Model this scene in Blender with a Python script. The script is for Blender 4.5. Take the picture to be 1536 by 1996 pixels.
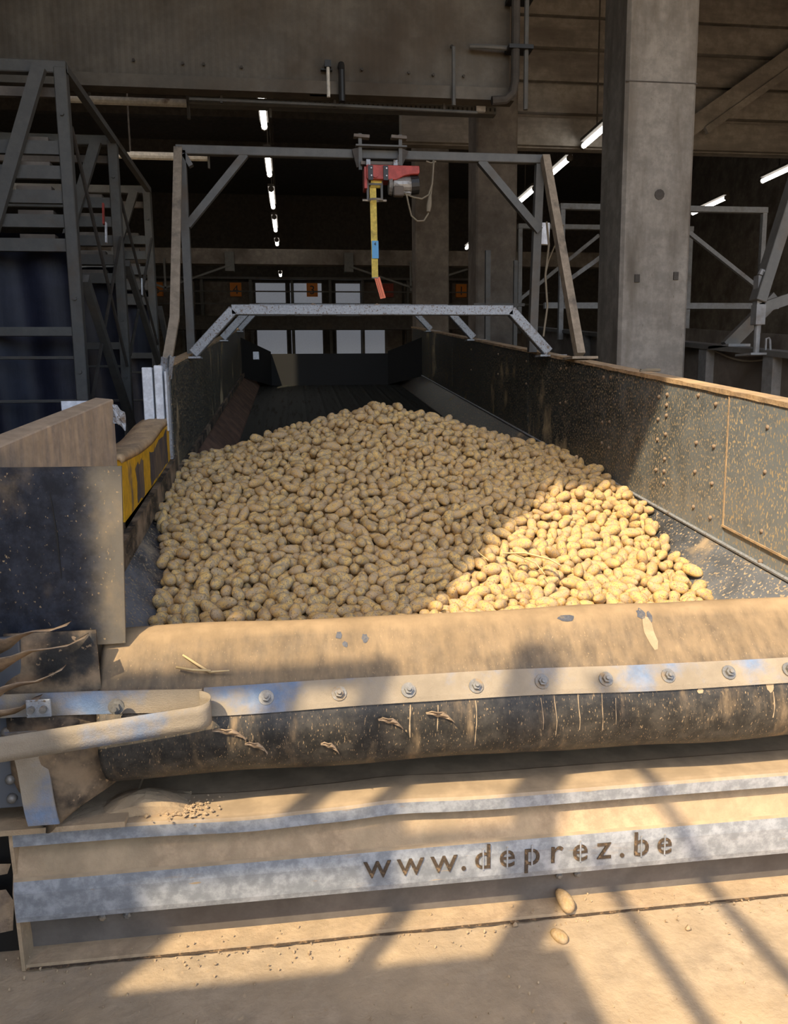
import bpy, bmesh, math, random
import numpy as np
from mathutils import Vector, Matrix
S_ = bpy.context.scene
for o in list(bpy.data.objects): bpy.data.objects.remove(o)
C = S_.collection

# ------------------------------------------------------------------ camera
F, YAW, PIT, ROLL, CAMH = 1512., math.radians(7.18), math.radians(8.42), math.radians(-.68), 1.6
fw = Vector((math.sin(YAW)*math.cos(PIT), math.cos(YAW)*math.cos(PIT), -math.sin(PIT)))
rt = Vector((math.cos(YAW), -math.sin(YAW), 0)); up = rt.cross(fw)
r2 = math.cos(ROLL)*rt + math.sin(ROLL)*up
u2 = -math.sin(ROLL)*rt + math.cos(ROLL)*up
cd = bpy.data.cameras.new('camera'); cam = bpy.data.objects.new('camera', cd); C.objects.link(cam)
cam.matrix_world = Matrix(((r2.x, u2.x, -fw.x, 0), (r2.y, u2.y, -fw.y, 0), (r2.z, u2.z, -fw.z, CAMH), (0, 0, 0, 1)))
cd.sensor_fit = 'VERTICAL'; cd.sensor_height = 36.; cd.lens = 36.*F/1996.; cd.clip_start = .05; cd.clip_end = 300
S_.camera = cam
# ------------------------------------------------------------------ sky, sun, exposure
AZ, EL = math.radians(37), math.radians(47.2)
W = bpy.data.worlds.new('sky'); S_.world = W; W.use_nodes = True
wn = W.node_tree; sky = wn.nodes.new('ShaderNodeTexSky'); sky.sky_type = 'NISHITA'; sky.sun_disc = False
sky.sun_elevation = EL; sky.sun_rotation = math.radians(180+37); sky.dust_density = 2.5; sky.air_density = 1.0
wn.links.new(sky.outputs[0], wn.nodes['Background'].inputs[0]); wn.nodes['Background'].inputs[1].default_value = .30
sl = bpy.data.lights.new('sun', 'SUN'); sl.energy = 4.5; sl.angle = math.radians(.55); sl.color = (1., .82, .56)
so = bpy.data.objects.new('sun', sl); C.objects.link(so)
so.rotation_euler = Vector((math.sin(AZ)*math.cos(EL), math.cos(AZ)*math.cos(EL), -math.sin(EL))).to_track_quat('-Z', 'Y').to_euler()
so.location = (-6, -8, 12)
vs = S_.view_settings; vs.view_transform = 'Standard'; vs.look = 'None'; vs.exposure = 0.5; vs.gamma = 1; vs.use_curve_mapping = False

# ------------------------------------------------------------------ helpers
def srgb(r, g, b):
    f = lambda c: (c/12.92 if c <= .04045 else ((c+.055)/1.055)**2.4)
    return tuple(f(x/255.) for x in (r, g, b))+(1,)

class M:
    """collects geometry in world coordinates, becomes ONE mesh object"""
    def __init__(s): s.v = []; s.f = []
    def add(s, V, Fs):
        b = len(s.v); s.v += [tuple(v) for v in V]; s.f += [tuple(i+b for i in f) for f in Fs]; return s
    def box(s, a, b):
        (x0, y0, z0), (x1, y1, z1) = a, b
        x0, x1 = sorted((x0, x1)); y0, y1 = sorted((y0, y1)); z0, z1 = sorted((z0, z1))
        return s.add([(x0,y0,z0),(x1,y0,z0),(x1,y1,z0),(x0,y1,z0),(x0,y0,z1),(x1,y0,z1),(x1,y1,z1),(x0,y1,z1)],
                     [(0,3,2,1),(4,5,6,7),(0,1,5,4),(1,2,6,5),(2,3,7,6),(3,0,4,7)])
    def bar(s, p, q, w, h, upv=(0, 0, 1)):
        p, q = Vector(p), Vector(q); d = (q-p).normalized(); u = Vector(upv)
        if abs(d.dot(u)) > .98: u = Vector((0, 1, 0))
        sx = d.cross(u).normalized()*w/2; sz = sx.normalized().cross(d).normalized()*h/2
        V = [e+a*sx+b*sz for e in (p, q) for a, b in ((-1,-1),(1,-1),(1,1),(-1,1))]
        return s.add(V, [(0,1,2,3),(7,6,5,4),(0,4,5,1),(1,5,6,2),(2,6,7,3),(3,7,4,0)])
    def tube(s, pts, r, n=8):
        pts = [Vector(p) for p in pts]; b0 = len(s.v); rings = []; pu = None
        for i, p in enumerate(pts):
            d = (pts[min(i+1, len(pts)-1)]-pts[max(i-1, 0)]).normalized()
            if pu is None: pu = d.orthogonal().normalized()
            pu = (pu-d*pu.dot(d)).normalized(); w = d.cross(pu)
            rr = r[i] if isinstance(r, (list, tuple)) else r
            rings.append([p+rr*(math.cos(2*math.pi*k/n)*pu+math.sin(2*math.pi*k/n)*w) for k in range(n)])
        V = [v for rg in rings for v in rg]; Fs = []
        for i in range(len(pts)-1):
            for k in range(n): Fs.append((i*n+k, i*n+(k+1) % n, (i+1)*n+(k+1) % n, (i+1)*n+k))
        Fs += [tuple(range(n))[::-1], tuple((len(pts)-1)*n+k for k in range(n))]
        return s.add(V, Fs)
    def grid(s, P, thick=None, nrm=None):
        """P[j][i] points -> sheet; thick: offset vector per point function for a closed slab"""
        ny, nx = len(P), len(P[0]); V = [tuple(p) for r in P for p in r]
        Fs = [(j*nx+i, j*nx+i+1, (j+1)*nx+i+1, (j+1)*nx+i) for j in range(ny-1) for i in range(nx-1)]
        if thick is not None:
            T = Vector(thick); n0 = len(V)
            V += [tuple(Vector(p)+T) for r in P for p in r]
            Fs += [tuple(n0+i for i in f[::-1]) for f in Fs]
            edge = [i for i in range(nx)]+[j*nx+nx-1 for j in range(1, ny)]+[(ny-1)*nx+i for i in range(nx-2, -1, -1)]+[j*nx for j in range(ny-2, 0, -1)]
            for a, b in zip(edge, edge[1:]+edge[:1]): Fs.append((b, a, n0+a, n0+b))
        return s.add(V, Fs)
    def prism(s, poly, ax, a, b):
        """poly in the two other axes, extruded along axis ax from a to b"""
        def mk(p, t):
            l = list(p); l.insert(ax, t); return tuple(l)
        n = len(poly); V = [mk(p, a) for p in poly]+[mk(p, b) for p in poly]
        Fs = [tuple(range(n)), tuple(range(2*n-1, n-1, -1))]+[(i, n+i, n+(i+1) % n, (i+1) % n) for i in range(n)]
        return s.add(V, Fs)
    def build(s, name, mat, parent=None, smooth=False, bevel=0, fixn=True):
        me = bpy.data.meshes.new(name)
        off = parent_loc(parent) if parent else None
        V = np.array(s.v, float)
        if parent is None:
            off = Vector((V[:,0].mean(), V[:,1].mean(), V[:,2].min()))
        V = V-np.array(off)
        me.from_pydata(V.tolist(), [], s.f); me.update()
        if fixn:
            bm = bmesh.new(); bm.from_mesh(me); bmesh.ops.recalc_face_normals(bm, faces=bm.faces)
            if bevel: bmesh.ops.bevel(bm, geom=list(bm.edges), offset=bevel, segments=1, affect='EDGES', profile=.5)
            bm.to_mesh(me); bm.free()
        if smooth:
            me.polygons.foreach_set('use_smooth', [True]*len(me.polygons))
        if mat: me.materials.append(mat)
        o = bpy.data.objects.new(name, me); C.objects.link(o)
        if parent: o.parent = parent
        else: o.location = off
        return o
LOC = {}
def parent_loc(p):
    l = Vector((0, 0, 0))
    while p: l = l+Vector(p.location); p = p.parent
    return l
def thing(name, label, cat, loc, group=None):
    o = bpy.data.objects.new(name, None); C.objects.link(o); o.location = loc; o.empty_display_size = .1
    return tag(o, label, cat, group)
def tag(o, label, cat, group=None, kind=None):
    o['label'] = label
    if cat: o['category'] = cat
    if group: o['group'] = group
    if kind: o['kind'] = kind
    return o
def struct(o, label=None):
    o['kind'] = 'structure'
    if label: o['label'] = label
    return o
def share(src, name, parent, loc):
    """another piece with the same mesh, at loc given in the parent's frame"""
    o = bpy.data.objects.new(name, src.data); C.objects.link(o); o.parent = parent; o.location = loc; return o

# ------------------------------------------------------------------ materials
def node(nt, t, **k):
    n = nt.nodes.new(t)
    for a, b in k.items(): setattr(n, a, b)
    return n
def dusty(name, base, dust, lo=.45, hi=.65, scale=4., rough=.6, metal=0., top=0., t0=.3, t1=.85, stretch=(1, 1, 1), speck=0., sscale=60., bump=.15,
          base2=None, drough=.92, spec=.4, bscale=25., coords='Object', dust_lit=None):
    m = bpy.data.materials.new(name); m.use_nodes = True; nt = m.node_tree; L = nt.links.new
    bs = nt.nodes['Principled BSDF']; bs.inputs['Specular IOR Level'].default_value = spec
    tc = node(nt, 'ShaderNodeTexCoord'); mp = node(nt, 'ShaderNodeMapping'); mp.inputs['Scale'].default_value = stretch
    L(tc.outputs[coords], mp.inputs[0])
    def noise(sc, det=6, ro=.6, src=None):
        n = node(nt, 'ShaderNodeTexNoise'); n.inputs['Scale'].default_value = sc; n.inputs['Detail'].default_value = det; n.inputs['Roughness'].default_value = ro
        L((src or mp).outputs[0 if src is None else coords], n.inputs['Vector']); return n
    def rng(sock, a, b, c=0., d=1.):
        r = node(nt, 'ShaderNodeMapRange'); r.interpolation_type = 'SMOOTHSTEP'
        for i, v in enumerate((a, b, c, d)): r.inputs[i+1].default_value = v
        L(sock, r.inputs[0]); return r.outputs[0]
    def math_(op, a, b):
        n = node(nt, 'ShaderNodeMath', operation=op); n.use_clamp = True
        for i, v in enumerate((a, b)):
            if isinstance(v, (int, float)): n.inputs[i].default_value = v
            else: L(v, n.inputs[i])
        return n.outputs[0]
    n1 = noise(scale)
    fac = rng(n1.outputs[0], lo, hi)
    if speck > 0:
        n2 = noise(sscale, 3, .5)
        fac = math_('MAXIMUM', fac, rng(n2.outputs[0], .72-.3*speck, .78-.3*speck))
    if top > 0:
        g = node(nt, 'ShaderNodeNewGeometry'); sx = node(nt, 'ShaderNodeSeparateXYZ'); L(g.outputs['Normal'], sx.inputs[0])
        n3 = noise(scale*2.3)
        tz = math_('ADD', sx.outputs[2], math_('MULTIPLY', n3.outputs[0], .35)); 
        fac = math_('MAXIMUM', fac, math_('MULTIPLY', rng(tz, t0+.17, t1+.17), top))
    def mix(f, a, b):
        x = node(nt, 'ShaderNodeMix', data_type='RGBA'); L(f, x.inputs[0])
        for i, v in ((6, a), (7, b)):
            if isinstance(v, tuple): x.inputs[i].default_value = v
            else: L(v, x.inputs[i])
        return x.outputs[2]
    nb = noise(scale*3.7, 5, .7, tc)
    b2 = base2 or tuple(min(1, c*1.45+.004) for c in base[:3])+(1,)
    bc = mix(rng(nb.outputs[0], .35, .7), base, b2)
    if dust_lit:      # dust with sunlit tone mixed in, fading along one world axis
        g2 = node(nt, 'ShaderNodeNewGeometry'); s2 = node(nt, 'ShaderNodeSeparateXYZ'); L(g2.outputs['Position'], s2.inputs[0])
        nf = noise(7., 5, .7, tc); fa = node(nt, 'ShaderNodeMath', operation='MULTIPLY_ADD'); L(nf.outputs[0], fa.inputs[0]); fa.inputs[1].default_value = (dust_lit[1]-dust_lit[0])*1.2; fs = s2.outputs[dust_lit[4] if len(dust_lit) > 4 else 1]
        fb = node(nt, 'ShaderNodeMath', operation='SUBTRACT'); L(fs, fb.inputs[0]); fb.inputs[1].default_value = (dust_lit[1]-dust_lit[0])*.6; L(fb.outputs[0], fa.inputs[2])
        bc = mix(math_('MULTIPLY', rng(fa.outputs[0] if 1 else s2.outputs[dust_lit[4] if len(dust_lit) > 4 else 1], dust_lit[0], dust_lit[1], *((0., 1.) if len(dust_lit) > 5 else (1., 0.))), dust_lit[3]), bc, dust_lit[2])
    nd = noise(scale*1.6, 5, .6, tc)
    dc = mix(rng(nd.outputs[0], .3, .7), tuple(c*.78 for c in dust[:3])+(1,), tuple(min(1, c*1.1) for c in dust[:3])+(1,))
    L(mix(fac, bc, dc), bs.inputs['Base Color'])
    r = node(nt, 'ShaderNodeMix', data_type='FLOAT'); L(fac, r.inputs[0]); r.inputs[2].default_value = rough; r.inputs[3].default_value = drough; L(r.outputs[0], bs.inputs['Roughness'])
    if metal > 0:
        r = node(nt, 'ShaderNodeMix', data_type='FLOAT'); L(fac, r.inputs[0]); r.inputs[2].default_value = metal; r.inputs[3].default_value = 0; L(r.outputs[0], bs.inputs['Metallic'])
    if bump > 0:
        n4 = noise(bscale, 6, .65); bp = node(nt, 'ShaderNodeBump'); bp.inputs['Strength'].default_value = bump; bp.inputs['Distance'].default_value = .02
        L(n4.outputs[0], bp.inputs['Height']); L(bp.outputs[0], bs.inputs['Normal'])
    return m
def plain(name, col, rough=.6, metal=0., emit=None, es=0):
    m = bpy.data.materials.new(name); m.use_nodes = True; nt = m.node_tree; bs = nt.nodes['Principled BSDF']
    n = node(nt, 'ShaderNodeTexNoise'); n.inputs['Scale'].default_value = 30; x = node(nt, 'ShaderNodeMix', data_type='RGBA')
    tc = node(nt, 'ShaderNodeTexCoord'); nt.links.new(tc.outputs['Object'], n.inputs['Vector'])
    nt.links.new(n.outputs[0], x.inputs[0]); x.inputs[6].default_value = tuple(c*.85 for c in col[:3])+(1,); x.inputs[7].default_value = tuple(min(1, c*1.1) for c in col[:3])+(1,)
    nt.links.new(x.outputs[2], bs.inputs['Base Color']); bs.inputs['Roughness'].default_value = rough; bs.inputs['Metallic'].default_value = metal
    if emit: bs.inputs['Emission Color'].default_value = emit; bs.inputs['Emission Strength'].default_value = es
    return m
DUST = srgb(186, 163, 132); DUST2 = srgb(196, 170, 130)
m_floor = dusty('floor_dust', srgb(160, 142, 118), DUST, .3, .6, 2.2, .9, speck=.2, sscale=35, bump=.35, bscale=22)
m_rub = dusty('black_rubber', srgb(26, 27, 29), srgb(150, 126, 96), .62, .85, 3.5, .38, speck=.25, sscale=70, bump=.1)
m_lip = dusty('apron_rubber', srgb(40, 39, 37), srgb(164, 139, 106), .54, .84, 6., .5, top=.92, t0=.40, t1=.84, stretch=(2.6, 1, .7), speck=.30, sscale=120, bump=.1, base2=srgb(74, 69, 62))
m_rub2 = dusty('worn_rubber', srgb(32, 31, 30), srgb(150, 128, 102), .40, .64, 6., .6, speck=.35, sscale=60, bump=.15)
m_galv = dusty('galvanised_dusty', srgb(136, 139, 143), srgb(174, 151, 120), .60, .72, 7., .5, .2, top=.97, t0=.30, t1=.7, stretch=(.25, 1, 1.6), speck=.12, sscale=40, bump=.06, base2=srgb(176, 178, 182))
m_galvc = dusty('galvanised_clean', srgb(140, 144, 149), srgb(112, 98, 84), .56, .72, 22., .5, .2, speck=.40, sscale=110, bump=.05, base2=srgb(164, 167, 171))
m_steel = dusty('grey_steel', srgb(86, 86, 84), srgb(96, 86, 76), .5, .8, 3., .6, .1, top=.4, bump=.02, base2=srgb(97, 96, 93))
m_wall = dusty('wall_sheet', srgb(48, 52, 51), srgb(188, 166, 128), .56, .70, 2.2, .4, top=.9, t0=.6, t1=.9, speck=.52, sscale=90, stretch=(1, 1.4, .8), bump=.05, spec=.5, dust_lit=(2.4, 4.6, srgb(131, 138, 142), .85))  # paler front end mixes sunlit tone and glare into the dust
m_chute = dusty('chute_sheet', srgb(32, 33, 35), srgb(176, 156, 126), .58, .74, 3., .35, speck=.48, sscale=90, bump=.05, spec=.6, dust_lit=(2.3, 3.9, srgb(126, 130, 136), .75))
m_chuteL = dusty('chute_mud', srgb(92, 70, 56), srgb(128, 98, 78), .4, .6, 5., .85, bump=.25)
m_belt = dusty('belt', srgb(24, 27, 24), srgb(60, 52, 40), .5, .75, 5., .6, stretch=(5, .3, 1), bump=.1)
m_cap = dusty('dust_ledge', srgb(150, 128, 102), srgb(196, 166, 128), .35, .6, 8., .95, speck=.3, bump=.4, bscale=40)
m_mud = dusty('dry_mud', srgb(162, 139, 111), srgb(178, 155, 124), .35, .6, 5., .95, speck=.2, bump=.35, bscale=30)
m_yel = dusty('yellow_paint', srgb(196, 148, 24), srgb(118, 100, 82), .56, .66, 5., .6, stretch=(1, 1, .35), bump=.1)
m_conc = dusty('column_concrete', srgb(122, 117, 110), srgb(104, 97, 88), .42, .7, 2.5, .85, stretch=(1.5, 1.5, .3), speck=.08, bump=.08)
m_facade = dusty('facade_sheet', srgb(85, 79, 70), srgb(78, 70, 61), .4, .7, 1.2, .6, bump=.03)
m_dark = dusty('dark_structure', srgb(62, 58, 54), srgb(78, 70, 62), .5, .75, 2., .85, bump=.05)
m_darkc = dusty('dark_concrete', srgb(104, 97, 90), srgb(88, 80, 73), .4, .7, 1.5, .9, bump=.05)
m_tarp = dusty('blue_tarp', srgb(18, 22, 40), srgb(54, 60, 78), .60, .8, 1.6, .55, stretch=(2, 2, .35), bump=.1)
m_strap = dusty('blue_webbing', srgb(104, 124, 152), srgb(158, 145, 126), .33, .52, 4., .8, stretch=(1, 1, 1), bump=.3, bscale=220)
m_bolt = dusty('bolt_steel', srgb(120, 118, 114), srgb(150, 130, 104), .5, .7, 20., .5, .4, bump=0)
m_yels = dusty('yellow_webbing', srgb(190, 168, 84), srgb(150, 132, 78), .5, .7, 12., .85, bump=.2, bscale=150)
m_blue = plain('blue_label', srgb(92, 158, 206), .6)
m_oran = plain('orange_tag', srgb(232, 122, 86), .6)
m_red = dusty('red_paint', srgb(150, 56, 46), srgb(104, 48, 42), .6, .75, 8., .5, bump=0)
m_alu = dusty('aluminium', srgb(140, 136, 130), srgb(100, 92, 84), .5, .7, 12., .45, .5, bump=0)
m_blk = plain('black_plastic', srgb(34, 33, 32), .5)
m_gcab = plain('grey_cable', srgb(120, 110, 92), .7)
m_white = dusty('white_paint', srgb(196, 200, 206), srgb(120, 104, 90), .62, .72, 6., .6, stretch=(1, 1, .3), bump=.03)
m_tubew = dusty('white_tube', srgb(190, 186, 176), srgb(120, 90, 66), .6, .75, 6., .5, bump=0)
m_lit = plain('lit_tube', (1, 1, 1, 1), .5, 0, (1., .97, .9, 1), 6.)
m_pane = plain('translucent_pane', srgb(190, 195, 205), .5, 0, srgb(156, 162, 174), .2)
m_sign = plain('orange_sign', srgb(206, 120, 36), .6, 0)
m_signr = plain('red_sign', srgb(140, 52, 40), .6, 0)
m_straw = plain('dry_straw', srgb(204, 178, 132), .85)
m_slot = dusty('cut_letter', srgb(70, 58, 46), srgb(140, 114, 84), .50, .66, 60., .95, bump=.3)
m_rag = dusty('torn_rubber', srgb(128, 110, 92), srgb(176, 152, 124), .4, .6, 14., .9, bump=.4, bscale=60)
m_galw = plain('grey_plate', srgb(96, 100, 106), .55, .2)

m_concr = dusty('hazed_concrete', srgb(130, 125, 119), srgb(110, 104, 98), .4, .7, 1.5, .9, stretch=(.3, 1, 1.5), bump=.04)  # paler concrete: the haze on the right is put into its colour
m_galvn = dusty('galvanised_dim', srgb(112, 113, 114), srgb(96, 88, 80), .5, .8, 6., .55, .2, bump=.03, base2=srgb(126, 127, 128))
m_potd = dusty('dusty_potato', srgb(160, 134, 96), srgb(176, 152, 120), .4, .6, 30., .9, bump=.2, bscale=80)
m_spot = dusty('rubbed_rubber', srgb(78, 80, 86), srgb(128, 116, 100), .5, .7, 40., .5, bump=0)
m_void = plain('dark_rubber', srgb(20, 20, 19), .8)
m_worn = dusty('worn_patch', srgb(74, 66, 64), srgb(128, 108, 84), .42, .62, 8., .8, stretch=(1, 1, .25))
# potato skin
def potato_mat(name, attr):
    m = bpy.data.materials.new(name); m.use_nodes = True; nt = m.node_tree; L = nt.links.new; bs = nt.nodes['Principled BSDF']
    tc = node(nt, 'ShaderNodeTexCoord')
    if attr:
        rd = node(nt, 'ShaderNodeAttribute'); rd.attribute_name = 'tone'; rs = rd.outputs['Fac']
    else:
        rd = node(nt, 'ShaderNodeObjectInfo'); rs = rd.outputs['Random']
    ad = node(nt, 'ShaderNodeVectorMath', operation='ADD'); mu = node(nt, 'ShaderNodeMath', operation='MULTIPLY'); mu.inputs[1].default_value = 7.
    L(rs, mu.inputs[0]); L(tc.outputs['Object'], ad.inputs[0]); L(mu.outputs[0], ad.inputs[1])
    def noise(sc, d, r):
        n = node(nt, 'ShaderNodeTexNoise'); n.inputs['Scale'].default_value = sc; n.inputs['Detail'].default_value = d; n.inputs['Roughness'].default_value = r; L(ad.outputs[0], n.inputs['Vector']); return n.outputs[0]
    def ramp(s, a, b):
        r = node(nt, 'ShaderNodeMapRange'); r.interpolation_type = 'SMOOTHSTEP'; r.inputs[1].default_value = a; r.inputs[2].default_value = b; L(s, r.inputs[0]); return r.outputs[0]
    def mix(f, a, b):
        x = node(nt, 'ShaderNodeMix', data_type='RGBA'); L(f, x.inputs[0])
        for i, v in ((6, a), (7, b)):
            if isinstance(v, tuple): x.inputs[i].default_value = v
            else: L(v, x.inputs[i])
        return x.outputs[2]
    skin = mix(rs, srgb(218, 182, 114), srgb(206, 168, 106))
    soil = mix(rs, srgb(172, 152, 121), srgb(188, 162, 128))
    c = mix(ramp(noise(60, 6, .72), .44, .54), skin, soil)
    c = mix(ramp(noise(210, 3, .6), .57, .68), c, srgb(112, 90, 62))
    L(c, bs.inputs['Base Color']); bs.inputs['Roughness'].default_value = .85; bs.inputs['Specular IOR Level'].default_value = .25
    bp = node(nt, 'ShaderNodeBump'); bp.inputs['Strength'].default_value = .25; bp.inputs['Distance'].default_value = .004; L(noise(90, 4, .6), bp.inputs['Height']); L(bp.outputs[0], bs.inputs['Normal'])
    return m
m_pot = potato_mat('potato_skin', False); m_potm = potato_mat('potato_skin_mass', True)

R = random.Random(3)
SL = .118
def crease(y): return .95+SL*(y-2.461)
def ztop(y): return 1.56+SL*(y-2.522)
XL, XR = -.65, 1.70

# ================================================================== structure
g = M()
n = 60
P = [[(x, y, .004*math.sin(9*x+3*y)*math.sin(7*y)+(.003 if y > 2.3 else 0)) for x in np.linspace(-1.6, 2.6, 80)] for y in np.linspace(1.1, 2.6, 40)]
fl = M().box((-30, -30, -.3), (30, 45, -.008)).build('floor', m_floor); struct(fl, 'dusty concrete floor in front of and inside the shed')
o = g.grid(P).build('dust_layer', m_floor, fl, smooth=True); o['label'] = 'trodden layer of dry soil dust'

g = M(); xx = np.linspace(-.80, 2.2, 160)
g.add([(x, 2.100+R.uniform(-.003, .002), .0075) for x in xx]+[(x, 2.110, .0075) for x in xx], [(i, i+1, 161+i, 160+i) for i in range(159)])
o = g.build('gap_line', m_slot, fl); o['label'] = 'dark ragged crack between floor and bumper'
ce = M().box((-12, 6.72, 9.2), (16, 34, 9.4)).build('ceiling', m_dark); struct(ce, 'dark shed roof')
g = M().box((-12, -.5, 6.94), (16, 6.72, 7.14)).build('canopy_slab', m_darkc, ce)  # unseen canopy, front edge shaped for the shade line across the hopper
for y in (8.2, 10.4, 12.8, 15.4, 18.4, 21.6, 25.):
    M().box((-12, y-.12, 8.75), (16, y+.12, 9.2)).build('roof_beam', m_dark, ce)
wl = M().box((-3.25, -1.075, 0), (-3.0, 6.72, 9.4)).build('wall_left', m_darkc); struct(wl, 'unseen side wall of the shed mouth, shaped for its shadow')  # out of view; front end placed to shade the flap and heap
M().box((-3.25, -1.28, 0), (-3.0, -1.075, 5.05)).build('shadow_plinth', m_darkc, wl)  # unseen block added to widen the wall's shadow on bumper and floor
M().box((-3.02, -1.40, 6.0), (-2.6, -1.25, 8.1)).box((-3.2, -1.40, 6.22), (-2.6, -1.075, 8.1)).build('shadow_box', m_steel, wl)  # unseen box added to cast the shade edge over the potatoes
o = M().box((-8.2, 6.72, 0), (-8., 34, 9.3)).build('wall_far_left', m_dark); struct(o)
o = M().box((13.0, -.5, 0), (13.2, 34, 9.3)).build('wall_right', m_darkc); struct(o, 'right side wall of the shed')
# facade over the mouth
wf = M().box((-3.0, 6.66, 4.07), (1.84, 6.72, 7.0)).build('wall_front', m_facade); struct(wf, 'sheet metal panel wall above the shed mouth')
xs = [-3.0, -2.55, -1.96, -1.38, -.80, -.21, .385, .97, 1.57, 1.84]
for a, b in zip(xs, xs[1:]):
    g = M(); k = max(2, int((b-a)/.05)); 
    for i in range(k):
        x0 = a+.004+(b-a-.008)*i/k; x1 = a+.004+(b-a-.008)*(i+1)/k
        g.add([(x0, 6.66, 4.085), ((x0+x1)/2, 6.6585, 4.085), (x1, 6.66, 4.085), (x0, 6.66, 6.95), ((x0+x1)/2, 6.6585, 6.95), (x1, 6.66, 6.95)], [(0, 1, 4, 3), (1, 2, 5, 4)])
    g.build('panel', m_facade, wf, fixn=False)
for x, z in ((-1.15, 4.2), (-.78, 4.19), (-.62, 4.19), (-.33, 4.18), (.62, 4.2), (1.0, 4.19), (1.2, 4.18), (1.45, 4.18)):
    M().tube([(x, 6.645, z), (x, 6.63, z)], .012, 6).build('screw', m_dark, wf)
t1 = M().box((-3.0, 6.58, 3.985), (1.86, 6.72, 4.08)).build('trim_1', m_facade); struct(t1, 'folded lower edge of the panel wall')
o = M().box((-3.2, 6.72, 7.0), (13, 6.9, 9.3)).build('trim_2', m_dark); struct(o)
# banded concrete wall deep in the hall
wb = M().box((2.0, 14.3, 6.0), (13.0, 14.5, 9.2)).build('wall_middle', m_concr); struct(wb, 'dark wall of stacked concrete planks')
for k in range(6):
    M().box((2.0, 14.2-.05*(k % 2), 6.02+.54*k), (13., 14.3, 6.02+.54*k+.46)).build('plank', m_concr, wb)
# columns
def column(x0, x1, y0, y1, zt, lab):
    o = M().prism([(x0+.025, y0), (x1-.025, y0), (x1, y0+.025), (x1, y1), (x0, y1), (x0, y0+.025)], 2, 0, zt).build('concrete_column', m_conc if y0 < 8 else m_darkc)
    struct(o, lab); return o
c1 = column(2.565, 3.135, 6.0, 6.45, 6.95, 'big grey concrete column beside the hopper')
M().box((2.56, 5.996, 3.94), (3.135, 6.002, 3.948)).build('casting_joint', m_dark, c1)
for x, z in ((2.70, 2.50), (3.02, 2.52)): M().box((x-.02, 5.99, z-.03), (x+.02, 6.01, z+.03)).build('lifting_plug', m_dark, c1)
M().tube([(2.86, 5.993, 3.13), (2.86, 6.01, 3.13)], .04, 10).build('lifting_plug', m_dark, c1)
column(2.54, 3.11, 10.8, 11.3, 9.2, 'dim concrete column second in the row')
column(2.52, 3.20, 16, 16.5, 9.2, 'darkest concrete column third in the row')
# far end
fw_ = M().box((-8, 31.0, 0), (13, 31.2, 9.2)).build('wall_back', m_dark); struct(fw_, 'far end of the shed with numbered store doors')
for i, (x0, x1) in enumerate([(-7.6,-5.6),(-5.5,-3.6),(-3.4,-1.4),(2.8, 4.3),(4.4, 6.2),(6.3, 8.)]):
    M().box((x0, 30.9, 2.6), (x1, 31.0, 6.0)).build('store_door', m_darkc, fw_)
wins = [(-1.32, -.20, 3.1, 5.95), (.12, 1.18, 3.1, 5.95), (1.72, 2.66, 3.1, 5.95), (-.02, .10, 3.1, 5.95)]
for i, (x0, x1, z0, z1) in enumerate(wins):
    wn_ = M().box((x0-.06, 30.86, z0-.05), (x1+.06, 31.0, z1+.05)).build('window_%d' % (i+1), m_dark); struct(wn_, 'pale translucent window in the far wall')
    M().box((x0, 30.82, z0), (x1, 30.88, z1)).build('pane', m_pane, wn_)
    for zz in (4.62, 5.1): M().box((x0, 30.78, zz-.02), (x1, 30.84, zz+.02)).build('glazing_bar', m_dark, wn_)
p4 = M().box((2.72, 30.82, 3.1), (3.6, 30.9, 4.3)).build('window_5', m_pane); struct(p4, 'lowest pale window at the right')
for x in (-6.2, -4.05, -3.3, -1.5, .05, 1.5, 2.75, 4.5, 6.0, 7.6):
    M().box((x-.05, 30.6, 0), (x+.05, 30.75, 6.1)).build('steel_post', m_steel, fw_)
M().box((-8, 30.5, 6.05), (9, 30.7, 6.13)).build('top_rail', m_steel, fw_)
# elevated walkway before the far wall
wk = M().box((-8, 27.0, 3.9), (9, 27.3, 4.35)).build('trim_3', m_dark); struct(wk, 'edge beam of the far walkway')
for z in (4.75, 5.15): M().box((-8, 27.05, z-.02), (9, 27.1, z+.02)).build('rail_tube', m_steel, wk)
# far roof girder
gd = M().box((-8, 22, 5.2), (9, 22.3, 5.6)).build('trim_4', m_darkc); struct(gd, 'dim steel girder across the hall')
for x in (-4.4, -1.6, 1.6, 4.2):
    M().box((x-.12, 21.9, 5.0), (x+.12, 22.1, 5.5)).build('girder_bracket', m_steel, gd)
for a, b in (((-1.6, 5.15), (-3.3, 4.55)), ((1.6, 5.15), (3.3, 4.6)), ((-4.9, 5.1), (-3.3, 4.55)), ((4.9, 5.1), (3.3, 4.6))):
    M().bar((a[0], 21.9, a[1]), (b[0], 21.9, b[1]), .05, .05).build('girder_strut', m_steel, gd)
for x in (-3.3, 3.3): M().bar((x, 21.9, 4.5), (x, 21.9, 5.3), .05, .05).build('girder_hanger', m_steel, gd)
# sloping roof strut at right
o = M().bar((7.1, 14.0, 6.25), (9.3, 14.0, 7.75), .2, .3).bar((7.45, 13.9, 6.25), (9.6, 13.9, 7.72), .1, .12).build('trim_5', m_concr); struct(o, 'sloping concrete strut')
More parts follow.
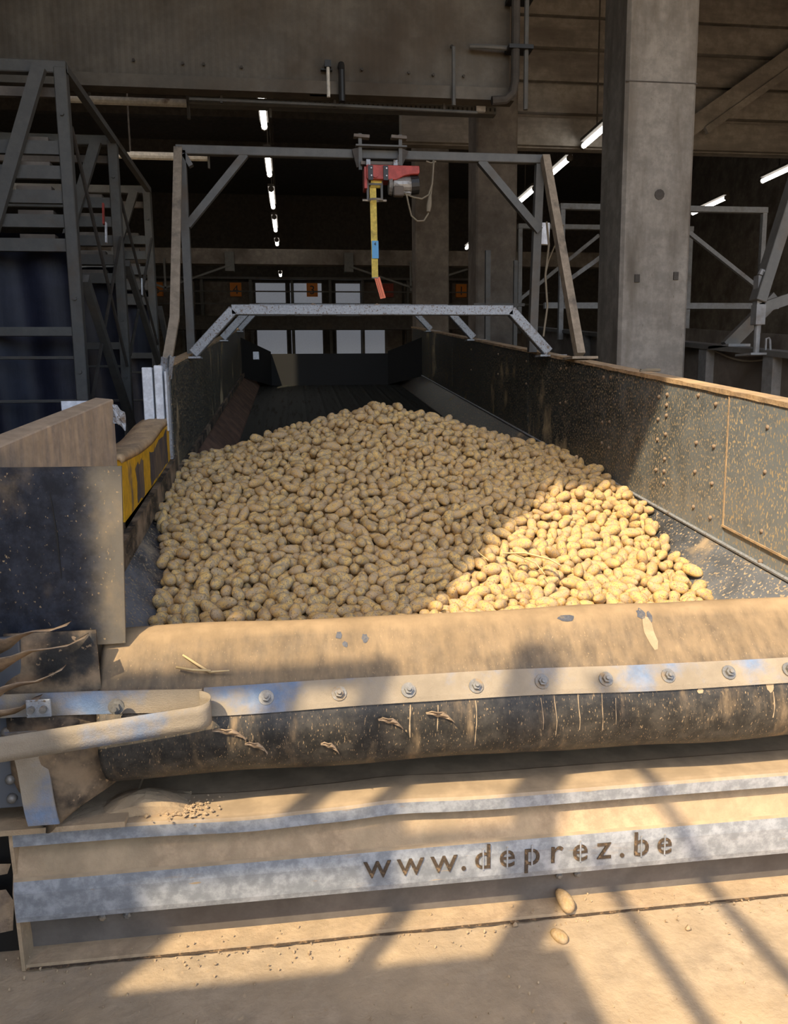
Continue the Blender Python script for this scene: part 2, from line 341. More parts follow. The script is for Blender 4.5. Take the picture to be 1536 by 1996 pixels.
# numbered signs
def text_mesh(ch, size, ext=.0015):
    cu = bpy.data.curves.new('t', 'FONT'); cu.body = ch; cu.size = size; cu.extrude = ext; cu.align_x = 'CENTER'; cu.resolution_u = 4
    ob = bpy.data.objects.new('t', cu); C.objects.link(ob); bpy.context.view_layer.update()
    me = bpy.data.meshes.new_from_object(ob.evaluated_get(bpy.context.evaluated_depsgraph_get())); bpy.data.objects.remove(ob); return me
for dgt, x, mt, lab in (('5', -4.95, m_sign, 'orange sign reading 5 beside the left gantry post'), ('4', -2.06, m_sign, 'orange sign reading 4 above the left end of the hoop'), ('3', .82, m_sign, 'orange sign reading 3 against the pale windows'),
                        ('2', 3.75, m_signr, 'dull red sign reading 2 behind the orange strap tag'), ('1', 6.64, m_sign, 'orange sign reading 1 between the two dim columns')):
    t = thing('number_sign', lab, 'sign', (x, 30.76, 5.45), 'numbered store signs')
    M().box((x-.21, 30.76, 5.45), (x+.21, 30.83 if dgt == '3' else 30.9, 5.95)).build('plate', mt, t)
    me = text_mesh(dgt, .46); me.materials.append(m_blk if dgt != '2' else m_red)
    o = bpy.data.objects.new('digit', me); C.objects.link(o); o.parent = t; o.location = (0, -.006, .09); o.rotation_euler = (math.pi/2, 0, 0)

# ================================================================== lights under the roof
def tube_light(a, b, lab, grp, hang=True):
    a, b = Vector(a), Vector(b); t = thing('tube_light', lab, 'lamp', tuple((a+b)/2), grp)
    d = (b-a).normalized()
    M().tube([a, b], .046, 8).build('tube', m_lit, t)
    M().bar(a+Vector((0, 0, .09)), b+Vector((0, 0, .09)), .14, .05).build('housing', m_dark, t)
    for e, s in ((a, -1), (b, 1)): M().tube([e, e+d*s*.06], .06, 8).build('end_cap', m_dark, t)
    M().bar((a+b)/2+Vector((0, 0, .1)), (a+b)/2+Vector((0, 0, 3.2)), .02, .02).build('hanger', m_dark, t)
ords = ['nearest', 'second', 'third', 'fourth', 'fifth', 'sixth', 'farthest']
for i, (y0, y1) in enumerate([(12.14, 13.63), (14.9, 16.4), (17.5, 19.06), (20.1, 21.6), (22.9, 23.5), (28.6, 29.3)]):
    tube_light((-.345, y0, 6.), (-.345, y1, 6.), 'lit white tube lamp, %s in the row left of the hoist' % (ords[i] if i < 5 else 'farthest'), 'lit tubes in the middle row')
for i, (y0, y1) in enumerate([(12.9, 14.1), (14.85, 16.15), (17.0, 18.4), (22.9, 23.7)]):
    tube_light((5.27, y0, 6.), (5.27, y1, 6.), 'lit slanting tube lamp left of the big column, %s of four' % (['nearest', 'second', 'third', 'farthest'][i]), 'lit tubes in the right row')
for i, (y0, y1) in enumerate([(14.9, 16.), (17.4, 18.9)]):
    tube_light((9.9, y0, 6.), (9.9, y1, 6.), 'lit tube lamp right of the big column, %s one' % (['nearer', 'farther'][i]), 'lit tubes in the far right row')
for (x0, x1, y, z, w) in ((-1.80, -.92, 8., 4.37, 'upper'), (-2.01, -1.03, 11., 4.75, 'lower')):
    t = thing('unlit_tube', 'pale unlit tube with end plate, %s of two beside the slatted rack' % w, 'lamp', ((x0+x1)/2, y, z), 'unlit tubes')
    M().tube([(x0, y, z), (x1, y, z)], .036*y/8, 10).build('tube', m_tubew, t)
    M().box((x1, y-.02, z-.14), (x1+.025, y+.02, z+.13)).build('end_plate', m_steel, t)
    M().tube([(x0-.2, y, z), (x0, y, z)], .03*y/8, 8).build('socket', m_tubew, t)
    M().bar((x0, y, z), (x0, y, 9.2), .02, .02).build('hanger', m_dark, t)

# ================================================================== pipes and tray at the facade
t = thing('cable_tray', 'perforated grey cable tray under the panel wall', 'tray', (.5, 6.9, 3.97))
M().box((-.77, 6.85, 3.97), (1.78, 6.95, 3.98)).box((-.77, 6.85, 3.98), (1.78, 6.855, 4.03)).build('channel', m_steel, t)
g = M()
for i in range(64): g.box((-.76+i*.04, 6.846, 3.99), (-.745+i*.04, 6.851, 4.015))
o = g.build('perforations', m_blk, t); o['kind'] = 'stuff'
M().bar((-.12, 6.9, 4.03), (-.12, 6.9, 4.16), .05, .03).build('bracket', m_white, t)
M().bar((-.12, 6.9, 3.9), (-.12, 6.9, 3.99), .02, .02).build('bracket', m_steel, t)
M().box((1.6, 6.82, 3.98), (1.68, 6.85, 4.03)).build('clip', m_white, t)
for x in (-.5, .5, 1.5): M().bar((x, 6.88, 4.0), (x, 6.88, 7.0), .015, .015).build('hanger', m_dark, t)
t = thing('conduit_pipe', 'thin pipe running below the cable tray', 'pipe', (.4, 6.7, 3.9))
M().tube([(-.75, 6.70, 3.955), (.4, 6.70, 3.945), (1.58, 6.70, 3.925)], .013, 8).build('pipe', m_steel, t)
for x in (-.5, .4, 1.3): M().bar((x, 6.70, 3.93), (x, 6.70, 3.99), .02, .02).build('clamp', m_dark, t)
t = tag(M().tube([(1.35, 6.62, 4.39), (1.35, 6.56, 4.36), (1.35, 6.55, 4.0), (1.35, 6.55, 3.92)], .017, 8).build('conduit_pipe', m_steel), 'thin bluish vertical pipe on the panel wall', 'pipe')
t = tag(M().tube([(1.49, 6.60, 4.39), (1.62, 6.58, 4.385), (1.81, 6.58, 4.38)], .02, 8).build('conduit_pipe', m_steel), 'short horizontal pipe joining the thick vertical duct', 'pipe')
t = thing('vertical_duct', 'thick dark vertical duct at the right end of the panel wall', 'pipe', (1.85, 6.6, 4.))
M().tube([(1.66, 6.53, 3.96), (1.77, 6.53, 3.97), (1.83, 6.53, 4.02), (1.85, 6.53, 4.12), (1.85, 6.53, 6.9)], .035, 10).build('main_pipe', m_dark, t)
M().tube([(1.94, 6.53, 3.9), (1.94, 6.53, 6.9)], .02, 8).build('thin_pipe', m_steel, t)
for z in (4.35, 4.72): M().box((1.79, 6.49, z), (1.99, 6.635, z+.03)).build('clamp', m_blk, t)
t = thing('pipe_stub', 'pale pipe stub with wide clips on the panel wall', 'pipe', (.345, 6.6, 3.98))
M().tube([(.345, 6.58, 3.96), (.345, 6.58, 4.2)], .014, 8).build('pipe', m_tubew, t)
M().box((.32, 6.56, 4.18), (.37, 6.64, 4.23)).build('cap', m_blk, t)
M().box((.29, 6.6, 4.17), (.38, 6.64, 4.18)).build('clip', m_blk, t); M().box((.2, 6.6, 3.985), (.36, 6.64, 4.0)).build('clip', m_blk, t)
t = tag(M().tube([(.45, 6.64, 4.21), (.45, 6.57, 4.2), (.45, 6.55, 4.15), (.45, 6.55, 3.92)], .026, 10).build('black_hose', m_blk), 'thick black hose stub bent over on the panel wall', 'pipe')

# ================================================================== slatted rack at left
rk = thing('slatted_rack', 'tall grey steel rack with slats and dark blue tarpaulins, left edge', 'rack', (-2.4, 7.3, 0))
for k, y in enumerate((5.8, 7.3, 8.9)):
    xr = -1.48
    M().box((xr-.04, y-.04, 0), (xr+.04, y+.04, 3.80)).build('post', m_steel, rk, bevel=.006)
    M().box((-3.6, y-.035, 3.76), (xr+.04, y+.035, 3.84)).build('top_bar', m_steel, rk, bevel=.006)
    M().box((-3.6, y+.06, 3.64), (xr-.04, y+.1, 3.70)).build('inner_bar', m_darkc, rk)
    M().bar((xr-.12, y-.06, 3.78), (xr-.56, y-.06, 2.58), .05, .085, (1, 0, 0)).build('brace', m_steel, rk)
    for i in range(5):
        z = 3.25-i*.158
        M().box((-3.6, y-.02, z), (xr-.04, y+.02, z+.085)).build('slat', m_steel, rk)
        M().box((xr-.35, y+.02, z+.085), (xr-.12, y+.1, z+.12)).build('slat_end', m_darkc, rk)
    M().box((-3.6, y-.03, 2.05), (xr-.04, y+.03, 2.11)).build('cross_bar', m_steel, rk)
    for z in (1.9, 1.6): M().tube([(-3.6, y-.02, z), (xr-.04, y-.02, z)], .012, 6).build('thin_bar', m_steel, rk)
    M().box((-3.6, y-.03, .9), (xr-.04, y+.03, .96)).build('cross_bar', m_steel, rk)
    P = [[(x, y+.16+.05*math.sin(x*7+z*.6+k)+.03*math.sin(x*17+z*1.3), z) for x in np.linspace(-3.6, xr-.02, 50)] for z in np.linspace(.1, 2.78, 14)]
    M().grid(P, (0, .012, 0)).build('tarpaulin', m_tarp, rk, smooth=True)
    for z in (3.5, 2.3, 1.8): M().tube([(xr, y-.04, z), (xr, y-.055, z)], .013, 6).build('bolt', m_steel, rk)
M().bar((-1.46, 5.8, 3.80), (-1.46, 8.9, 3.80), .05, .05).build('ridge_bar', m_steel, rk)
for a, b, w in (((5.85, 2.45), (7.35, 1.22), .055), ((7.35, 2.8), (8.9, 1.9), .05), ((9., 2.6), (10., 1.7), .05)):
    M().bar((-1.43, a[0], a[1]), (-1.43, b[0], b[1]), w, w*1.3).build('raker', m_steel, rk)
for a, b in (((5.85, 3.45), (7.2, 1.9)), ((5.9, 1.6), (7.25, 3.0)), ((7.35, 3.35), (8.85, 2.2)), ((7.35, 2.0), (8.85, 3.3))):
    M().tube([(-1.45, a[0], a[1]), (-1.45, b[0], b[1])], .014, 6).build('tie_rod', m_dark, rk)
for y, z, mt in ((6.55, 2.82, m_white), (7.95, 2.60, m_white), (6.5, 2.95, m_red)):
    M().bar((-1.42, y, z), (-1.42, y+.03, z+.16), .012, .03).build('hanging_tag', mt, rk)

# ================================================================== THE HOPPER
hp = thing('receiving_hopper', 'dusty steel receiving hopper holding the potatoes, dusty bumper at the front', 'hopper', (.53, 2.11, 0))
# --- right wall
YB = 11.2
def wallbox(x0, x1, y0, y1, zb, zt):   # inclined slab; zb, zt functions of y
    return M().add([(x0, y0, zb(y0)), (x1, y0, zb(y0)), (x1, y1, zb(y1)), (x0, y1, zb(y1)), (x0, y0, zt(y0)), (x1, y0, zt(y0)), (x1, y1, zt(y1)), (x0, y1, zt(y1))],
                   [(0,3,2,1),(4,5,6,7),(0,1,5,4),(1,2,6,5),(2,3,7,6),(3,0,4,7)])
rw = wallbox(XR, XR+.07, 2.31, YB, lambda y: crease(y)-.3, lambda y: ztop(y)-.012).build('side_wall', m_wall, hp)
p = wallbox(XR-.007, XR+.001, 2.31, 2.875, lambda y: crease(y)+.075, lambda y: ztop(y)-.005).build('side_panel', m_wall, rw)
M().bar((XR-.006, 2.882, crease(2.88)+.075), (XR-.006, 2.882, ztop(2.88)-.01), .006, .006, (1, 0, 0)).build('panel_edge', m_cap, rw)
M().bar((XR-.008, 2.31, crease(2.31)+.075), (XR-.008, 2.885, crease(2.885)+.075), .006, .008).build('panel_edge', m_cap, rw)
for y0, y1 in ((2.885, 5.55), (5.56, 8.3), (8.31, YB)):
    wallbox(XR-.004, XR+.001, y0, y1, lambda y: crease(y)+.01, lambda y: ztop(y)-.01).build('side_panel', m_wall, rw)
M().add([(XR-.012, y, ztop(y)-.012+.004*R.random()) for y in np.linspace(2.31, YB, 120)]+[(XR+.085, y, ztop(y)-.012) for y in np.linspace(2.31, YB, 120)]+
        [(XR-.012, y, ztop(y)+.005+.005*R.random()) for y in np.linspace(2.31, YB, 120)]+[(XR+.085, y, ztop(y)+.006) for y in np.linspace(2.31, YB, 120)],
        [f for i in range(119) for f in ((i, i+1, 241+i, 240+i), (240+i, 241+i, 361+i, 360+i), (120+i, 360+i, 361+i, 121+i), (i, 120+i, 121+i, i+1))]).build('wall_cap', m_cap, rw)
b0 = M().tube([(XR-.001, 3, 1), (XR-.010, 3, 1), (XR-.014, 3, 1)], [.012, .012, .005], 8)
bolt = None
def wall_bolt(y, z):
    global bolt
    if bolt is None:
        bolt = M().tube([(XR-.001, y, z), (XR-.009, y, z), (XR-.014, y, z)], [.010, .009, .004], 8).build('bolt', m_rag, rw, smooth=True)
        wall_bolt.y0, wall_bolt.z0 = y, z
    else:
        o = share(bolt, 'bolt', rw, (0, y-wall_bolt.y0, z-wall_bolt.z0))
for y, off in ((2.62, (.1, .27, .5, .62)), (2.98, (.06, .24, .4, .55)), (3.12, (.04, .25, .38, .54)), (3.40, (.07, .12, .17, .26, .38, .44, .5)), (3.48, (.09, .2, .3, .45)), (4.05, (.05, .3, .45)), (4.15, (.06, .32, .44)), (4.75, (.06, .28)), (4.85, (.07, .30)), (5.6, (.08, .25)), (6.4, (.08, .25)), (7.4, (.1, .3))):
    for d in off: wall_bolt(y, ztop(y)-d*.95)
# --- left wall
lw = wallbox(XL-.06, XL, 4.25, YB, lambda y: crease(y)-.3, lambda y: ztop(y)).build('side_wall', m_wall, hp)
wallbox(XL-.06, XL+.006, 4.25, YB, lambda y: ztop(y), lambda y: ztop(y)+.012).build('wall_cap', m_cap, lw)
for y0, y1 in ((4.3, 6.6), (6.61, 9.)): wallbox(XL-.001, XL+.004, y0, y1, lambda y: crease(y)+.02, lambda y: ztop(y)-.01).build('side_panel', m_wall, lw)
M().box((XL-.03, 4.20, crease(4.2)-.15), (XL+.008, 4.26, 1.80)).build('corner_post', m_galvc, hp, bevel=.008)
g = M()
for x0, x1, dz in ((-.765, -.715, 0), (-.705, -.665, .01), (-.655, -.645, -.02)): g = M().box((x0, 4.14, 1.44), (x1, 4.2, 1.765+dz)).build('white_post_board', m_white, hp, bevel=.004)
rg = [[(-.672+.012*math.sin(i*1.3)+.018*i-.006*j, 4.19-.02*(i % 2)+.01*j, 1.82-.03*j-.012*math.sin(i*2+j)) for i in range(5)] for j in range(5)]
M().grid(rg, (.004, .006, .002)).build('bent_flashing', m_galvc, hp)
# --- under-frame
for x in (XL-.04, XR+.02):
    wallbox(x-.02, x+.02, 2.36, YB, lambda y: .30+.05*(y-2.4), lambda y: crease(y)-.28).build('skirt_plate', m_steel, hp)
    for y in (2.7, 5.2, 8., 10.8): M().box((x-.05, y-.06, 0), (x+.05, y+.06, crease(y)-.3)).build('leg', m_steel, hp)
M().box((-.84, 2.36, .3), (-.69, 2.46, 1.0)).build('wing_post', m_steel, hp)
# --- chutes
def chute(sgn, x, y0, y1, mat, dx, dz):
    P = [[(x, y0+(y1-y0)*k/24, crease(y0+(y1-y0)*k/24)) for k in range(25)], [(x+sgn*dx, y0+(y1-y0)*k/24, crease(y0+(y1-y0)*k/24)-dz) for k in range(25)],
         [(x+sgn*(dx+.01), y0+(y1-y0)*k/24, crease(y0+(y1-y0)*k/24)-dz-.05) for k in range(25)]]
    return M().grid(P, (sgn*-.003, 0, -.01)).build('chute', mat, hp)
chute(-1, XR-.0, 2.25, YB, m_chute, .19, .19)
chute(1, XL, 2.25, 4.3, m_chute, .19, .19); o = chute(1, XL, 4.3, YB, m_chuteL, .18, .18); o['label'] = 'mud crusted chute along the left wall'
M().tube([(XR-.008, 2.2, crease(2.2)+.004), (XR-.008, YB, crease(YB)+.004)], .008, 6).build('weld_seam', m_galvc, hp)
M().bar((XL+.015, 4.3, crease(4.3)+.03), (XL+.015, YB, crease(YB)+.03), .02, .05).build('rubber_seal', m_rub2, hp)
# --- belt
bz = lambda y: crease(y)-.2
P = [[(-.49+2.04*i/60, y, bz(y)+(.004 if i % 6 == 0 else 0)) for i in range(61)] for y in np.linspace(2.34, YB, 30)]
bl = M().grid(P, (0, 0, -.02)).build('conveyor_belt', m_belt, hp)
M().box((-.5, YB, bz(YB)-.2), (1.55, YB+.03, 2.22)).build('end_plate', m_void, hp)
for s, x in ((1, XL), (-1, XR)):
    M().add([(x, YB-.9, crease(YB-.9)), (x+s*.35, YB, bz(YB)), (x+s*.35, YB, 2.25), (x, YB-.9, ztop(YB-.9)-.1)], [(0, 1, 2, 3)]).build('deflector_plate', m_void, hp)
M().box((-.42, 8.6, 2.02), (-.36, 8.75, 2.10)).build('sensor_box', m_white, hp)
# --- front apron (bent rubber sheet)
prof = [(2.33, .80), (2.33, .90), (2.29, .938), (2.25, .951), (2.235, .951), (2.215, .942), (2.19, .918), (2.16, .885), (2.125, .845), (2.09, .803), (2.062, .763), (2.045, .72), (2.038, .675), (2.046, .63), (2.066, .59), (2.095, .560), (2.13, .545), (2.18, .535), (2.24, .54), (2.30, .56)]
def apron(x):
    r = R.random()*.0
    out = []
    for k, (y, z) in enumerate(prof):
        w = .5+.5*math.sin(2.1*x+.7*k) ; d = .004*math.sin(5.3*x+1.1*k)+.003*math.sin(11*x-.6*k)
        if k > 10: d += .006*math.sin(3.1*x+.5*k)
        out.append((x-(.018*max(0, k-9) if 0 else 0), y+d, z+.4*d))
    return out
xs = [-.555+.028*max(0, 0)]+list(np.linspace(-.54, 2.1, 110))
cols = [apron(x) for x in xs]
for i, c in enumerate(cols[:6]):
    f = (6-i)/6.
    cols[i] = [(p[0]+f*.035*max(0, (k-9))/9., p[1], p[2]) for k, p in enumerate(c)]
ap = M().grid([[cols[i][k] for i in range(len(cols))] for k in range(len(prof))], (0, .008, -.004)).build('front_apron', m_lip, hp, smooth=True)
ap['label'] = 'bent black rubber apron coated with dust'
# splits and tears on the apron
for x, z, s in ((.66, 0, 1), (1.02, 0, .8)):
    pass
def on_apron(z, x):   # front surface y at height z and place x
    pts = [p[1:] for p in apron(x)][4:17]
    for (y0, z0), (y1, z1) in zip(pts, pts[1:]):
        if z1 <= z <= z0: return y0+(y1-y0)*(z0-z)/(z0-z1)
    return 2.1
for x, z, w in ((-.20, .705, .09), (-.13, .66, .06), (.24, .70, .07), (.38, .71, .08), (.07, .64, .05)):
    g = M(); pts = [[(x+w*(i/5.-.5), on_apron(z, x)-.010-.004*math.sin(i*1.9+j*2)-.004*j, z+.011*j*(1-abs(i/5.-.5)*1.9)-.028*(i/5.-.5)+.003*math.sin(i*2.2)) for i in range(6)] for j in range(3)]
    M().grid(pts, (0, .004, .001)).build('torn_flake', m_rag, hp)
def ap_patch(name, mat, x, z, w, h, n=12, off=.0012, slant=0):
    ring = []
    for k in range(n):
        a = 2*math.pi*k/n; q = R.uniform(.7, 1.1); dx, dz = w*q*math.cos(a), h*q*math.sin(a); dx += slant*dz
        ring.append((x+dx, on_apron(z+dz, x+dx)-off, z+dz+off*.7))
    c = (x, on_apron(z, x)-off, z+off*.7)
    M().add([c]+ring, [(0, 1+k, 1+(k+1) % n) for k in range(n)]).build(name, mat, ap, fixn=False)
for x, z, w, h in ((.11, .915, .011, .011), (.125, .893, .008, .008), (.185, .905, .011, .012), (.80, .93, .03, .008), (1.04, .932, .016, .014), (1.065, .925, .008, .016)): ap_patch('rubbed_spot', m_spot, x, z, w, h)
for x, z, w, h in ((1.05, .885, .02, .045), (1.38, .74, .012, .03), (1.16, .735, .012, .008)): ap_patch('mud_splash', m_mud, x, z, w, h)
for x, z0, z1, w in ((.297, .745, .65, .0022), (.375, .74, .665, .0014), (.485, .745, .61, .0014), (.68, .74, .65, .0012), (.72, .745, .63, .0014), (.79, .745, .64, .0015), (.86, .745, .63, .0013), (.90, .73, .65, .0012), (1.39, .72, .64, .002), (1.46, .70, .65, .0012)):
    zz = np.linspace(z0, z1, 9)
    M().grid([[(x+sgn*w*(.4+.6*abs(math.sin(7*z_*9+x*31)))+.002*math.sin(z_*40+x*9), on_apron(z_, x)-.0012, z_) for sgn in (-1, 1)] for z_ in zz]).build('mud_drip', m_mud, ap, fixn=False)
# --- webbing strap with bolts
def strap_y(z, x): return on_apron(z, x)
sx = list(np.linspace(-.27, 2.05, 70))
zc = [.817, .80, .783, .765, .752]
P = [[(x, strap_y(z+.003*math.sin(4*x)-.004*x, x)-.008, z+.003*math.sin(4*x)-.004*x) for x in sx] for z in zc]
st = M().grid(P, (0, .004, -.002)).build('webbing_strap', m_strap, hp); st['label'] = 'blue webbing strap bolted along the apron'
P = [[(x, 2.045-.0*(x+.27)-.03*math.sin((x+.27)*3.2), z-.01*(x+.27)) for x in np.linspace(-.95, -.27, 24)] for z in (.828, .805, .785, .764)]
M().grid(P, (0, .004, 0)).build('strap_tail', m_strap, st)
lp = []
for k in range(40):
    u = k/39.
    if u < .3:
        a = u/.3*math.pi; x, y = -.275+.028*math.sin(a)*1.2, 2.035-.035*(1-math.cos(a))
    else:
        v = (u-.3)/.7; x, y = -.275-.52*v, 1.965-.02*v
    lp.append((x, y, .795-.003*k*.45-.012*max(0, u-.3)))
M().grid([[(x, y, z+h) for x, y, z in lp] for h in (.033, .011, -.011, -.033)], (.0, .004, .0)).build('strap_loop', m_strap, st, smooth=True)
bx = [-.49, -.10, .10, .295, .49, .685, .875, 1.065, 1.255, 1.445, 1.64]
nb_ = None
for i, x in enumerate(bx):
    z = .786-.004*x; y = strap_y(z, x)-.010
    if i == 0: y = 2.03; z = .80
    dirv = Vector((0, -.77, .5)).normalized() if i else Vector((0, -1, 0))
    c0 = Vector((x, y, z))
    g = M().tube([c0-dirv*.003, c0+dirv*.003], .021, 14).tube([c0+dirv*.003, c0+dirv*.014], .0125, 6).tube([c0+dirv*.014, c0+dirv*.022], .006, 8)
    g.build('bolt', m_bolt, st)
g = M().grid([[(-.712+.062*i, 2.022, .836-.016*j) for i in range(2)] for j in range(4)], (0, -.006, 0)); cp = g.build('splice_plate', m_galvc, st, bevel=.002)
for x in (-.697, -.667): M().tube([(x, 2.016, .812), (x, 2.002, .812)], .009, 8).build('rivet', m_bolt, st)
# --- left hanging rubber sheet behind the apron
P = []
for j in range(16):
    v = j/15.; z = .985-.545*v
    row = []
    for i in range(15):
        u = i/14.; x0 = -.79+.11*max(0, v-.75)*2.; x1 = -.552+.02*v+.02*max(0, v-.6)/.4-.15*max(0, v-.86)/.14
        row.append((x0+(x1-x0)*u, 2.12-.03*math.sin(v*3.0)-.05*math.sin(u*2.6)*v+.07*(u**3)*v, z-.015*math.sin(u*3)*v+.05*v*u*u*(1-.5*v)))
    P.append(row)
o = M().grid(P, (0, .007, 0)).build('corner_sheet', m_rub2, hp, smooth=True); o['label'] = 'hanging rubber sheet closing the left corner'
P = [[(-.785+.08*i/4.+.045*v, 2.055+.015*math.sin(v*5), .735-.26*v) for i in range(5)] for v in np.linspace(0, 1, 14)]
M().grid(P, (0, .006, 0)).build('hanging_strap', m_strap, hp)
gp = M().box((-1.0, 2.10, .50), (-.745, 2.12, .98)).build('corner_plate', m_galw, hp, bevel=.003)
for z in (.655, .585, .72, .53): M().tube([(-.795, 2.10, z), (-.795, 2.09, z), (-.795, 2.083, z)], [.014, .013, .006], 10).build('rivet', m_bolt, gp, smooth=True)
for k, (z, x1) in enumerate(((1.03, -.60), (.985, -.56), (.90, -.62), (.83, -.68))):
    P = [[(-.86+(x1+.86)*i/7., 2.02+.02*math.sin(i+k)+.02*j-.02*(1-i/7.), z-.03+.03*(i/7.)**1.5+.008*math.sin(i*1.7+k)-.034*j*(1-i/7.)**1.3*(1+.3*math.sin(k+i))) for i in range(8)] for j in range(3)]
    M().grid(P, (0, .004, .002)).build('torn_shred', m_rag, hp, smooth=True)
# --- bumper
XA, XB = -.81, 2.1
def wav(x): return .006*math.sin(6*x)*math.exp(-((x-.05)/.35)**2)*2.2-.004*math.exp(-((x-.12)/.12)**2)*2
def strip(profile, name, mat, x0=XA, x1=XB, n=90, dent=0, thick=(0, .006, -.003)):
    xs = np.linspace(x0, x1, n)
    return M().grid([[(x, y+dent*wav(x), z+dent*wav(x)*.6) for x in xs] for y, z in profile], thick).build(name, mat, hp)
tf = strip([(2.40, .428), (2.25, .428), (2.235, .434), (2.12, .430), (2.104, .428), (2.098, .420), (2.098, .385), (2.106, .382)], 'top_flange', m_galv, dent=1)
strip([(2.16, .420), (2.155, .39), (2.103, .292), (2.096, .286)], 'bumper_face', m_mud)
br = strip([(2.10, .290), (2.092, .284), (2.086, .25), (2.086, .18), (2.09, .163), (2.12, .160), (2.13, .15)], 'bumper_rail', m_galv, n=60)
strip([(2.13, .16), (2.165, .15), (2.175, .075), (2.18, .02)], 'recess_plate', m_darkc)
strip([(2.20, .03), (2.19, .022), (2.112, .016), (2.110, -.004)], 'base_plate', m_mud, dent=.3)
M().prism([(2.098, .425), (2.098, .385), (2.106, .30), (2.09, .25), (2.107, .0), (2.4, 0), (2.4, .425)], 0, XA-.004, XA+.006).build('end_cheek', m_mud, hp)
for x in (-.60, -.53, .78, .84): M().tube([(x, 2.17, .11), (x, 2.155, .11), (x, 2.15, .11)], [.012, .012, .006], 6).build('bolt', m_bolt, hp)
M().box((-1.05, 2.08, .43), (-.50, 2.4, .446)).build('ledge_plate', m_mud, hp)
M().box((-1.2, 2.2, 0), (-.835, 2.6, .42)).build('hinge_block', m_blk, hp)
M().add([(-.99, 2.12, .10), (-.845, 2.15, .10), (-.835, 2.15, .19), (-.85, 2.14, .235), (-.99, 2.12, .24)], [(0, 1, 2, 3, 4)]).build('guard_flap', m_rag, hp)
M().add([(-.99, 2.13, .27), (-.85, 2.16, .27), (-.838, 2.16, .30), (-.99, 2.13, .33)], [(0, 1, 2, 3)]).build('guard_flap', m_rag, hp)
# clods of soil at the left corner
g = M()
for k in range(150):
    x, y, s = -.37+R.gauss(0, .06), 2.15+R.gauss(0, .028), R.uniform(.0015, .006)
    p0 = Vector((x, y, .434)); g.tube([p0, p0+Vector((s*R.uniform(-.4, .4), 0, s*.5)), p0+Vector((s*.2, s*.1, s*.9))], [s*R.uniform(.8, 1.5), s*R.uniform(.6, 1.1), s*.2], 5)
o = g.build('soil_crumbs', m_mud, hp); o['kind'] = 'stuff'
P = [[(-.60+.26*i/11., 2.13+.12*j/7., .43+.05*max(0, math.sin(math.pi*i/11.))*max(0, math.sin(math.pi*(j+2)/10.))+.004*R.random()) for i in range(12)] for j in range(8)]
M().grid(P, (0, 0, -.03)).build('soil_drift', m_mud, hp)
# cut lettering on the rail
me_c = {}
ltr = [('w',736,1692),('w',800.5,1692),('w',865.5,1692),('.',904,1692),('d',941.5,1692),('e',988.5,1692),('p',1036.5,1692),('r',1083.5,1692),('e',1130.5,1692),('z',1177,1692),('.',1212.5,1692),('b',1249,1692),('e',1294.5,1692)]
for ch, px, _ in ltr:
    k = (px-CX0) if 0 else px
    # pixel column -> X on the rail plane, computed from the camera rays
    yy = 1712-(px-712)*.0833
    d = fw*F+r2*(px-768)-u2*(yy-998); s = 2.084/d.y; X = d.x*s; Z = CAMH+d.z*s
    me = text_mesh(ch, .113); me.materials.append(m_slot)
    o = bpy.data.objects.new('letter', me); C.objects.link(o); o.parent = hp
    o.location = Vector((X, 2.0835, Z))-parent_loc(hp); o.rotation_euler = (math.pi/2, 0, 0)
    if ch in 'depb':      # stencil bridge: a narrow upright of metal left standing across the bowl
        M().box((X-.0022, 2.0812, Z-.004), (X+.0022, 2.0832, Z+.064)).build('stencil_bridge', m_galv, hp)
# --- left wing, cover flap and yellow gate
wg = M().add([(-.81, 2.176, .95), (-.66, 3.0, 1.05), (-.66, 3.0, 1.605), (-.81, 2.176, 1.47), (-.88, 2.176, .95), (-.73, 3.02, 1.05), (-.73, 3.02, 1.612), (-.88, 2.176, 1.478)],
             [(0,1,2,3),(7,6,5,4),(3,2,6,7),(1,5,6,2),(0,4,5,1),(0,3,7,4)]).build('left_wing', dusty('wing_dust', srgb(132, 120, 108), srgb(178, 156, 130), .32, .62, 9., .85, stretch=(2, 2, .3), top=.9, speck=.2, base2=srgb(160, 144, 128)), hp, bevel=.004)
P = [[(-.665+.014*i, 2.985+.008*math.sin(i*2+j), 1.585-.016*j-.009*i+.006*math.sin(i*1.9+j*1.3)) for i in range(4)] for j in range(5)]
M().grid(P, (.003, .004, .002)).build('crumpled_foil', m_galvc, hp)
M().box((-.86, 3.05, 1.52), (-.74, 3.10, 1.60)).build('white_post_board', m_white, hp)
xs = np.linspace(-1.05, -.488, 26)
P = [[(x+(.010*(z-.93)/.5*2 if x > -.52 else 0), 2.165-.004*math.sin(x*5)+.012*max(0, (x+.60)/.11)*(1.43-z), z+.004*math.sin(x*4)) for x in xs] for z in np.linspace(1.428, .932, 20)]
fp = M().grid(P, (0, .01, 0)).build('rubber_flap', dusty('flap_rubber', srgb(30, 33, 41), srgb(150, 130, 100), .50, .86, 6., .42, speck=.22, sscale=110, stretch=(1, 1, .7), bump=.05, base2=srgb(52, 56, 66), dust_lit=(-.62, -.50, srgb(128, 120, 106), .62, 0, 1)), hp, smooth=False)  # pale right edge: sunlit stripe painted in together with dust
M().tube([(-.655, 2.162, 1.36), (-.645, 2.161, 1.24), (-.642, 2.161, 1.12)], [.001, .0025, .001], 4).build('slit', m_blk, fp)
ypts = [(3.04, 1.10), (4.22, 1.285), (4.22, 1.50), (4.0, 1.475), (3.7, 1.42), (3.4, 1.395), (3.04, 1.385)]
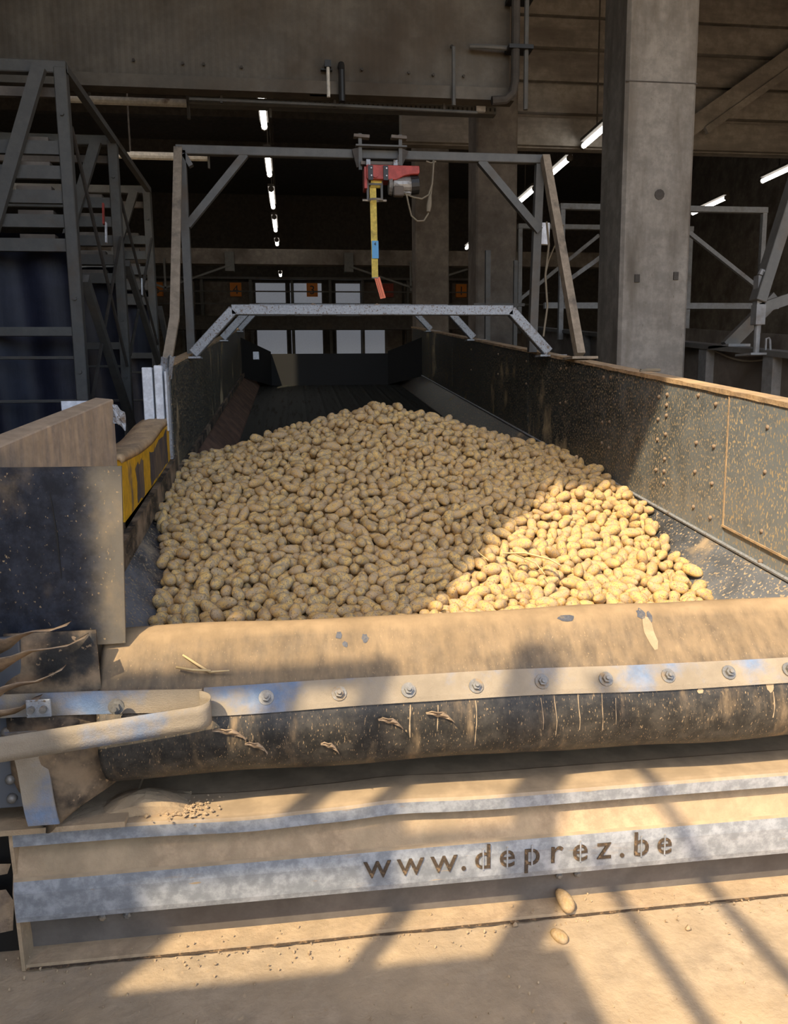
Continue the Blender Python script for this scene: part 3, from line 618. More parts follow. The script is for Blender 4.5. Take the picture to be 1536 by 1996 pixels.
yg = M().prism(ypts, 0, -.70, -.655).build('yellow_gate', m_yel, hp); yg['label'] = 'worn yellow gate panel with dark worn patches'
for (a, b, dz0, dz1) in ((3.30, 3.46, .03, .05), (3.62, 4.12, .02, .045)):
    f0 = lambda y: 1.10+(y-3.04)*.157; f1 = lambda y: np.interp(y, [3.04, 3.4, 3.7, 4.0, 4.22], [1.385, 1.395, 1.42, 1.475, 1.50])
    lo = [(y, f0(y)+dz0+R.uniform(-.012, .012)) for y in np.linspace(a, b, 7)]; hi_ = [(y+R.uniform(-.012, .012), f1(y)-dz1+R.uniform(-.016, .016)) for y in np.linspace(b-.02, a+.02, 7)]
    sd = [(b+R.uniform(-.015, .015), f0(b)+.06*k) for k in (1, 2, 3)]; sl_ = [(a+R.uniform(-.02, .015), f0(a)+.06*k) for k in (3, 2, 1)]
    M().add([(-.6545, y, z) for y, z in lo+sd+hi_+sl_], [tuple(range(20))]).build('worn_patch', m_worn, yg)
P = [[(x, y, np.interp(y, [3.04, 3.4, 3.7, 4.0, 4.22], [1.385, 1.395, 1.42, 1.475, 1.50])+dz) for y in np.linspace(3.03, 4.23, 16)] for x, dz in ((-.652, .0), (-.66, .012), (-.74, .014), (-.79, .0))]
M().grid(P, (0, 0, -.02)).build('dust_ledge', m_cap, yg, smooth=True)
M().bar((-.645, 2.85, 1.03), (-.645, 4.3, 1.255), .03, .10).build('rubber_skirt', m_rub2, hp)
wallbox(XL-.05, XL-.005, 2.36, 4.3, lambda y: crease(y)-.3, lambda y: crease(y)+.12).build('left_sill', m_rub2, hp)
# --- galvanised hoops across the hopper
def hoop(y, mat):
    z0 = ztop(y)+.02; w = .062
    pl, pr = (-.62, y, z0), (1.69, y, z0); tl, tr = (-.36, y, z0+.27), (1.43, y, z0+.27)
    h = M().bar((tl[0]-.012, y, tl[2]), (tr[0]+.012, y, tr[2]), w, w).build('hoop', mat, hp, bevel=.004)
    M().bar(pl, (tl[0], y, tl[2]+.0), w, w).build('hoop_leg', mat, h, bevel=.004); M().bar(pr, (tr[0], y, tr[2]), w, w).build('hoop_leg', mat, h, bevel=.004)
    for x in (-.66, 1.71): M().box((x-.09, y-.06, z0-.03), (x+.09, y+.06, z0-.018)).build('foot_plate', mat, h)
hoop(5.1, m_galvc); hoop(7.3, m_galvc); hoop(9.6, m_galvc)
# bits of soil and leaves lying on the first hoop
for x in (.11, .52):
    tag(M().tube([(x, 5.1, 2.175), (x+.03, 5.1, 2.185), (x+.06, 5.09, 2.178)], [.008, .014, .004], 6).build('soil_lump', m_rag), 'small dry lump on the galvanised hoop, %s' % ('left' if x < .3 else 'right of the middle'), 'clod')

# ================================================================== lifting gantry on the hopper
ga = thing('lifting_gantry', 'slim rusty steel gantry standing across the hopper, carries the hoist', 'frame', (.53, 5.2, 1.85))
M().box((-.69, 5.275, 3.13), (1.73, 5.325, 3.185)).build('top_beam', m_steel, ga, bevel=.004)
M().bar((-.655, 5.30, 1.88), (-.655, 5.30, 3.15), .05, .05).build('post', m_steel, ga); M().bar((1.66, 5.36, 1.9), (1.68, 5.31, 3.15), .055, .05).build('post', m_steel, ga)
m_rust = dusty('rusty_bar', srgb(128, 116, 100), srgb(84, 78, 72), .5, .65, 5., .8, stretch=(1, 1, .4))
M().bar((-.672, 5.26, 3.16), (-.625, 4.40, 2.02), .02, .05, (1, 0, 0)).bar((-.625, 4.40, 2.03), (-.650, 4.24, 1.80), .02, .05, (1, 0, 0)).build('front_leg', m_rust, ga)
M().bar((1.70, 5.26, 3.16), (1.735, 4.63, 1.84), .06, .05, (1, 0, 0)).build('front_leg', m_rust, ga)
M().box((1.66, 4.55, 1.815), (1.82, 4.72, 1.83)).build('foot_plate', m_rust, ga)
M().bar((-.26, 5.30, 3.14), (-.64, 5.30, 2.70), .045, .045).build('knee_brace', m_steel, ga); M().bar((1.27, 5.30, 3.14), (1.68, 5.30, 2.70), .045, .05).build('knee_brace', m_steel, ga)
M().bar((-.6, 5.3, 3.06), (-.64, 5.3, 3.13), .05, .03).build('gusset', m_steel, ga)
t = thing('control_cable', 'thin cables tied along the right gantry post', 'cable', (1.70, 5.3, 1.95))
M().tube([(1.715, 5.25, 2.75), (1.73, 5.24, 2.6), (1.712, 5.25, 2.4), (1.73, 5.25, 2.2), (1.705, 5.25, 2.0)], .007, 6).build('cable', m_gcab, t)
M().tube([(1.78, 5.1, 2.7), (1.73, 5.24, 2.5), (1.715, 5.25, 2.42)], .005, 6).build('cable', m_gcab, t)
M().box((1.70, 5.32, 2.62), (1.76, 5.36, 2.76)).build('junction_box', m_white, t)
t = tag(M().tube([(1.80+.0*i, 3.75+.02*math.sin(i*1.8), ztop(3.75)+.012-.007*i+.006*math.sin(i*2.3)) if i > 3 else (1.83-.035*i, 3.76, ztop(3.76)+.014) for i in range(8)], .008, 6).build('rope_scrap', m_gcab), 'frayed scrap of rope on the right wall top', 'rope')

# ================================================================== hoist
ho = thing('electric_hoist', 'red electric hoist hanging from the gantry beam', 'hoist', (.64, 5.25, 2.85))
for x in (.47, .73):
    M().bar((x, 5.25, 3.27), (x, 5.25, 3.05), .022, .022).build('hanger_bolt', m_steel, ho)
    M().bar((x-.04 if x < .6 else x-.06, 5.25, 3.255), (x+.06 if x < .6 else x+.04, 5.25, 3.25), .05, .018).build('clamp_bar', m_darkc, ho)
    M().bar((x-.03 if x < .6 else x+.03, 5.25, 3.18), (x+.0 if x < .6 else x-.02, 5.25, 3.07), .02, .05).build('clamp_plate', m_dark, ho)
M().box((.44, 5.22, 3.19), (.77, 5.27, 3.20)).build('clamp_plate', m_steel, ho)
M().box((.47, 5.21, 3.075), (.72, 5.27, 3.095)).build('carrier_bar', m_darkc, ho)
for x in (.515, .69): M().box((x-.012, 5.19, 3.055), (x+.014, 5.22, 3.10)).build('bracket', m_galvc, ho)
cv = [(.50, 3.06), (.84, 3.06), (.842, 3.02), (.835, 3.01), (.79, 3.008), (.745, 3.0), (.715, 2.985), (.69, 2.972), (.50, 2.975)]
M().prism(cv, 1, 5.16, 5.30).build('red_housing', m_red, ho, bevel=.003)
M().box((.487, 5.17, 2.92), (.505, 5.29, 3.05)).build('side_plate', m_red, ho)
for x in (.525, .622): 
    M().box((x-.015, 5.145, 2.965), (x+.015, 5.16, 3.052)).build('strap_plate', m_blk, ho)
    for z in (3.035, 2.99): M().tube([(x+.004, 5.145, z), (x+.004, 5.138, z)], .005, 6).build('screw', m_white, ho)
M().tube([(.555, 5.158, 2.998), (.555, 5.15, 2.998)], .018, 10).build('boss', m_red, ho)
M().tube([(.53, 5.22, 2.962), (.60, 5.22, 2.962)], .03, 14).build('webbing_drum', m_yels, ho)
g = M().tube([(.675, 5.22, 2.955), (.70, 5.22, 2.952), (.80, 5.22, 2.955)], .055, 18)
mo = g.build('motor', m_alu, ho)
for k in range(9):
    a = -math.pi*.95+k*.24; z = 2.955+.058*math.sin(a); y = 5.22+.058*math.cos(a)*-1
    M().bar((.69, y, z), (.79, y, z), .006, .01).build('cooling_fin', m_alu, mo)
M().tube([(.79, 5.22, 2.955), (.84, 5.22, 2.96), (.845, 5.22, 2.96)], [.06, .058, .045], 16).build('fan_cover', m_blk, ho)
M().tube([(.645, 5.2, 2.94), (.665, 5.2, 2.94), (.672, 5.2, 2.94)], [.05, .058, .04], 14).build('gear_cover', m_alu, ho)
M().box((.67, 5.13, 2.87), (.735, 5.19, 2.93)).build('terminal_box', m_darkc, ho, bevel=.006)
for x in (.51, .60): M().bar((x, 5.2, 2.975), (x, 5.2, 2.85), .014, .014).build('limit_rod', m_steel, ho)
M().box((.505, 5.19, 2.945), (.605, 5.21, 2.957)).build('limit_bar', m_steel, ho)
M().tube([(.53+.045*math.cos(a)+.03, 5.2+.03*math.sin(a), 2.855) for a in np.linspace(0, 2*math.pi, 20)], .007, 6).build('limit_ring', m_alu, ho)
for x in (.495, .61): M().tube([(x-.02, 5.2, 2.853), (x+.02, 5.2, 2.853)], .008, 6).build('limit_pin', m_alu, ho)
M().tube([(.74, 5.16, 2.89), (.80, 5.17, 2.87), (.86, 5.2, 2.868), (.91, 5.22, 2.90), (.935, 5.23, 2.97), (.945, 5.24, 3.08), (.95, 5.25, 3.12)], .006, 6).build('power_cable', m_gcab, ho, smooth=True)
M().tube([(.755, 5.16, 2.885), (.77, 5.18, 2.83), (.79, 5.19, 2.76), (.83, 5.2, 2.73), (.875, 5.21, 2.735), (.905, 5.22, 2.78), (.912, 5.22, 2.83), (.925, 5.23, 2.90), (.94, 5.24, 3.0), (.947, 5.25, 3.12)], .006, 6).build('power_cable', m_gcab, ho, smooth=True)
M().tube([(.904, 5.21, 2.79), (.910, 5.215, 2.83), (.915, 5.215, 2.87), (.92, 5.22, 2.90)], [.012, .018, .014, .008], 8).build('plug', m_gcab, ho)
M().tube([(.90, 5.25, 3.115), (.93, 5.25, 3.105), (.965, 5.25, 3.115)], .005, 6).build('cable_tie', m_gcab, ho)
sp = thing('lifting_strap', 'dirty yellow lifting strap hanging from the hoist', 'strap', (.545, 5.21, 2.36))
P = [[(x+.545-.015*(2.95-z)*0+.01*math.sin((2.95-z)*2)*.6-.0, 5.215, z) for x in (-.021, 0, .021)] for z in np.linspace(2.95, 2.37, 12)]
M().grid(P, (0, .004, 0)).build('webbing', m_yels, sp)
M().box((.532, 5.207, 2.495), (.575, 5.214, 2.605)).build('blue_label', m_blue, sp)
me = text_mesh('4', .03); me.materials.append(m_blk); o = bpy.data.objects.new('digit', me); C.objects.link(o); o.parent = sp; o.location = (.008, -.005, .215); o.rotation_euler = (math.pi/2, -.0, 0)
M().tube([(.55+.022*math.cos(a), 5.21+.01*math.sin(a), 2.372) for a in np.linspace(0, 2*math.pi, 14)], .003, 5).build('wire_ring', m_galvc, sp)
tg = M().add([(.545, 5.205, 2.372), (.58, 5.205, 2.378), (.618, 5.200, 2.245), (.582, 5.200, 2.238), (.545, 5.207, 2.372), (.58, 5.207, 2.378), (.618, 5.202, 2.245), (.582, 5.202, 2.238)], [(0,1,2,3),(7,6,5,4),(0,4,5,1),(1,5,6,2),(2,6,7,3),(3,7,4,0)]).build('orange_tag', m_oran, sp)
for q in (.25, .62):      # two printed lines running down the tag
    for k in range(9):
        v = .08+k*.095; a = Vector((.545+.035*q+.037*v, 5.2035-.005*v, 2.373-.134*v)); d = Vector((.037, 0, -.134)).normalized()
        M().bar(a, a+d*.009, .0012, .006, (0, 1, 0)).build('printed_mark', m_blk, tg)

# ================================================================== neighbouring hopper at right
nh = thing('receiving_hopper', 'neighbouring grey hopper beyond the concrete column with galvanised frames', 'hopper', (4.6, 6, 0))
wallbox(3.40, 3.45, 3.5, 13, lambda y: crease(y)-.5, lambda y: ztop(y)-.02).build('side_wall', m_darkc, nh)
wallbox(5.85, 5.9, 3.5, 13, lambda y: crease(y)-.5, lambda y: ztop(y)-.02).build('side_wall', m_darkc, nh)
wallbox(3.32, 3.47, 3.5, 13, lambda y: ztop(y)-.02, lambda y: ztop(y)+.02).build('wall_cap', m_steel, nh)
for y in (4.3, 5.2, 6.1, 7.0, 7.9, 8.8): wallbox(3.33, 3.40, y-.06, y+.06, lambda q: crease(q)-.4, lambda q: ztop(q)-.02).build('rib', m_galvn, nh)
M().tube([(3.38, 6.0-.1*i, ztop(6.0-.1*i)-.03-.05*math.sin(math.pi*i/8.)) for i in range(9)], .008, 6).build('hanging_cord', m_gcab, nh)
def ngantry(y, zt, x0, x1, w, zf):
    M().bar((x0-w/2, y, zt), (x1+w/2, y, zt), w, w).build('gantry_beam', m_galvn, nh, bevel=.004)
    for x in (x0, x1): M().bar((x, y, ztop(y)-.1), (x, y, zt), w*.8, w*.8).build('gantry_post', m_galvn, nh)
    xm = (x0+x1)/2
    for s in (-1, 1): M().bar((xm+s*.1, y+.05, zt-.1), (xm+s*(x1-x0)*.5, y+.05, zf), w*.7, w*.7).build('gantry_brace', m_galvn, nh)
ngantry(9.5, 3.86, 3.30, 5.92, .07, 2.93); ngantry(11.5, 4.05, 3.36, 6.0, .07, 3.0)
M().bar((3.25, 10, 2.75), (6.5, 10, 2.75), .07, .075).build('hoop', m_galvn, nh)
M().box((3.2, 5.2, 1.865), (3.42, 5.4, 1.88)).build('base_plate', m_galvn, nh)
M().tube([(3.30, 5.3, 1.88), (3.30, 5.3, 2.12)], .022, 10).build('jack_rod', m_galvn, nh)
M().box((3.265, 5.265, 2.08), (3.335, 5.335, 2.22)).build('jack_sleeve', m_galvn, nh); M().box((3.27, 5.27, 2.22), (3.33, 5.33, 2.42)).build('gantry_post', m_galvn, nh)
M().tube([(3.28, 5.27, 2.42), (3.29, 5.27, 2.45), (3.31, 5.27, 2.44)], .018, 8).build('post_cap', m_galvn, nh)
M().bar((3.285, 5.29, 2.24), (3.62, 5.32, 3.35), .08, .10, (0, 1, 0)).build('gantry_leg', m_steel, nh, bevel=.004)
M().bar((3.60, 5.32, 3.35), (5.68, 5.32, 3.35), .08, .1).build('gantry_beam', m_steel, nh); M().bar((5.66, 5.32, 3.35), (5.9, 5.29, 1.86), .08, .10, (0, 1, 0)).build('gantry_leg', m_steel, nh)
M().bar((3.30, 5.3, 2.19), (3.9, 5.3, 2.38), .06, .075).build('gantry_arm', m_steel, nh)
M().bar((3.39, 5.85, 1.96), (3.78, 5.85, 2.34), .06, .10).build('gantry_brace', m_steel, nh); M().box((3.32, 5.7, 1.955), (3.5, 6.0, 1.975)).build('base_plate', m_galvn, nh)
M().tube([(3.34, 5.25, 1.88), (3.34, 5.25, 1.98), (3.36, 5.25, 1.985), (3.37, 5.25, 1.97), (3.38, 5.25, 1.88)], .008, 6).build('latch_handle', m_galvn, nh)
# things between own hopper and the neighbour
t = thing('standing_frame', 'dim galvanised posts behind the right gantry leg', 'frame', (2.05, 8.0, 0))
M().bar((2.05, 8.2, 0), (2.05, 8.2, 3.1), .05, .05).build('post', m_steel, t); M().bar((2.35, 8.2, 0), (2.35, 8.2, 3.0), .04, .04).build('post', m_steel, t)
M().bar((1.9, 8.2, 2.55), (2.45, 8.2, 2.55), .03, .03).build('rail', m_steel, t)

# ================================================================== unseen trailer added behind the camera, shaped to cast the front shadows
tr = thing('shadow_trailer', 'unseen trailer with guard rail added behind the viewpoint to cast shadows', 'trailer', (-2.1, -1.2, 0))
YC = -.6
M().prism([(-2.95, .9), (-.86, .9), (-.86, 2.3), (-1.2, 3.5), (-2.95, 3.5)], 1, YC, YC-2.4).build('box_body', m_steel, tr)
for x in (-2.6, -1.4):
    for y in (-1.1, -2.4): M().tube([(x-.15, y, .45), (x+.15, y, .45)], .45, 18).build('wheel', m_blk, tr)
M().box((-2.7, YC-2.4, .6), (-1.1, YC, .9)).build('chassis', m_dark, tr)
M().box((-2.9, YC-.02, 4.44), (-1.79, YC+.02, 4.53)).build('guard_rail', m_steel, tr)
M().box((-2.9, YC-.02, 3.90), (-1.81, YC+.02, 4.03)).build('toe_board', m_steel, tr)
M().box((-1.81, YC-.015, 3.935), (-1.33, YC+.015, 3.985)).build('mid_rail', m_steel, tr)
M().box((-1.84, YC-.025, 3.4), (-1.785, YC+.025, 4.53)).build('rail_post', m_steel, tr)
M().box((-2.09, YC-.03, 4.0), (-2.03, YC+.03, 4.5)).build('baluster', m_steel, tr)
M().tube([(-1.36, YC, 3.3), (-1.36, YC, 4.50), (-1.36, YC, 4.56)], [.065, .065, .03], 12).build('shadow_post', m_steel, tr)  # unseen round post added for the blob-shaped shadow on the apron
for a, b in (((-1.149, 3.83), (-.45, 2.62)), ((-1.15, 4.38), (-.14, 2.62))):
    M().bar((a[0], YC, a[1]), (b[0], YC, b[1]), .05, .055, (0, 1, 0)).build('ladder_stringer', m_steel, tr)

# ================================================================== potatoes
NP = 3064
POT = [429,488,364,40,79,167,9,1138,406,354,109,174,10,9,416,353,359,119,27,23,2,770,476,364,127,7,17,5,1210,572,409,95,169,167,1,1366,493,364,29,82,176,1,480,310,357,26,78,19,2,199,493,381,61,24,35,0,2263,565,399,109,6,151,0,1669,440,354,143,83,4,1,
209,657,430,2,175,58,8,637,614,388,13,18,107,5,1450,622,422,161,173,156,0,1501,599,389,133,25,137,1,1137,802,500,2,178,27,9,2131,419,371,53,172,73,2,1431,515,373,147,4,144,9,1045,649,422,117,172,179,5,1922,845,467,115,3,61,1,1584,936,508,125,10,174,1,
722,657,407,159,97,175,2,1557,819,457,48,17,123,9,1286,1059,571,111,179,172,8,331,300,359,63,8,133,8,856,500,366,26,66,5,2,1746,510,381,170,172,93,1,685,979,512,168,92,157,5,1584,335,356,138,3,172,0,1910,779,439,111,178,3,5,869,1239,607,170,80,15,5,
310,426,366,34,149,34,2,1748,763,453,12,165,109,5,327,862,486,37,177,41,5,577,380,342,131,178,141,8,389,627,412,29,1,130,8,1514,845,497,178,15,179,8,2087,980,494,142,9,93,5,620,762,435,143,78,15,9,1213,747,453,9,169,166,9,1045,912,498,11,175,63,8,
860,362,355,47,176,113,1,1747,387,360,22,97,21,8,1984,540,369,146,174,146,5,359,821,455,0,85,35,9,1013,1027,546,67,7,147,5,850,716,418,8,1,91,5,1231,1140,588,21,80,18,9,2175,973,483,105,176,168,9,1481,1145,591,137,5,97,9,512,1285,600,2,2,165,5,
1580,1238,606,164,79,6,5,1231,700,442,178,94,6,1,516,1022,522,164,9,151,5,1058,1140,610,99,162,10,0,507,1576,687,164,179,19,5,542,424,368,10,12,37,0,1639,474,369,20,20,106,2,1693,612,408,44,11,158,6,613,711,429,103,168,11,2,1654,689,424,173,80,18,0,
565,765,445,125,148,1,6,162,842,463,0,118,111,6,355,1054,522,55,2,75,0,1368,1050,561,162,39,134,8,1196,1236,638,138,8,152,8,2026,354,357,149,165,172,10,764,427,345,118,1,8,1,862,1419,663,114,170,31,9,2123,636,389,40,6,119,5,328,671,404,14,65,171,5,
1016,387,355,171,167,74,10,532,584,376,128,176,11,0,1302,546,390,139,76,178,9,1569,606,392,132,12,0,10,1618,785,456,70,9,165,11,207,560,375,156,162,65,5,555,545,365,151,3,26,8,1177,347,358,109,9,53,0,1789,356,358,23,97,27,5,1326,403,344,159,13,114,5,
1905,485,365,21,89,161,5,470,583,377,49,163,60,6,1376,692,438,9,79,47,0,456,1236,579,168,155,25,1,1190,843,474,66,7,48,8,1498,489,359,50,169,146,1,817,514,386,127,2,114,10,1653,524,389,76,174,4,4,291,669,430,77,178,39,2,2121,710,419,51,28,20,5,
1626,822,480,171,6,71,5,294,1053,517,159,125,52,10,910,1040,535,153,11,161,1,516,389,342,9,19,47,1,385,460,355,61,20,2,1,213,358,351,175,2,172,2,648,486,369,162,18,161,2,1314,502,385,10,172,6,10,2180,499,379,16,0,157,2,1039,554,383,152,154,44,10,
1135,541,377,143,176,11,1,761,759,438,37,12,118,9,952,751,451,148,172,118,1,904,887,488,179,95,12,9,412,1242,589,8,55,9,8,267,531,377,137,6,59,9,976,511,365,87,5,23,0,2050,685,402,9,174,18,9,653,1168,559,158,173,12,8,623,354,360,31,98,159,0,
2066,475,383,19,167,9,2,1056,769,457,100,13,155,8,230,920,471,64,178,156,0,736,911,487,61,13,144,0,903,1207,581,7,79,169,8,2001,1370,600,4,75,170,8,329,500,383,26,1,80,8,500,750,432,65,179,164,10,831,966,507,128,159,179,3,354,1174,561,20,74,8,8,
804,1240,603,140,177,116,9,1648,1202,599,28,18,106,0,1451,1675,778,72,7,165,5,749,1104,558,146,65,147,1,944,1314,642,125,159,177,8,1371,354,338,156,4,149,5,1414,336,359,150,6,26,1,260,443,362,130,7,70,6,1968,661,422,11,179,144,0,823,750,441,163,165,114,1,
1418,911,502,59,7,132,9,2268,957,496,20,8,133,5,1417,1101,573,1,175,0,5,88,1350,606,101,5,157,8,2207,362,349,118,18,1,1,583,512,338,144,61,162,8,1083,566,376,11,3,60,2,1247,577,381,15,81,177,3,1595,761,429,92,4,158,4,427,865,450,14,99,2,2,
1167,1440,683,170,13,81,5,682,380,346,35,150,36,2,615,551,378,1,86,159,5,927,527,375,173,19,31,6,488,794,451,11,10,88,0,536,917,483,8,102,14,8,178,984,501,169,12,25,4,1470,983,520,14,179,170,0,174,1113,548,77,178,161,1,1098,1126,584,156,178,15,5,
1023,1621,748,142,17,113,8,289,290,353,82,25,11,6,1604,561,378,155,2,167,11,874,638,406,169,109,4,2,1712,680,419,19,81,153,8,993,805,450,15,7,166,4,2096,1097,529,162,10,119,9,396,1445,621,134,166,27,9,829,392,332,135,23,163,8,2229,455,355,170,10,108,5,
1276,517,351,150,154,128,9,927,625,395,167,83,12,8,1082,638,395,3,177,14,4,1144,645,407,174,79,11,6,255,995,486,156,15,14,2,890,1919,839,12,93,173,9,1892,350,349,41,13,16,11,1883,556,375,13,170,75,2,1021,598,401,23,76,5,3,1336,661,434,169,169,65,11,
885,748,452,102,3,169,3,1432,829,473,33,165,156,1,1979,935,478,132,178,97,9,1220,923,499,20,90,20,0,1296,958,514,117,14,3,0,2219,1137,549,156,78,152,8,741,1436,655,12,163,18,2,2256,1482,633,24,20,76,8,538,2107,828,169,176,11,9,950,454,343,84,11,156,9,
263,688,399,35,22,9,1,1421,695,430,101,178,137,9,1189,1036,524,176,172,174,0,417,1090,516,48,177,40,8,1578,1044,532,124,2,145,1,783,310,344,86,1,9,1,1061,353,348,35,75,174,2,2052,426,368,143,101,179,4,688,714,429,161,83,167,6,668,908,476,163,175,99,11,
424,629,378,147,5,47,2,1805,800,449,169,52,62,5,1251,854,472,75,19,149,8,792,1064,531,12,103,37,5,1122,1087,556,89,173,154,9,1946,370,349,60,16,165,2,1221,437,353,154,24,25,6,832,609,407,152,171,143,3,390,738,418,16,107,17,2,2015,845,458,32,140,163,4,
580,996,506,50,0,114,9,2079,1163,533,20,73,153,2,1710,1315,619,12,101,170,5,1471,1404,661,103,8,1,8,1624,1364,660,20,71,40,1,990,683,426,26,11,25,5,630,443,351,80,173,169,9,1582,434,359,112,166,30,0,1773,468,369,120,28,178,2,601,658,386,109,18,142,2,
985,622,408,151,164,28,6,919,704,428,149,165,126,10,1327,730,454,141,108,159,3,2217,735,429,131,6,111,11,547,1163,562,16,100,25,1,1383,1251,622,105,12,141,8,707,1622,724,117,9,157,8,2290,869,462,161,55,5,2,1796,1044,518,37,0,146,0,1518,1118,549,2,107,149,0,
279,1320,582,160,172,76,8,613,1399,618,124,173,22,9,2107,1531,640,14,84,21,5,1525,425,356,172,173,110,1,1832,552,385,156,7,145,4,247,1025,513,152,15,24,1,512,949,495,154,174,3,11,1070,1010,532,80,12,39,8,1901,1055,526,93,171,21,4,703,1133,552,99,17,18,8,
1868,1210,570,118,5,61,8,1063,1390,648,31,89,179,4,681,1495,667,10,7,14,4,2190,663,397,34,8,31,0,731,1269,602,1,6,61,1,1150,1223,608,104,9,0,9,1470,695,453,168,170,131,10,1041,724,429,0,6,153,5,887,840,467,167,15,7,0,1939,1155,561,133,18,44,5,
2304,1160,563,48,9,117,10,241,1461,615,10,179,80,0,967,1468,687,30,8,68,5,1839,1507,658,17,179,170,1,2029,1499,647,173,26,129,9,1861,679,408,60,169,14,8,1963,1504,661,72,163,0,5,2041,617,379,161,5,168,9,484,689,414,177,175,142,9,210,765,457,102,0,54,2,
1118,770,453,39,169,152,2,107,1202,569,151,145,31,5,2077,1332,619,123,12,32,8,766,374,334,165,179,168,1,1289,786,451,11,83,165,9,1633,1546,685,174,5,63,9,652,1606,695,91,172,6,0,464,638,399,164,19,50,8,1678,780,445,16,109,15,10,467,853,475,167,116,13,10,
1724,817,457,115,162,30,1,860,1135,568,25,101,5,10,515,1196,569,60,178,29,5,1434,1265,619,23,6,144,5,1368,1370,687,16,173,114,2,1206,2126,970,15,1,177,5,224,605,383,163,161,153,1,1848,352,334,50,163,55,9,1658,385,340,61,11,35,0,1979,763,425,8,171,70,10,
850,800,453,158,96,179,2,1924,961,491,113,156,30,1,368,994,471,6,106,38,9,1252,361,339,20,15,138,6,2080,356,347,40,141,45,3,1888,441,355,22,100,153,10,1044,474,355,13,48,119,2,1104,696,417,46,79,4,11,1598,687,414,17,0,42,5,588,952,481,107,15,33,3,
1694,1130,562,113,178,25,1,786,1188,570,8,76,176,2,296,1240,562,22,175,67,5,2037,1237,568,50,179,1,8,1254,1293,637,85,10,176,2,819,1442,679,44,178,118,9,1262,1405,694,169,166,110,10,392,1904,737,174,13,153,5,1265,694,401,166,18,83,9,1472,398,339,153,7,47,5,
2265,741,414,155,72,153,1,1311,877,479,125,3,136,5,835,1107,536,142,15,64,8,2261,1131,520,1,14,49,9,1534,1354,630,104,170,8,1,1800,595,411,50,172,34,4,1153,699,443,65,172,42,3,597,834,460,12,10,59,1,659,1038,533,133,177,166,3,236,1265,558,137,21,179,5,
292,1756,693,178,92,157,1,275,1923,741,9,179,1,1,1439,592,378,178,79,9,9,793,602,380,14,110,11,2,572,711,395,170,113,31,2,293,876,457,123,8,33,8,412,1201,555,155,173,164,11,842,1617,719,164,6,99,5,939,275,351,156,6,109,4,890,471,363,53,0,130,3,
1875,636,396,14,65,169,6,2076,630,402,62,172,134,11,525,714,405,96,172,38,3,762,702,412,142,0,86,0,2017,791,439,37,12,78,2,2125,869,461,19,7,42,0,719,1027,528,56,9,23,0,197,1082,515,157,98,179,0,462,1030,505,159,3,161,0,2239,1174,560,153,175,71,1,
1462,1498,690,0,86,164,1,1089,1635,751,9,6,109,8,1024,1714,801,2,12,90,9,149,2095,738,154,178,171,8,478,2391,865,112,7,179,8,607,2305,885,3,178,175,9,2245,636,395,140,10,26,8,1102,983,509,101,158,16,11,1396,1585,730,179,93,175,9,1508,2062,904,117,175,20,5,
934,349,356,13,21,151,3,1364,564,379,1,93,38,0,1402,584,406,168,173,114,3,2180,817,450,24,18,22,0,1888,909,471,15,163,5,1,1040,1143,563,7,172,67,4,1572,1145,569,69,164,45,10,364,1270,586,154,4,6,9,1760,1284,594,62,161,28,2,318,1476,632,157,24,47,2,
555,1412,618,151,14,2,8,570,1522,670,61,23,22,11,972,1533,719,126,174,31,5,1596,1648,754,175,86,172,0,1537,322,332,100,17,11,5,1337,459,345,9,6,2,9,430,692,399,20,168,146,8,734,818,449,32,168,83,2,1426,787,449,2,21,37,3,946,864,470,11,3,21,0,
1393,998,519,24,18,35,9,1034,1274,615,17,95,151,8,1326,1309,628,23,88,163,1,212,1933,710,60,5,155,9,747,1984,823,4,8,102,8,1684,332,345,179,1,19,6,706,529,381,164,108,43,7,993,567,371,111,11,12,0,344,626,395,1,13,35,3,448,990,485,170,92,160,0,
2194,1347,594,119,18,22,5,794,1858,806,124,12,44,9,1305,1812,845,99,173,160,0,956,1960,869,26,3,166,2,2261,2013,738,25,99,174,1,546,835,453,74,14,43,0,685,824,425,153,17,20,5,1865,859,453,102,176,159,8,1644,1059,535,168,0,67,0,642,261,354,116,179,33,1,
1738,348,338,135,97,175,6,1284,433,336,22,100,171,4,1918,699,402,91,1,159,1,1788,737,426,177,84,171,2,1696,1075,536,150,175,169,6,598,1251,578,70,5,27,1,528,1467,656,170,174,60,5,1329,1617,753,22,71,40,1,853,1844,806,174,85,19,5,547,1979,794,111,176,26,5,
1488,1885,842,32,173,59,9,823,2021,864,162,2,28,8,1092,2250,986,3,0,14,5,1838,777,430,177,75,28,9,993,861,467,150,16,40,8,1346,943,486,47,9,41,5,1710,954,492,58,31,45,2,1257,1002,523,161,9,12,10,2246,1073,501,27,171,136,1,2353,1166,554,152,172,142,0,
383,420,341,151,86,176,0,1435,403,360,159,169,139,4,1821,496,369,45,99,3,0,943,577,385,156,102,31,0,1232,667,412,111,172,166,0,1979,627,380,135,17,126,4,2227,814,449,30,109,33,0,973,1013,525,84,14,154,9,977,1170,579,56,2,18,3,1554,1399,671,176,86,37,2,
2220,1766,684,155,172,72,0,457,1813,724,96,8,22,8,1627,679,382,2,7,61,1,1123,497,356,157,80,17,0,706,595,379,134,176,23,0,876,600,377,81,12,25,8,1090,729,438,160,12,37,9,2100,751,421,166,83,23,0,1650,957,496,10,11,90,4,2226,944,459,10,87,175,0,
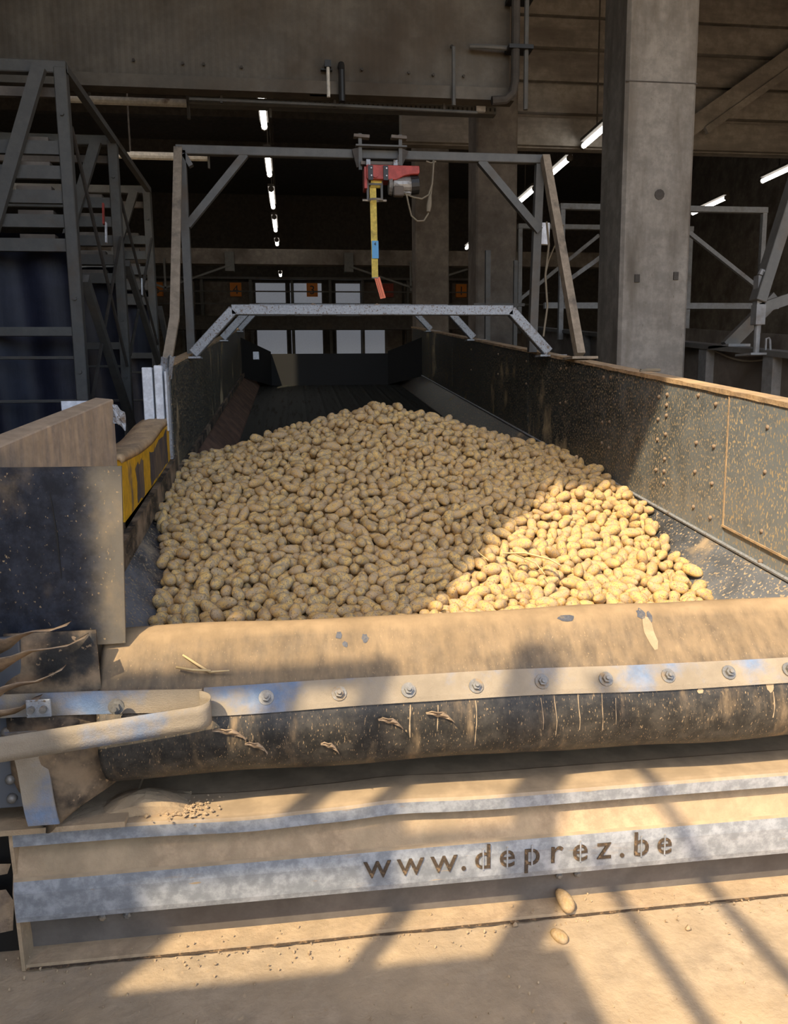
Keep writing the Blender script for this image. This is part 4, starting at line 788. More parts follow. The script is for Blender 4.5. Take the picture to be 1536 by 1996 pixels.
1931,1458,634,4,71,128,0,1199,1577,717,4,155,17,1,808,2136,891,129,11,164,1,1001,467,364,10,175,127,1,349,543,373,18,41,13,5,1761,646,406,108,6,46,4,334,719,426,39,20,133,10,269,1197,551,68,175,129,3,2184,1247,565,57,4,16,4,673,1267,589,0,12,127,8,
1014,1356,640,139,9,52,8,675,1401,621,176,173,18,1,598,1637,711,162,6,177,2,2023,1639,683,103,167,2,5,1028,1940,871,104,169,168,0,1227,1908,884,9,10,146,5,1407,459,344,158,11,29,0,2274,826,438,168,156,170,3,131,1047,515,167,176,149,4,553,1163,518,165,15,38,9,
1991,1141,531,36,0,178,8,870,1513,694,179,88,146,9,767,1673,744,168,11,43,9,722,770,448,58,171,148,11,1355,776,468,140,165,113,3,169,951,476,136,2,81,0,2180,1059,501,173,159,33,4,807,1387,643,124,175,41,6,1972,1405,618,157,25,99,2,75,1549,636,178,67,160,10,
1163,1555,731,78,2,159,0,255,1653,663,105,11,135,0,1185,1672,785,0,19,142,2,1068,306,337,166,63,132,1,1079,448,349,140,168,37,2,815,676,404,113,15,17,6,240,737,422,26,13,29,1,316,825,435,2,88,33,5,634,1009,491,54,4,43,0,1987,1098,499,159,26,68,8,
125,1162,538,172,127,34,2,1123,1723,794,88,22,176,8,1257,1846,858,139,5,111,8,276,768,437,174,16,13,7,400,812,439,13,172,138,3,962,869,503,104,1,42,1,1169,1117,569,49,14,130,4,1842,1131,542,9,172,142,4,1297,1190,603,6,93,29,0,968,1262,622,8,13,165,10,
1835,1252,583,12,29,27,6,648,1349,604,179,92,1,2,2315,1325,607,17,0,112,8,221,1502,634,137,14,4,6,901,1701,771,11,8,151,5,1078,1683,778,10,22,49,9,2015,1820,727,17,75,18,1,2033,2248,826,5,170,72,5,1199,2403,1034,141,16,160,5,2225,722,384,27,13,60,8,
2017,449,344,161,171,17,2,267,591,374,163,22,70,8,833,876,474,170,16,42,3,596,1153,535,179,2,40,5,733,1327,615,159,11,18,1,1126,1377,643,39,163,117,0,2187,1537,630,20,98,172,8,1543,1661,731,164,110,138,8,530,1669,697,71,4,173,9,2117,296,340,64,26,27,6,
487,510,352,3,175,135,5,732,560,368,161,17,94,11,2273,676,412,159,178,143,11,1273,915,494,1,173,131,0,482,1100,527,161,177,3,1,611,1060,516,99,8,152,3,1821,1183,553,9,168,100,4,1116,1426,678,69,169,52,4,1296,1381,665,122,67,1,2,1722,1508,690,172,174,66,3,
2300,1675,651,74,9,169,9,621,1742,726,171,80,44,2,1618,1775,794,120,5,58,4,1378,1838,843,11,179,15,9,1568,2056,892,157,178,17,5,227,425,337,27,16,33,5,1565,750,400,16,8,169,10,725,1256,560,110,9,20,9,430,793,415,8,11,35,6,923,955,503,120,13,24,11,
367,1134,532,125,169,151,5,152,1202,559,157,179,163,10,2119,1327,580,77,1,179,2,548,1822,746,63,12,51,5,1669,1787,771,105,18,34,8,1179,504,365,18,64,135,0,1380,837,472,126,3,57,6,1622,975,524,8,9,36,8,1818,969,490,8,25,130,2,1970,993,494,172,0,59,8,
1748,1051,519,5,71,38,11,1889,1115,540,99,11,36,8,1021,1519,707,2,97,136,9,1338,1538,715,156,173,42,9,2348,1803,685,34,76,3,8,1102,1885,849,64,166,26,3,1575,1887,799,106,23,176,9,897,557,377,36,179,29,11,1796,695,409,2,13,32,9,2052,763,424,168,167,32,1,
2104,802,433,130,27,174,6,1726,875,468,62,163,10,2,1529,987,508,116,6,135,0,1340,1246,597,1,15,135,0,1128,1269,629,19,6,84,0,366,1576,648,0,15,32,9,1626,1633,720,18,21,62,8,864,1676,738,1,2,75,5,991,1672,758,96,176,38,8,910,2238,943,59,160,151,2,
694,426,346,0,76,179,0,393,538,362,163,137,69,10,781,640,396,14,11,4,6,1844,721,419,92,15,24,4,1108,923,495,10,7,117,4,1624,895,481,10,105,20,0,1043,972,505,90,3,163,4,1830,1345,618,176,92,41,1,179,1423,600,149,159,70,0,413,1561,661,155,37,157,2,
813,1650,745,7,20,53,6,1780,1620,701,158,2,26,5,1383,1733,817,49,4,30,0,1737,1707,732,15,153,65,4,1825,1687,713,26,67,30,8,193,2169,759,10,85,6,5,1920,2193,843,151,88,8,5,1174,2069,901,17,172,2,1,1185,701,418,171,2,38,1,1768,899,452,7,67,175,1,
769,936,469,122,173,153,1,875,936,487,145,179,133,8,1165,1082,525,22,176,111,8,453,1152,530,13,92,14,1,476,1544,643,155,5,163,1,1276,1529,715,145,91,10,1,709,1796,758,89,179,156,9,892,2005,869,69,179,117,0,869,306,339,126,5,145,10,1802,424,353,28,147,172,2,
1960,446,349,135,81,0,10,689,507,343,49,59,160,6,2009,705,425,22,3,39,9,1507,820,462,178,174,69,6,2065,835,456,123,2,36,4,945,985,519,8,16,62,4,1428,1035,526,128,5,133,6,1217,1067,546,178,69,162,6,1844,1029,518,131,10,115,3,186,1228,574,22,172,150,1,
1156,1180,593,156,18,50,0,1382,1344,649,163,0,33,5,1458,1328,635,146,176,1,4,2331,1424,609,36,70,179,8,1283,1572,733,107,14,179,1,354,1710,695,9,9,152,2,1448,2360,995,34,76,17,8,394,324,330,154,21,37,11,2159,389,338,8,86,14,5,498,441,345,170,170,109,9,
510,884,457,10,174,113,3,1817,1304,586,12,3,166,0,1219,1393,662,145,89,177,2,1283,1484,701,18,85,176,0,943,1651,732,12,8,6,8,2049,1991,765,109,9,49,9,1319,2053,934,33,98,4,0,460,380,347,138,174,74,1,1746,442,343,163,111,179,0,1160,607,398,15,78,8,7,
1345,1152,581,3,168,143,0,2127,1223,554,141,166,122,1,1286,1236,616,123,153,138,0,2139,1266,579,158,177,178,6,2139,1363,603,169,169,88,10,461,1488,637,99,171,142,0,211,1638,661,135,178,43,3,916,1550,698,164,77,15,2,136,1771,664,160,83,178,1,1356,1956,889,97,5,15,2,
1406,2116,923,76,161,5,0,1270,2147,971,173,20,99,3,1157,2324,1006,1,21,156,1,960,1921,815,172,71,166,8,1314,614,394,165,110,43,9,1971,826,440,2,106,126,10,617,881,458,11,175,90,6,1671,1179,564,119,179,123,1,1530,1267,603,172,4,105,5,1788,1269,561,168,12,39,0,
157,1373,584,40,0,97,6,1583,1972,855,81,6,33,5,1825,874,478,77,9,45,0,339,1023,490,153,155,147,3,386,1040,486,147,12,72,6,1751,1135,546,12,90,149,11,970,1211,592,17,105,23,1,2075,1206,558,147,6,29,4,2308,1224,584,67,179,126,1,944,1415,669,7,2,129,0,
1407,1446,681,39,7,165,8,1560,1574,713,176,4,87,1,1650,1598,703,11,79,178,1,115,1681,654,137,23,149,0,432,1709,687,158,15,89,4,1202,1796,833,145,177,29,4,121,1882,705,176,178,51,0,1028,1845,832,86,0,30,0,385,2063,779,73,15,177,0,1638,2156,917,16,95,168,2,
1395,2265,985,110,179,28,1,307,2339,812,73,175,49,0,1333,2425,1041,110,11,143,0,1140,339,333,10,12,38,1,2045,529,363,32,13,35,4,1955,660,372,30,19,25,10,1282,736,429,43,75,174,10,1314,1008,515,36,26,17,9,1795,1143,536,10,101,45,0,296,1442,603,33,11,45,5,
1066,1479,694,97,9,137,10,1134,1681,768,45,178,158,4,1870,1875,769,139,174,119,1,1626,2111,882,172,81,178,2,223,263,348,158,12,69,4,1511,366,349,60,168,123,1,1151,464,363,175,15,29,6,387,898,470,169,178,41,4,1651,1340,617,100,179,52,1,1680,1358,640,29,171,80,4,
1099,1542,714,166,116,144,3,1384,1639,758,174,89,32,5,2361,1696,657,179,98,45,8,1338,1706,795,144,163,140,3,336,1808,702,144,4,13,8,2281,1894,705,14,3,52,2,1798,1986,809,19,106,17,1,1452,1965,868,24,70,40,0,2207,2119,761,10,111,142,1,466,2154,808,69,16,22,8,
773,2320,925,72,4,165,1,827,931,462,145,167,73,5,154,1136,505,23,171,111,9,640,1503,634,57,164,130,0,687,645,376,157,159,138,3,1569,682,390,142,108,21,4,985,956,497,176,99,2,2,925,1091,534,160,23,2,1,305,1120,523,63,171,27,1,811,1154,547,24,8,86,10,
538,1361,601,178,175,62,5,2295,1379,593,13,4,45,6,1073,1434,651,48,36,9,8,1801,1406,627,39,176,37,2,281,1519,632,20,8,41,1,1867,1549,669,129,13,8,1,975,1806,786,3,115,44,1,1271,1807,810,107,10,34,8,1059,2032,883,161,27,103,5,1557,285,343,131,174,111,9,
272,634,400,175,173,137,11,1508,738,430,157,93,168,6,1757,919,493,72,2,32,6,1161,970,507,127,155,131,7,1220,1197,600,7,100,45,0,404,1512,643,164,20,43,2,1019,1431,663,51,17,141,6,1559,1529,704,98,11,27,0,131,1616,642,46,162,137,8,702,1572,683,176,4,131,9,
1958,1608,670,13,8,152,2,1916,1683,708,126,165,116,2,948,1676,773,135,1,125,4,258,1874,716,112,11,31,1,580,1864,751,46,12,72,1,709,1850,777,103,5,179,5,1831,1911,781,9,10,81,6,1145,1811,837,131,22,144,6,1659,1976,845,179,12,47,8,1490,2262,963,176,163,95,11,
1524,2301,968,5,95,168,5,1154,2011,882,115,179,22,1,2023,572,367,110,159,144,0,1274,647,389,71,170,146,10,1640,1241,574,4,24,161,6,358,1512,627,93,5,140,2,1689,1487,665,171,178,53,5,1785,1468,645,156,13,53,8,1819,1604,689,172,5,34,1,89,1872,667,17,100,9,0,
2312,1867,671,136,10,77,1,766,2091,854,24,21,63,2,1135,2092,921,2,170,110,4,1433,2072,914,129,4,132,6,1664,2366,941,2,93,11,1,1288,347,333,144,179,47,1,977,396,342,118,24,19,7,1546,489,357,176,158,107,3,2054,1066,497,29,174,46,2,1925,1299,591,163,170,23,10,
1745,1369,628,127,171,29,1,1371,1492,700,35,154,121,10,1496,1558,719,174,0,136,9,843,1739,765,133,1,59,9,927,1810,790,141,8,18,6,74,1914,689,152,32,118,8,1921,1925,771,0,85,40,2,1739,1963,828,13,178,48,0,2025,2103,781,34,4,2,8,1004,2086,899,77,159,165,0,
1677,680,383,72,162,143,5,644,1316,571,153,170,176,8,1933,332,331,35,155,135,6,669,550,360,102,172,146,3,1203,571,354,62,21,39,5,1127,823,457,145,174,92,1,1114,1046,532,40,165,23,7,1325,1054,538,14,174,121,0,998,1149,549,24,164,137,1,2319,1148,517,128,157,5,6,
129,1403,592,136,154,155,11,1987,1463,628,126,174,147,1,131,1531,613,53,5,157,1,1741,1471,659,12,13,27,3,740,1674,698,150,13,47,5,1055,1600,720,0,171,127,9,1284,1631,758,32,171,60,0,1878,1962,783,160,59,158,8,645,2033,824,16,13,36,0,1198,2113,926,167,82,160,0,
1488,2169,927,79,3,172,4,1143,194,356,124,164,35,9,2018,292,338,63,179,54,1,1380,901,484,154,169,45,4,2049,933,479,153,90,3,7,2244,1282,570,63,177,135,1,2260,1437,596,175,160,17,0,765,1572,684,164,83,13,0,1439,1544,717,175,175,27,6,1429,1630,752,45,8,129,2,
1034,1683,775,18,21,43,8,2105,1766,702,2,94,138,6,556,1769,716,58,169,12,0,1711,1806,783,125,18,50,10,654,1901,787,10,9,46,0,1198,1849,858,44,174,32,6,1661,1909,818,18,165,63,5,502,1936,765,32,104,166,0,647,2082,839,43,98,3,5,689,2044,825,164,24,47,6,
1282,1956,896,16,94,175,6,983,2153,942,69,10,53,4,2226,588,373,40,107,15,6,96,1506,599,55,30,156,0,321,464,344,111,23,140,6,638,690,402,141,14,98,3,997,910,483,74,23,153,10,1868,944,484,116,169,122,6,1455,1107,531,141,168,124,9,937,1238,600,124,34,26,11,
594,1332,591,160,170,141,1,485,1456,607,24,71,11,5,2235,1595,634,125,152,171,2,1773,1753,737,73,0,3,1,847,1798,782,168,82,9,4,351,1902,716,119,13,49,5,2206,2058,731,169,105,13,0,851,2315,935,111,0,23,5,1824,245,348,162,173,165,1,1936,744,420,90,3,38,11,
1158,785,449,170,147,136,3,1353,1019,520,145,7,44,11,2127,1050,508,18,0,81,11,259,1146,528,137,3,77,10,590,1201,559,37,172,148,7,852,1359,618,111,6,171,11,1888,1484,637,4,167,175,4,2081,1567,652,152,167,21,5,724,1729,744,121,173,69,0,521,1882,751,177,10,40,8,
1967,1833,740,156,170,54,10,1820,2037,818,160,88,166,5,1132,2162,969,61,20,41,2,1847,2186,860,150,77,22,2,215,2290,775,35,96,6,10,827,2394,957,99,164,169,0,83,2480,763,137,177,31,9,1079,2375,1011,178,179,63,1,1411,635,377,161,22,7,8,171,908,460,42,15,52,9,
1683,928,466,8,157,92,5,1322,1827,807,48,5,73,8,381,631,370,6,176,142,4,1352,650,389,173,166,141,4,2172,864,429,40,128,169,0,816,1022,506,5,173,31,8,1024,1204,584,136,3,32,3,1529,1187,575,66,19,142,9,2172,1213,531,143,13,31,5,1338,1368,648,70,179,36,2,
803,1519,683,31,13,70,9,1138,1548,699,1,18,46,1,693,1681,729,110,170,173,1,1385,1704,777,170,4,111,0,1560,1707,760,41,2,171,3,1870,1691,706,146,170,47,0,1109,1772,818,34,162,10,2,1634,1871,808,2,177,148,4,1959,1939,745,136,160,154,5,2249,1974,712,9,170,64,10,
1683,2156,881,173,4,145,9,1043,2215,950,92,11,161,10,1232,2350,1008,167,19,58,5,903,437,338,156,176,94,7,1518,541,367,176,8,47,6,1941,595,366,22,1,41,3,2179,775,428,4,32,73,10,1412,1147,582,164,56,143,2,378,1358,595,148,169,78,4,1723,1616,701,16,12,20,0,
1733,2131,874,6,0,44,1,1783,2129,865,30,0,53,5,2303,1005,493,165,36,60,0,772,1056,486,141,79,177,3,746,1949,783,151,63,12,3,271,333,344,160,152,120,1,699,330,331,115,1,49,10,1567,532,350,158,6,94,8,305,638,364,104,2,12,0,1723,643,381,75,4,54,2,
1464,947,489,170,15,44,9,1856,1004,479,37,18,47,2,1713,1064,501,26,1,22,4,951,1159,538,112,164,145,4,1868,1319,599,117,1,135,1,2290,1313,565,153,2,49,5,1209,1515,684,0,179,91,8,598,1625,671,130,7,57,6,636,1852,760,2,94,139,1,322,1977,743,176,78,37,0,
446,1972,745,7,65,169,8,1398,1927,874,82,173,43,2,221,472,348,31,11,11,6,2116,493,362,143,18,155,9,1312,657,405,135,5,99,7,2176,711,399,147,111,28,2,1120,864,482,77,8,10,2,1901,1013,491,139,82,168,3,83,1263,582,12,3,127,0,773,1291,608,159,112,44,10,
1527,1312,618,157,174,12,11,206,1360,592,31,178,51,1,2154,1628,662,177,2,20,1,1890,1800,729,125,3,150,9,1467,1841,811,173,67,29,10,2352,1899,691,35,170,1,0,1992,2158,810,163,85,148,11,380,2287,801,161,8,116,9,712,2241,890,136,175,21,10,2159,2412,815,179,5,58,2,
694,2424,922,75,11,41,5,1641,2447,958,6,73,24,0,1036,869,449,65,170,25,3,910,1483,661,173,167,145,5,1246,1619,721,173,62,51,8,1226,1802,799,98,6,45,9,902,346,325,129,176,139,9,2117,341,325,42,63,6,4,1661,625,372,157,2,36,2,1711,753,423,29,175,126,6,
1464,818,439,53,155,152,0,1990,895,449,41,175,157,0,144,1001,487,123,113,1,3,2017,1034,487,79,23,9,8,748,1086,512,167,7,28,2,193,1178,534,57,2,113,2,413,1170,530,14,168,113,4,1587,1098,549,85,172,150,3,2045,1208,532,161,165,107,0,344,1451,600,172,96,39,1,
1547,1491,674,46,4,124,6,1119,1616,723,31,163,145,1,479,1865,716,173,118,132,9,961,2133,902,129,173,140,5,534,2243,838,18,91,156,9,680,2339,900,27,84,157,4,996,305,339,139,177,119,4,1482,772,446,44,33,19,11,871,994,507,114,18,31,7,1945,1087,510,174,166,144,6,
210,1129,521,24,68,25,10,2181,1164,507,4,56,116,0,2253,1373,576,25,173,144,8,445,1443,620,179,84,138,4,179,1479,615,83,10,167,6,588,1460,625,135,115,166,0,739,1521,671,172,178,61,8,1193,1640,744,50,15,29,4,1226,1673,765,76,173,40,4,1504,1685,752,26,172,145,4,
1689,1704,735,19,6,122,2,2061,1769,694,6,21,164,6,1534,1777,791,123,9,149,2,278,2149,762,177,98,19,6,972,2212,950,80,3,5,6,398,2432,829,78,177,0,0,1333,328,326,132,3,146,4,269,393,342,12,175,137,2,1979,400,335,67,17,141,3,1842,469,344,166,93,10,1,
801,557,368,163,7,93,0,1144,584,365,27,29,10,4,206,664,387,34,178,126,1,495,622,369,24,170,149,10,946,692,393,167,24,48,0,235,797,430,11,5,141,3,263,836,436,156,173,146,6,468,835,434,158,173,7,11,1080,878,463,49,178,40,4,417,974,450,57,5,30,10,
633,958,463,135,162,146,0,736,1029,487,33,15,61,1,2153,1127,508,57,5,173,0,1110,1186,592,172,6,62,2,1913,1258,568,28,176,98,10,2050,1338,577,114,2,129,2,1928,1400,589,19,14,57,11,398,1808,697,175,6,135,4,1507,1739,773,107,1,173,10,1706,1752,754,80,8,166,3,
1749,1798,763,52,5,45,5,1760,2077,844,5,97,173,2,1043,2151,933,178,101,138,7,1469,565,351,166,37,72,3,222,848,449,50,6,34,4,2090,935,460,102,4,142,0,691,1079,533,115,2,129,6,1488,1082,522,41,165,42,11,2315,1057,504,119,17,137,0,487,1387,608,122,178,31,4,
2321,1530,610,100,11,42,2,818,1565,703,90,10,28,11,882,1577,711,118,169,129,2,1307,1788,791,45,14,57,0,1479,1786,793,171,176,98,6,154,2028,711,128,1,179,11,701,1947,803,156,3,61,6,1084,1942,866,111,10,48,6,1094,2116,922,178,13,9,0,729,2167,876,117,177,170,11,
1756,2338,904,111,4,53,8,538,689,364,169,26,108,10,1385,697,392,85,171,13,10,1413,1140,532,59,8,56,6,1179,1428,642,0,174,179,5,1642,1511,646,174,5,16,2,1461,329,331,156,0,7,9,1897,395,338,70,168,13,1,2090,459,334,148,37,63,9,747,524,348,132,14,27,8,
1593,488,355,29,10,115,2,562,651,360,44,125,178,2,686,695,392,113,12,30,1,1480,662,416,97,3,166,2,797,764,405,1,173,127,8,1655,764,414,170,2,172,6,1673,828,446,144,0,107,1,691,897,440,1,13,48,6,1450,870,482,34,156,144,11,364,948,452,2,14,31,1,
2227,984,474,86,159,159,3,205,1235,534,3,2,91,0,943,1235,550,149,81,164,11,141,1326,575,173,18,153,0,780,1483,662,45,50,153,6,617,1543,656,29,2,27,7,1388,1537,710,142,118,162,10,1518,1520,691,142,173,41,11,1823,1790,724,166,158,176,9,629,2116,820,109,4,11,1,
1171,2163,946,169,122,22,3,1427,2248,955,179,171,145,1,2149,2243,777,149,19,173,8,1373,2386,996,145,11,176,4,1272,2374,1027,58,0,134,2,1541,2417,985,17,97,165,9,2176,552,363,15,165,29,4,890,1324,625,79,21,28,4,250,1376,588,24,1,121,2,1785,1347,609,177,89,17,10,
1169,1310,642,72,178,0,1,2144,1476,625,175,174,18,2,2275,1630,641,141,176,91,0,462,1597,661,144,102,174,1,194,1837,685,142,52,33,2,754,1815,761,159,28,60,6,1551,2006,861,65,14,171,7,397,2236,796,27,176,17,8,1590,2205,914,16,173,44,11,110,2301,751,158,178,158,4,
919,2392,974,53,165,136,3,2011,496,328,158,58,17,0,1488,869,453,148,135,53,8,1218,1013,494,78,1,41,8,1527,1432,638,155,174,132,8,1236,1743,772,7,101,143,6,619,2044,786,169,103,8,10,1235,403,324,135,102,179,2,2036,398,333,134,5,77,8,1197,473,336,73,137,169,2,
2152,582,358,57,155,26,0,1539,654,367,25,154,59,4,1525,692,409,168,177,129,4,1078,1071,538,10,59,43,2,1643,1115,535,30,170,65,10,555,1266,568,157,80,23,4,1467,1269,585,151,167,142,0,1478,1310,610,50,15,36,4,297,1371,587,50,18,138,3,1210,1345,646,113,5,161,2,
1608,1384,627,145,169,29,1,1881,1409,596,33,73,158,5,2063,1385,597,140,5,170,1,985,1414,650,115,3,43,6,2185,1592,638,40,169,156,4,240,1721,659,4,70,164,8,2003,1719,689,82,7,145,4,209,1797,670,120,18,4,9,1273,1908,878,172,5,61,1,1999,1978,758,18,75,37,0,
966,2022,885,13,0,56,1,1835,2085,824,145,15,152,5,890,2114,890,172,95,8,3,1344,2210,949,143,27,62,2,1025,2284,962,43,168,148,2,2164,330,332,140,179,35,0,2158,738,420,6,88,18,7,848,1060,521,109,177,42,7,509,1157,518,16,51,67,11,1075,1294,617,152,15,154,6,
1240,1263,606,170,15,6,8,368,1620,668,53,108,179,3,2334,1586,637,43,2,45,5,386,1665,675,144,1,108,6,1961,1673,684,89,175,145,0,2228,1708,661,120,2,140,3,73,1757,652,19,156,50,2,1786,1819,746,5,138,7,2,2099,1899,725,139,8,42,4,1232,2001,908,131,25,6,6,
104,2163,736,107,175,126,1,400,2120,780,171,2,58,5,490,2110,779,12,30,10,1,657,2124,861,159,174,5,10,733,2133,854,12,73,132,11,836,2182,903,132,175,132,2,878,2159,910,156,10,35,6,1310,2208,982,19,1,129,0,902,1043,495,3,12,167,9,1499,1168,534,56,170,117,3,
1509,2031,852,16,71,11,6,1299,2083,914,157,101,177,4,1706,399,335,177,3,39,9,2220,536,353,22,0,35,8,1787,625,368,55,19,29,2,496,704,366,18,163,133,11,541,791,396,18,105,40,0,264,960,451,86,162,13,0,2149,945,445,162,39,172,11,1252,1044,531,177,155,38,7,
471,1200,540,9,0,107,11,2349,1267,559,164,163,160,9,786,1659,699,138,6,133,0,1260,1777,780,9,4,59,4,1389,1800,816,34,85,177,8,2133,1881,712,164,126,139,10,1354,1883,852,168,92,0,1,112,2125,702,75,10,11,9,590,2225,849,167,21,27,4,260,2342,791,45,175,109,4,
1707,2333,920,97,1,135,2,2304,2478,770,153,85,178,0,1470,276,338,97,13,29,2,554,331,323,33,71,173,6,1970,493,350,161,64,138,3,735,861,454,86,169,173,0,1743,1004,503,45,172,15,7,1695,1235,581,134,159,23,7,436,1350,593,179,107,140,10,907,1421,651,57,1,133,11,
1848,1409,627,60,1,148,0,1908,1524,657,47,7,28,11,655,1979,797,13,86,172,10,808,1930,824,44,5,139,1,454,2045,774,93,175,33,0,1704,2019,843,169,178,38,2,1726,2208,885,134,5,165,8,271,2277,772,145,15,4,0,1583,2289,936,76,175,171,11,947,2314,959,164,90,8,0,
2228,2403,790,125,2,127,8,541,2479,880,76,6,4,10,728,2486,934,8,80,39,2,187,784,421,39,3,134,0,510,816,416,177,160,175,8,780,998,472,82,171,140,1,1293,1104,525,36,177,31,9,2301,1103,497,178,112,140,3,119,1244,558,145,144,7,2,516,1824,711,173,167,129,0,
1238,1865,822,146,161,68,5,1102,2016,871,86,163,27,1,1781,297,330,103,0,13,5,1561,379,334,108,5,147,0,697,467,336,177,81,177,4,1939,526,355,110,21,11,8,1789,556,366,167,12,158,9,1829,629,383,35,114,165,1,439,754,395,9,74,163,1,1530,1068,511,126,167,130,2,
1198,1136,538,25,12,34,3,1934,1126,529,174,169,144,4,307,1180,537,2,98,32,6,817,1320,601,27,18,111,2,1730,1429,637,159,5,171,8,174,1543,619,149,18,61,0,1297,1685,781,67,175,43,4,658,1806,735,55,9,43,1,1956,1790,716,15,170,178,11,2011,1775,703,176,16,28,6,
1184,1819,807,54,176,28,0,169,1921,694,107,22,18,6,2171,1901,704,62,164,52,2,605,1904,759,83,153,22,4,1695,1952,815,176,94,139,0,359,2041,753,143,8,49,2,1128,1960,859,177,8,75,0,989,2396,967,167,172,70,1,1858,2479,883,8,9,68,8,460,919,471,124,0,147,1,
355,1233,562,21,20,63,5,1582,1197,577,22,92,12,3,231,1310,566,138,115,22,0,2209,1434,602,20,162,36,10,317,1551,649,27,176,44,4,307,1890,706,166,50,134,6,1746,1860,791,85,170,29,4,269,2031,736,37,74,0,9,2148,1993,734,141,9,9,4,214,2099,740,16,170,8,10,
1894,2056,802,106,172,23,9,1909,2140,828,0,95,20,6,1133,2211,978,146,174,17,6,1546,2194,924,146,18,152,3,347,2471,808,120,178,28,4,1018,2424,988,174,103,1,2,1239,2476,1036,6,117,127,0,655,744,400,169,95,22,0,1035,919,453,14,11,167,10,766,1457,611,0,69,53,2,
676,2485,899,26,159,97,9,1204,344,324,152,1,107,11,1544,594,350,139,173,176,8,2091,572,361,162,177,133,6,2257,1024,469,155,21,173,0,878,1100,513,17,155,28,2,150,1275,554,68,52,172,4,1404,1264,580,14,179,106,0,1270,1340,642,174,9,97,6,787,1436,645,24,2,125,4,
601,1500,642,170,172,136,11,226,1618,614,173,25,64,8,1909,1648,681,174,15,45,10,180,1729,648,43,7,119,5,1569,1755,767,2,10,61,1,1568,1843,795,84,166,149,3,1067,1904,845,47,8,128,7,1364,2060,901,41,5,40,1,592,2189,830,51,3,3,2,94,2259,731,159,13,15,5,
1263,2285,990,1,171,41,4,865,2517,969,23,179,162,2,1006,240,346,160,83,161,2,1247,275,332,7,75,9,2,1957,293,333,159,64,19,3,984,356,331,1,99,10,2,657,849,453,0,86,164,7,2259,904,448,157,163,123,4,248,1102,510,11,163,137,2,1370,1191,579,145,169,83,7,
1884,1164,543,10,79,0,11,1963,1303,564,19,90,21,2,1346,1411,672,137,16,32,4,1874,1614,684,45,7,152,2,2098,1647,663,61,13,150,4,237,1767,676,98,4,19,11,565,1707,700,108,20,137,6,152,1814,673,163,116,52,0,439,1902,738,23,164,53,11,2235,1913,695,43,179,40,8,
411,1950,756,173,6,7,7,857,2079,872,106,0,160,7,2284,2181,737,154,26,38,8,554,2316,852,157,7,164,11,438,2336,825,47,175,129,0,619,2510,903,174,13,164,3,1184,2504,1057,168,0,62,1,720,938,449,160,88,154,3,1499,993,476,114,21,164,6,1141,1048,499,144,117,34,7,
1047,1101,525,97,16,16,9,840,1239,556,151,168,144,3,565,1947,756,134,170,116,2,1027,1914,831,149,15,36,8,1130,2143,932,40,170,79,11,1332,2350,993,155,99,17,10,1146,2417,1022,7,69,53,0,375,380,317,128,24,58,9,192,709,407,116,179,121,3,1147,753,422,94,172,142,2,
807,814,430,30,26,29,4,764,902,441,25,9,64,10,809,890,442,66,8,130,7,2050,892,459,6,106,18,2,2284,962,456,110,1,48,4,222,1032,482,9,16,133,0,306,1006,470,174,28,39,6,420,1046,460,2,14,94,3,1001,1294,584,37,148,129,10,673,1536,655,27,21,7,5,
1592,1516,669,147,173,135,9,179,1605,626,71,13,138,8,1789,1724,707,92,12,30,2,1192,1940,858,169,2,131,10,699,2111,841,166,9,178,10,753,2219,882,143,17,121,2,2195,619,369,55,176,37,2,1289,828,460,161,163,7,7,2210,1111,508,47,173,40,2,87,1596,629,167,86,166,0,
326,1612,653,156,113,176,2,1772,1549,674,174,11,98,11,75,1693,636,121,0,44,0,443,1666,675,160,4,162,10,1890,1741,713,124,6,159,1,2323,1767,658,5,165,152,5,1802,2214,873,80,0,141,2,2187,2285,780,160,173,129,8,172,2372,770,122,168,31,11,2368,2370,749,45,1,140,1,
356,342,311,156,148,131,0,1244,491,330,137,32,161,0,1283,573,339,24,173,75,4,1189,614,360,56,7,11,6,1775,682,367,87,178,23,5,1743,952,458,146,178,126,5,1179,1758,784,2,165,28,0,1098,2196,932,27,80,175,2,1181,2373,1000,163,175,53,8,1392,403,317,44,56,7,8,
1843,411,335,163,4,110,11,2103,406,339,47,168,141,2,822,533,333,61,27,46,2,1720,525,347,164,168,118,2,1732,561,370,25,90,1,7,898,695,389,153,116,40,6,1343,830,455,151,174,152,11,1614,841,437,155,100,178,2,2149,825,412,147,160,81,5,259,906,431,3,79,133,6,
568,900,447,2,86,139,3,296,929,465,147,83,12,0,1411,966,478,125,105,1,0,1782,1009,484,148,7,37,5,1270,1142,554,154,165,3,8,1721,1106,533,87,19,151,3,1991,1223,535,9,14,60,11,1062,1531,698,142,176,147,3,1682,1584,676,142,83,0,3,293,1658,644,149,1,44,8,
1453,1635,714,148,74,163,6,313,1710,659,0,2,101,6,2096,2038,760,133,0,145,11,2083,2139,771,141,10,139,9,956,2236,911,126,11,15,11,2208,2237,763,8,95,31,10,896,2300,933,176,103,24,1,567,2357,873,112,10,153,4,879,2379,954,164,1,41,2,1509,2373,979,115,3,19,11,
1135,2516,1028,128,161,153,0,1008,2542,990,12,34,86,8,1331,2558,1042,113,2,45,9,685,250,348,49,1,50,0,860,449,338,27,0,40,4,661,1219,564,6,21,78,2,1960,1210,562,41,12,54,9,950,1365,642,7,170,104,4,2023,1287,571,5,4,67,7,1775,1515,657,31,150,170,3,
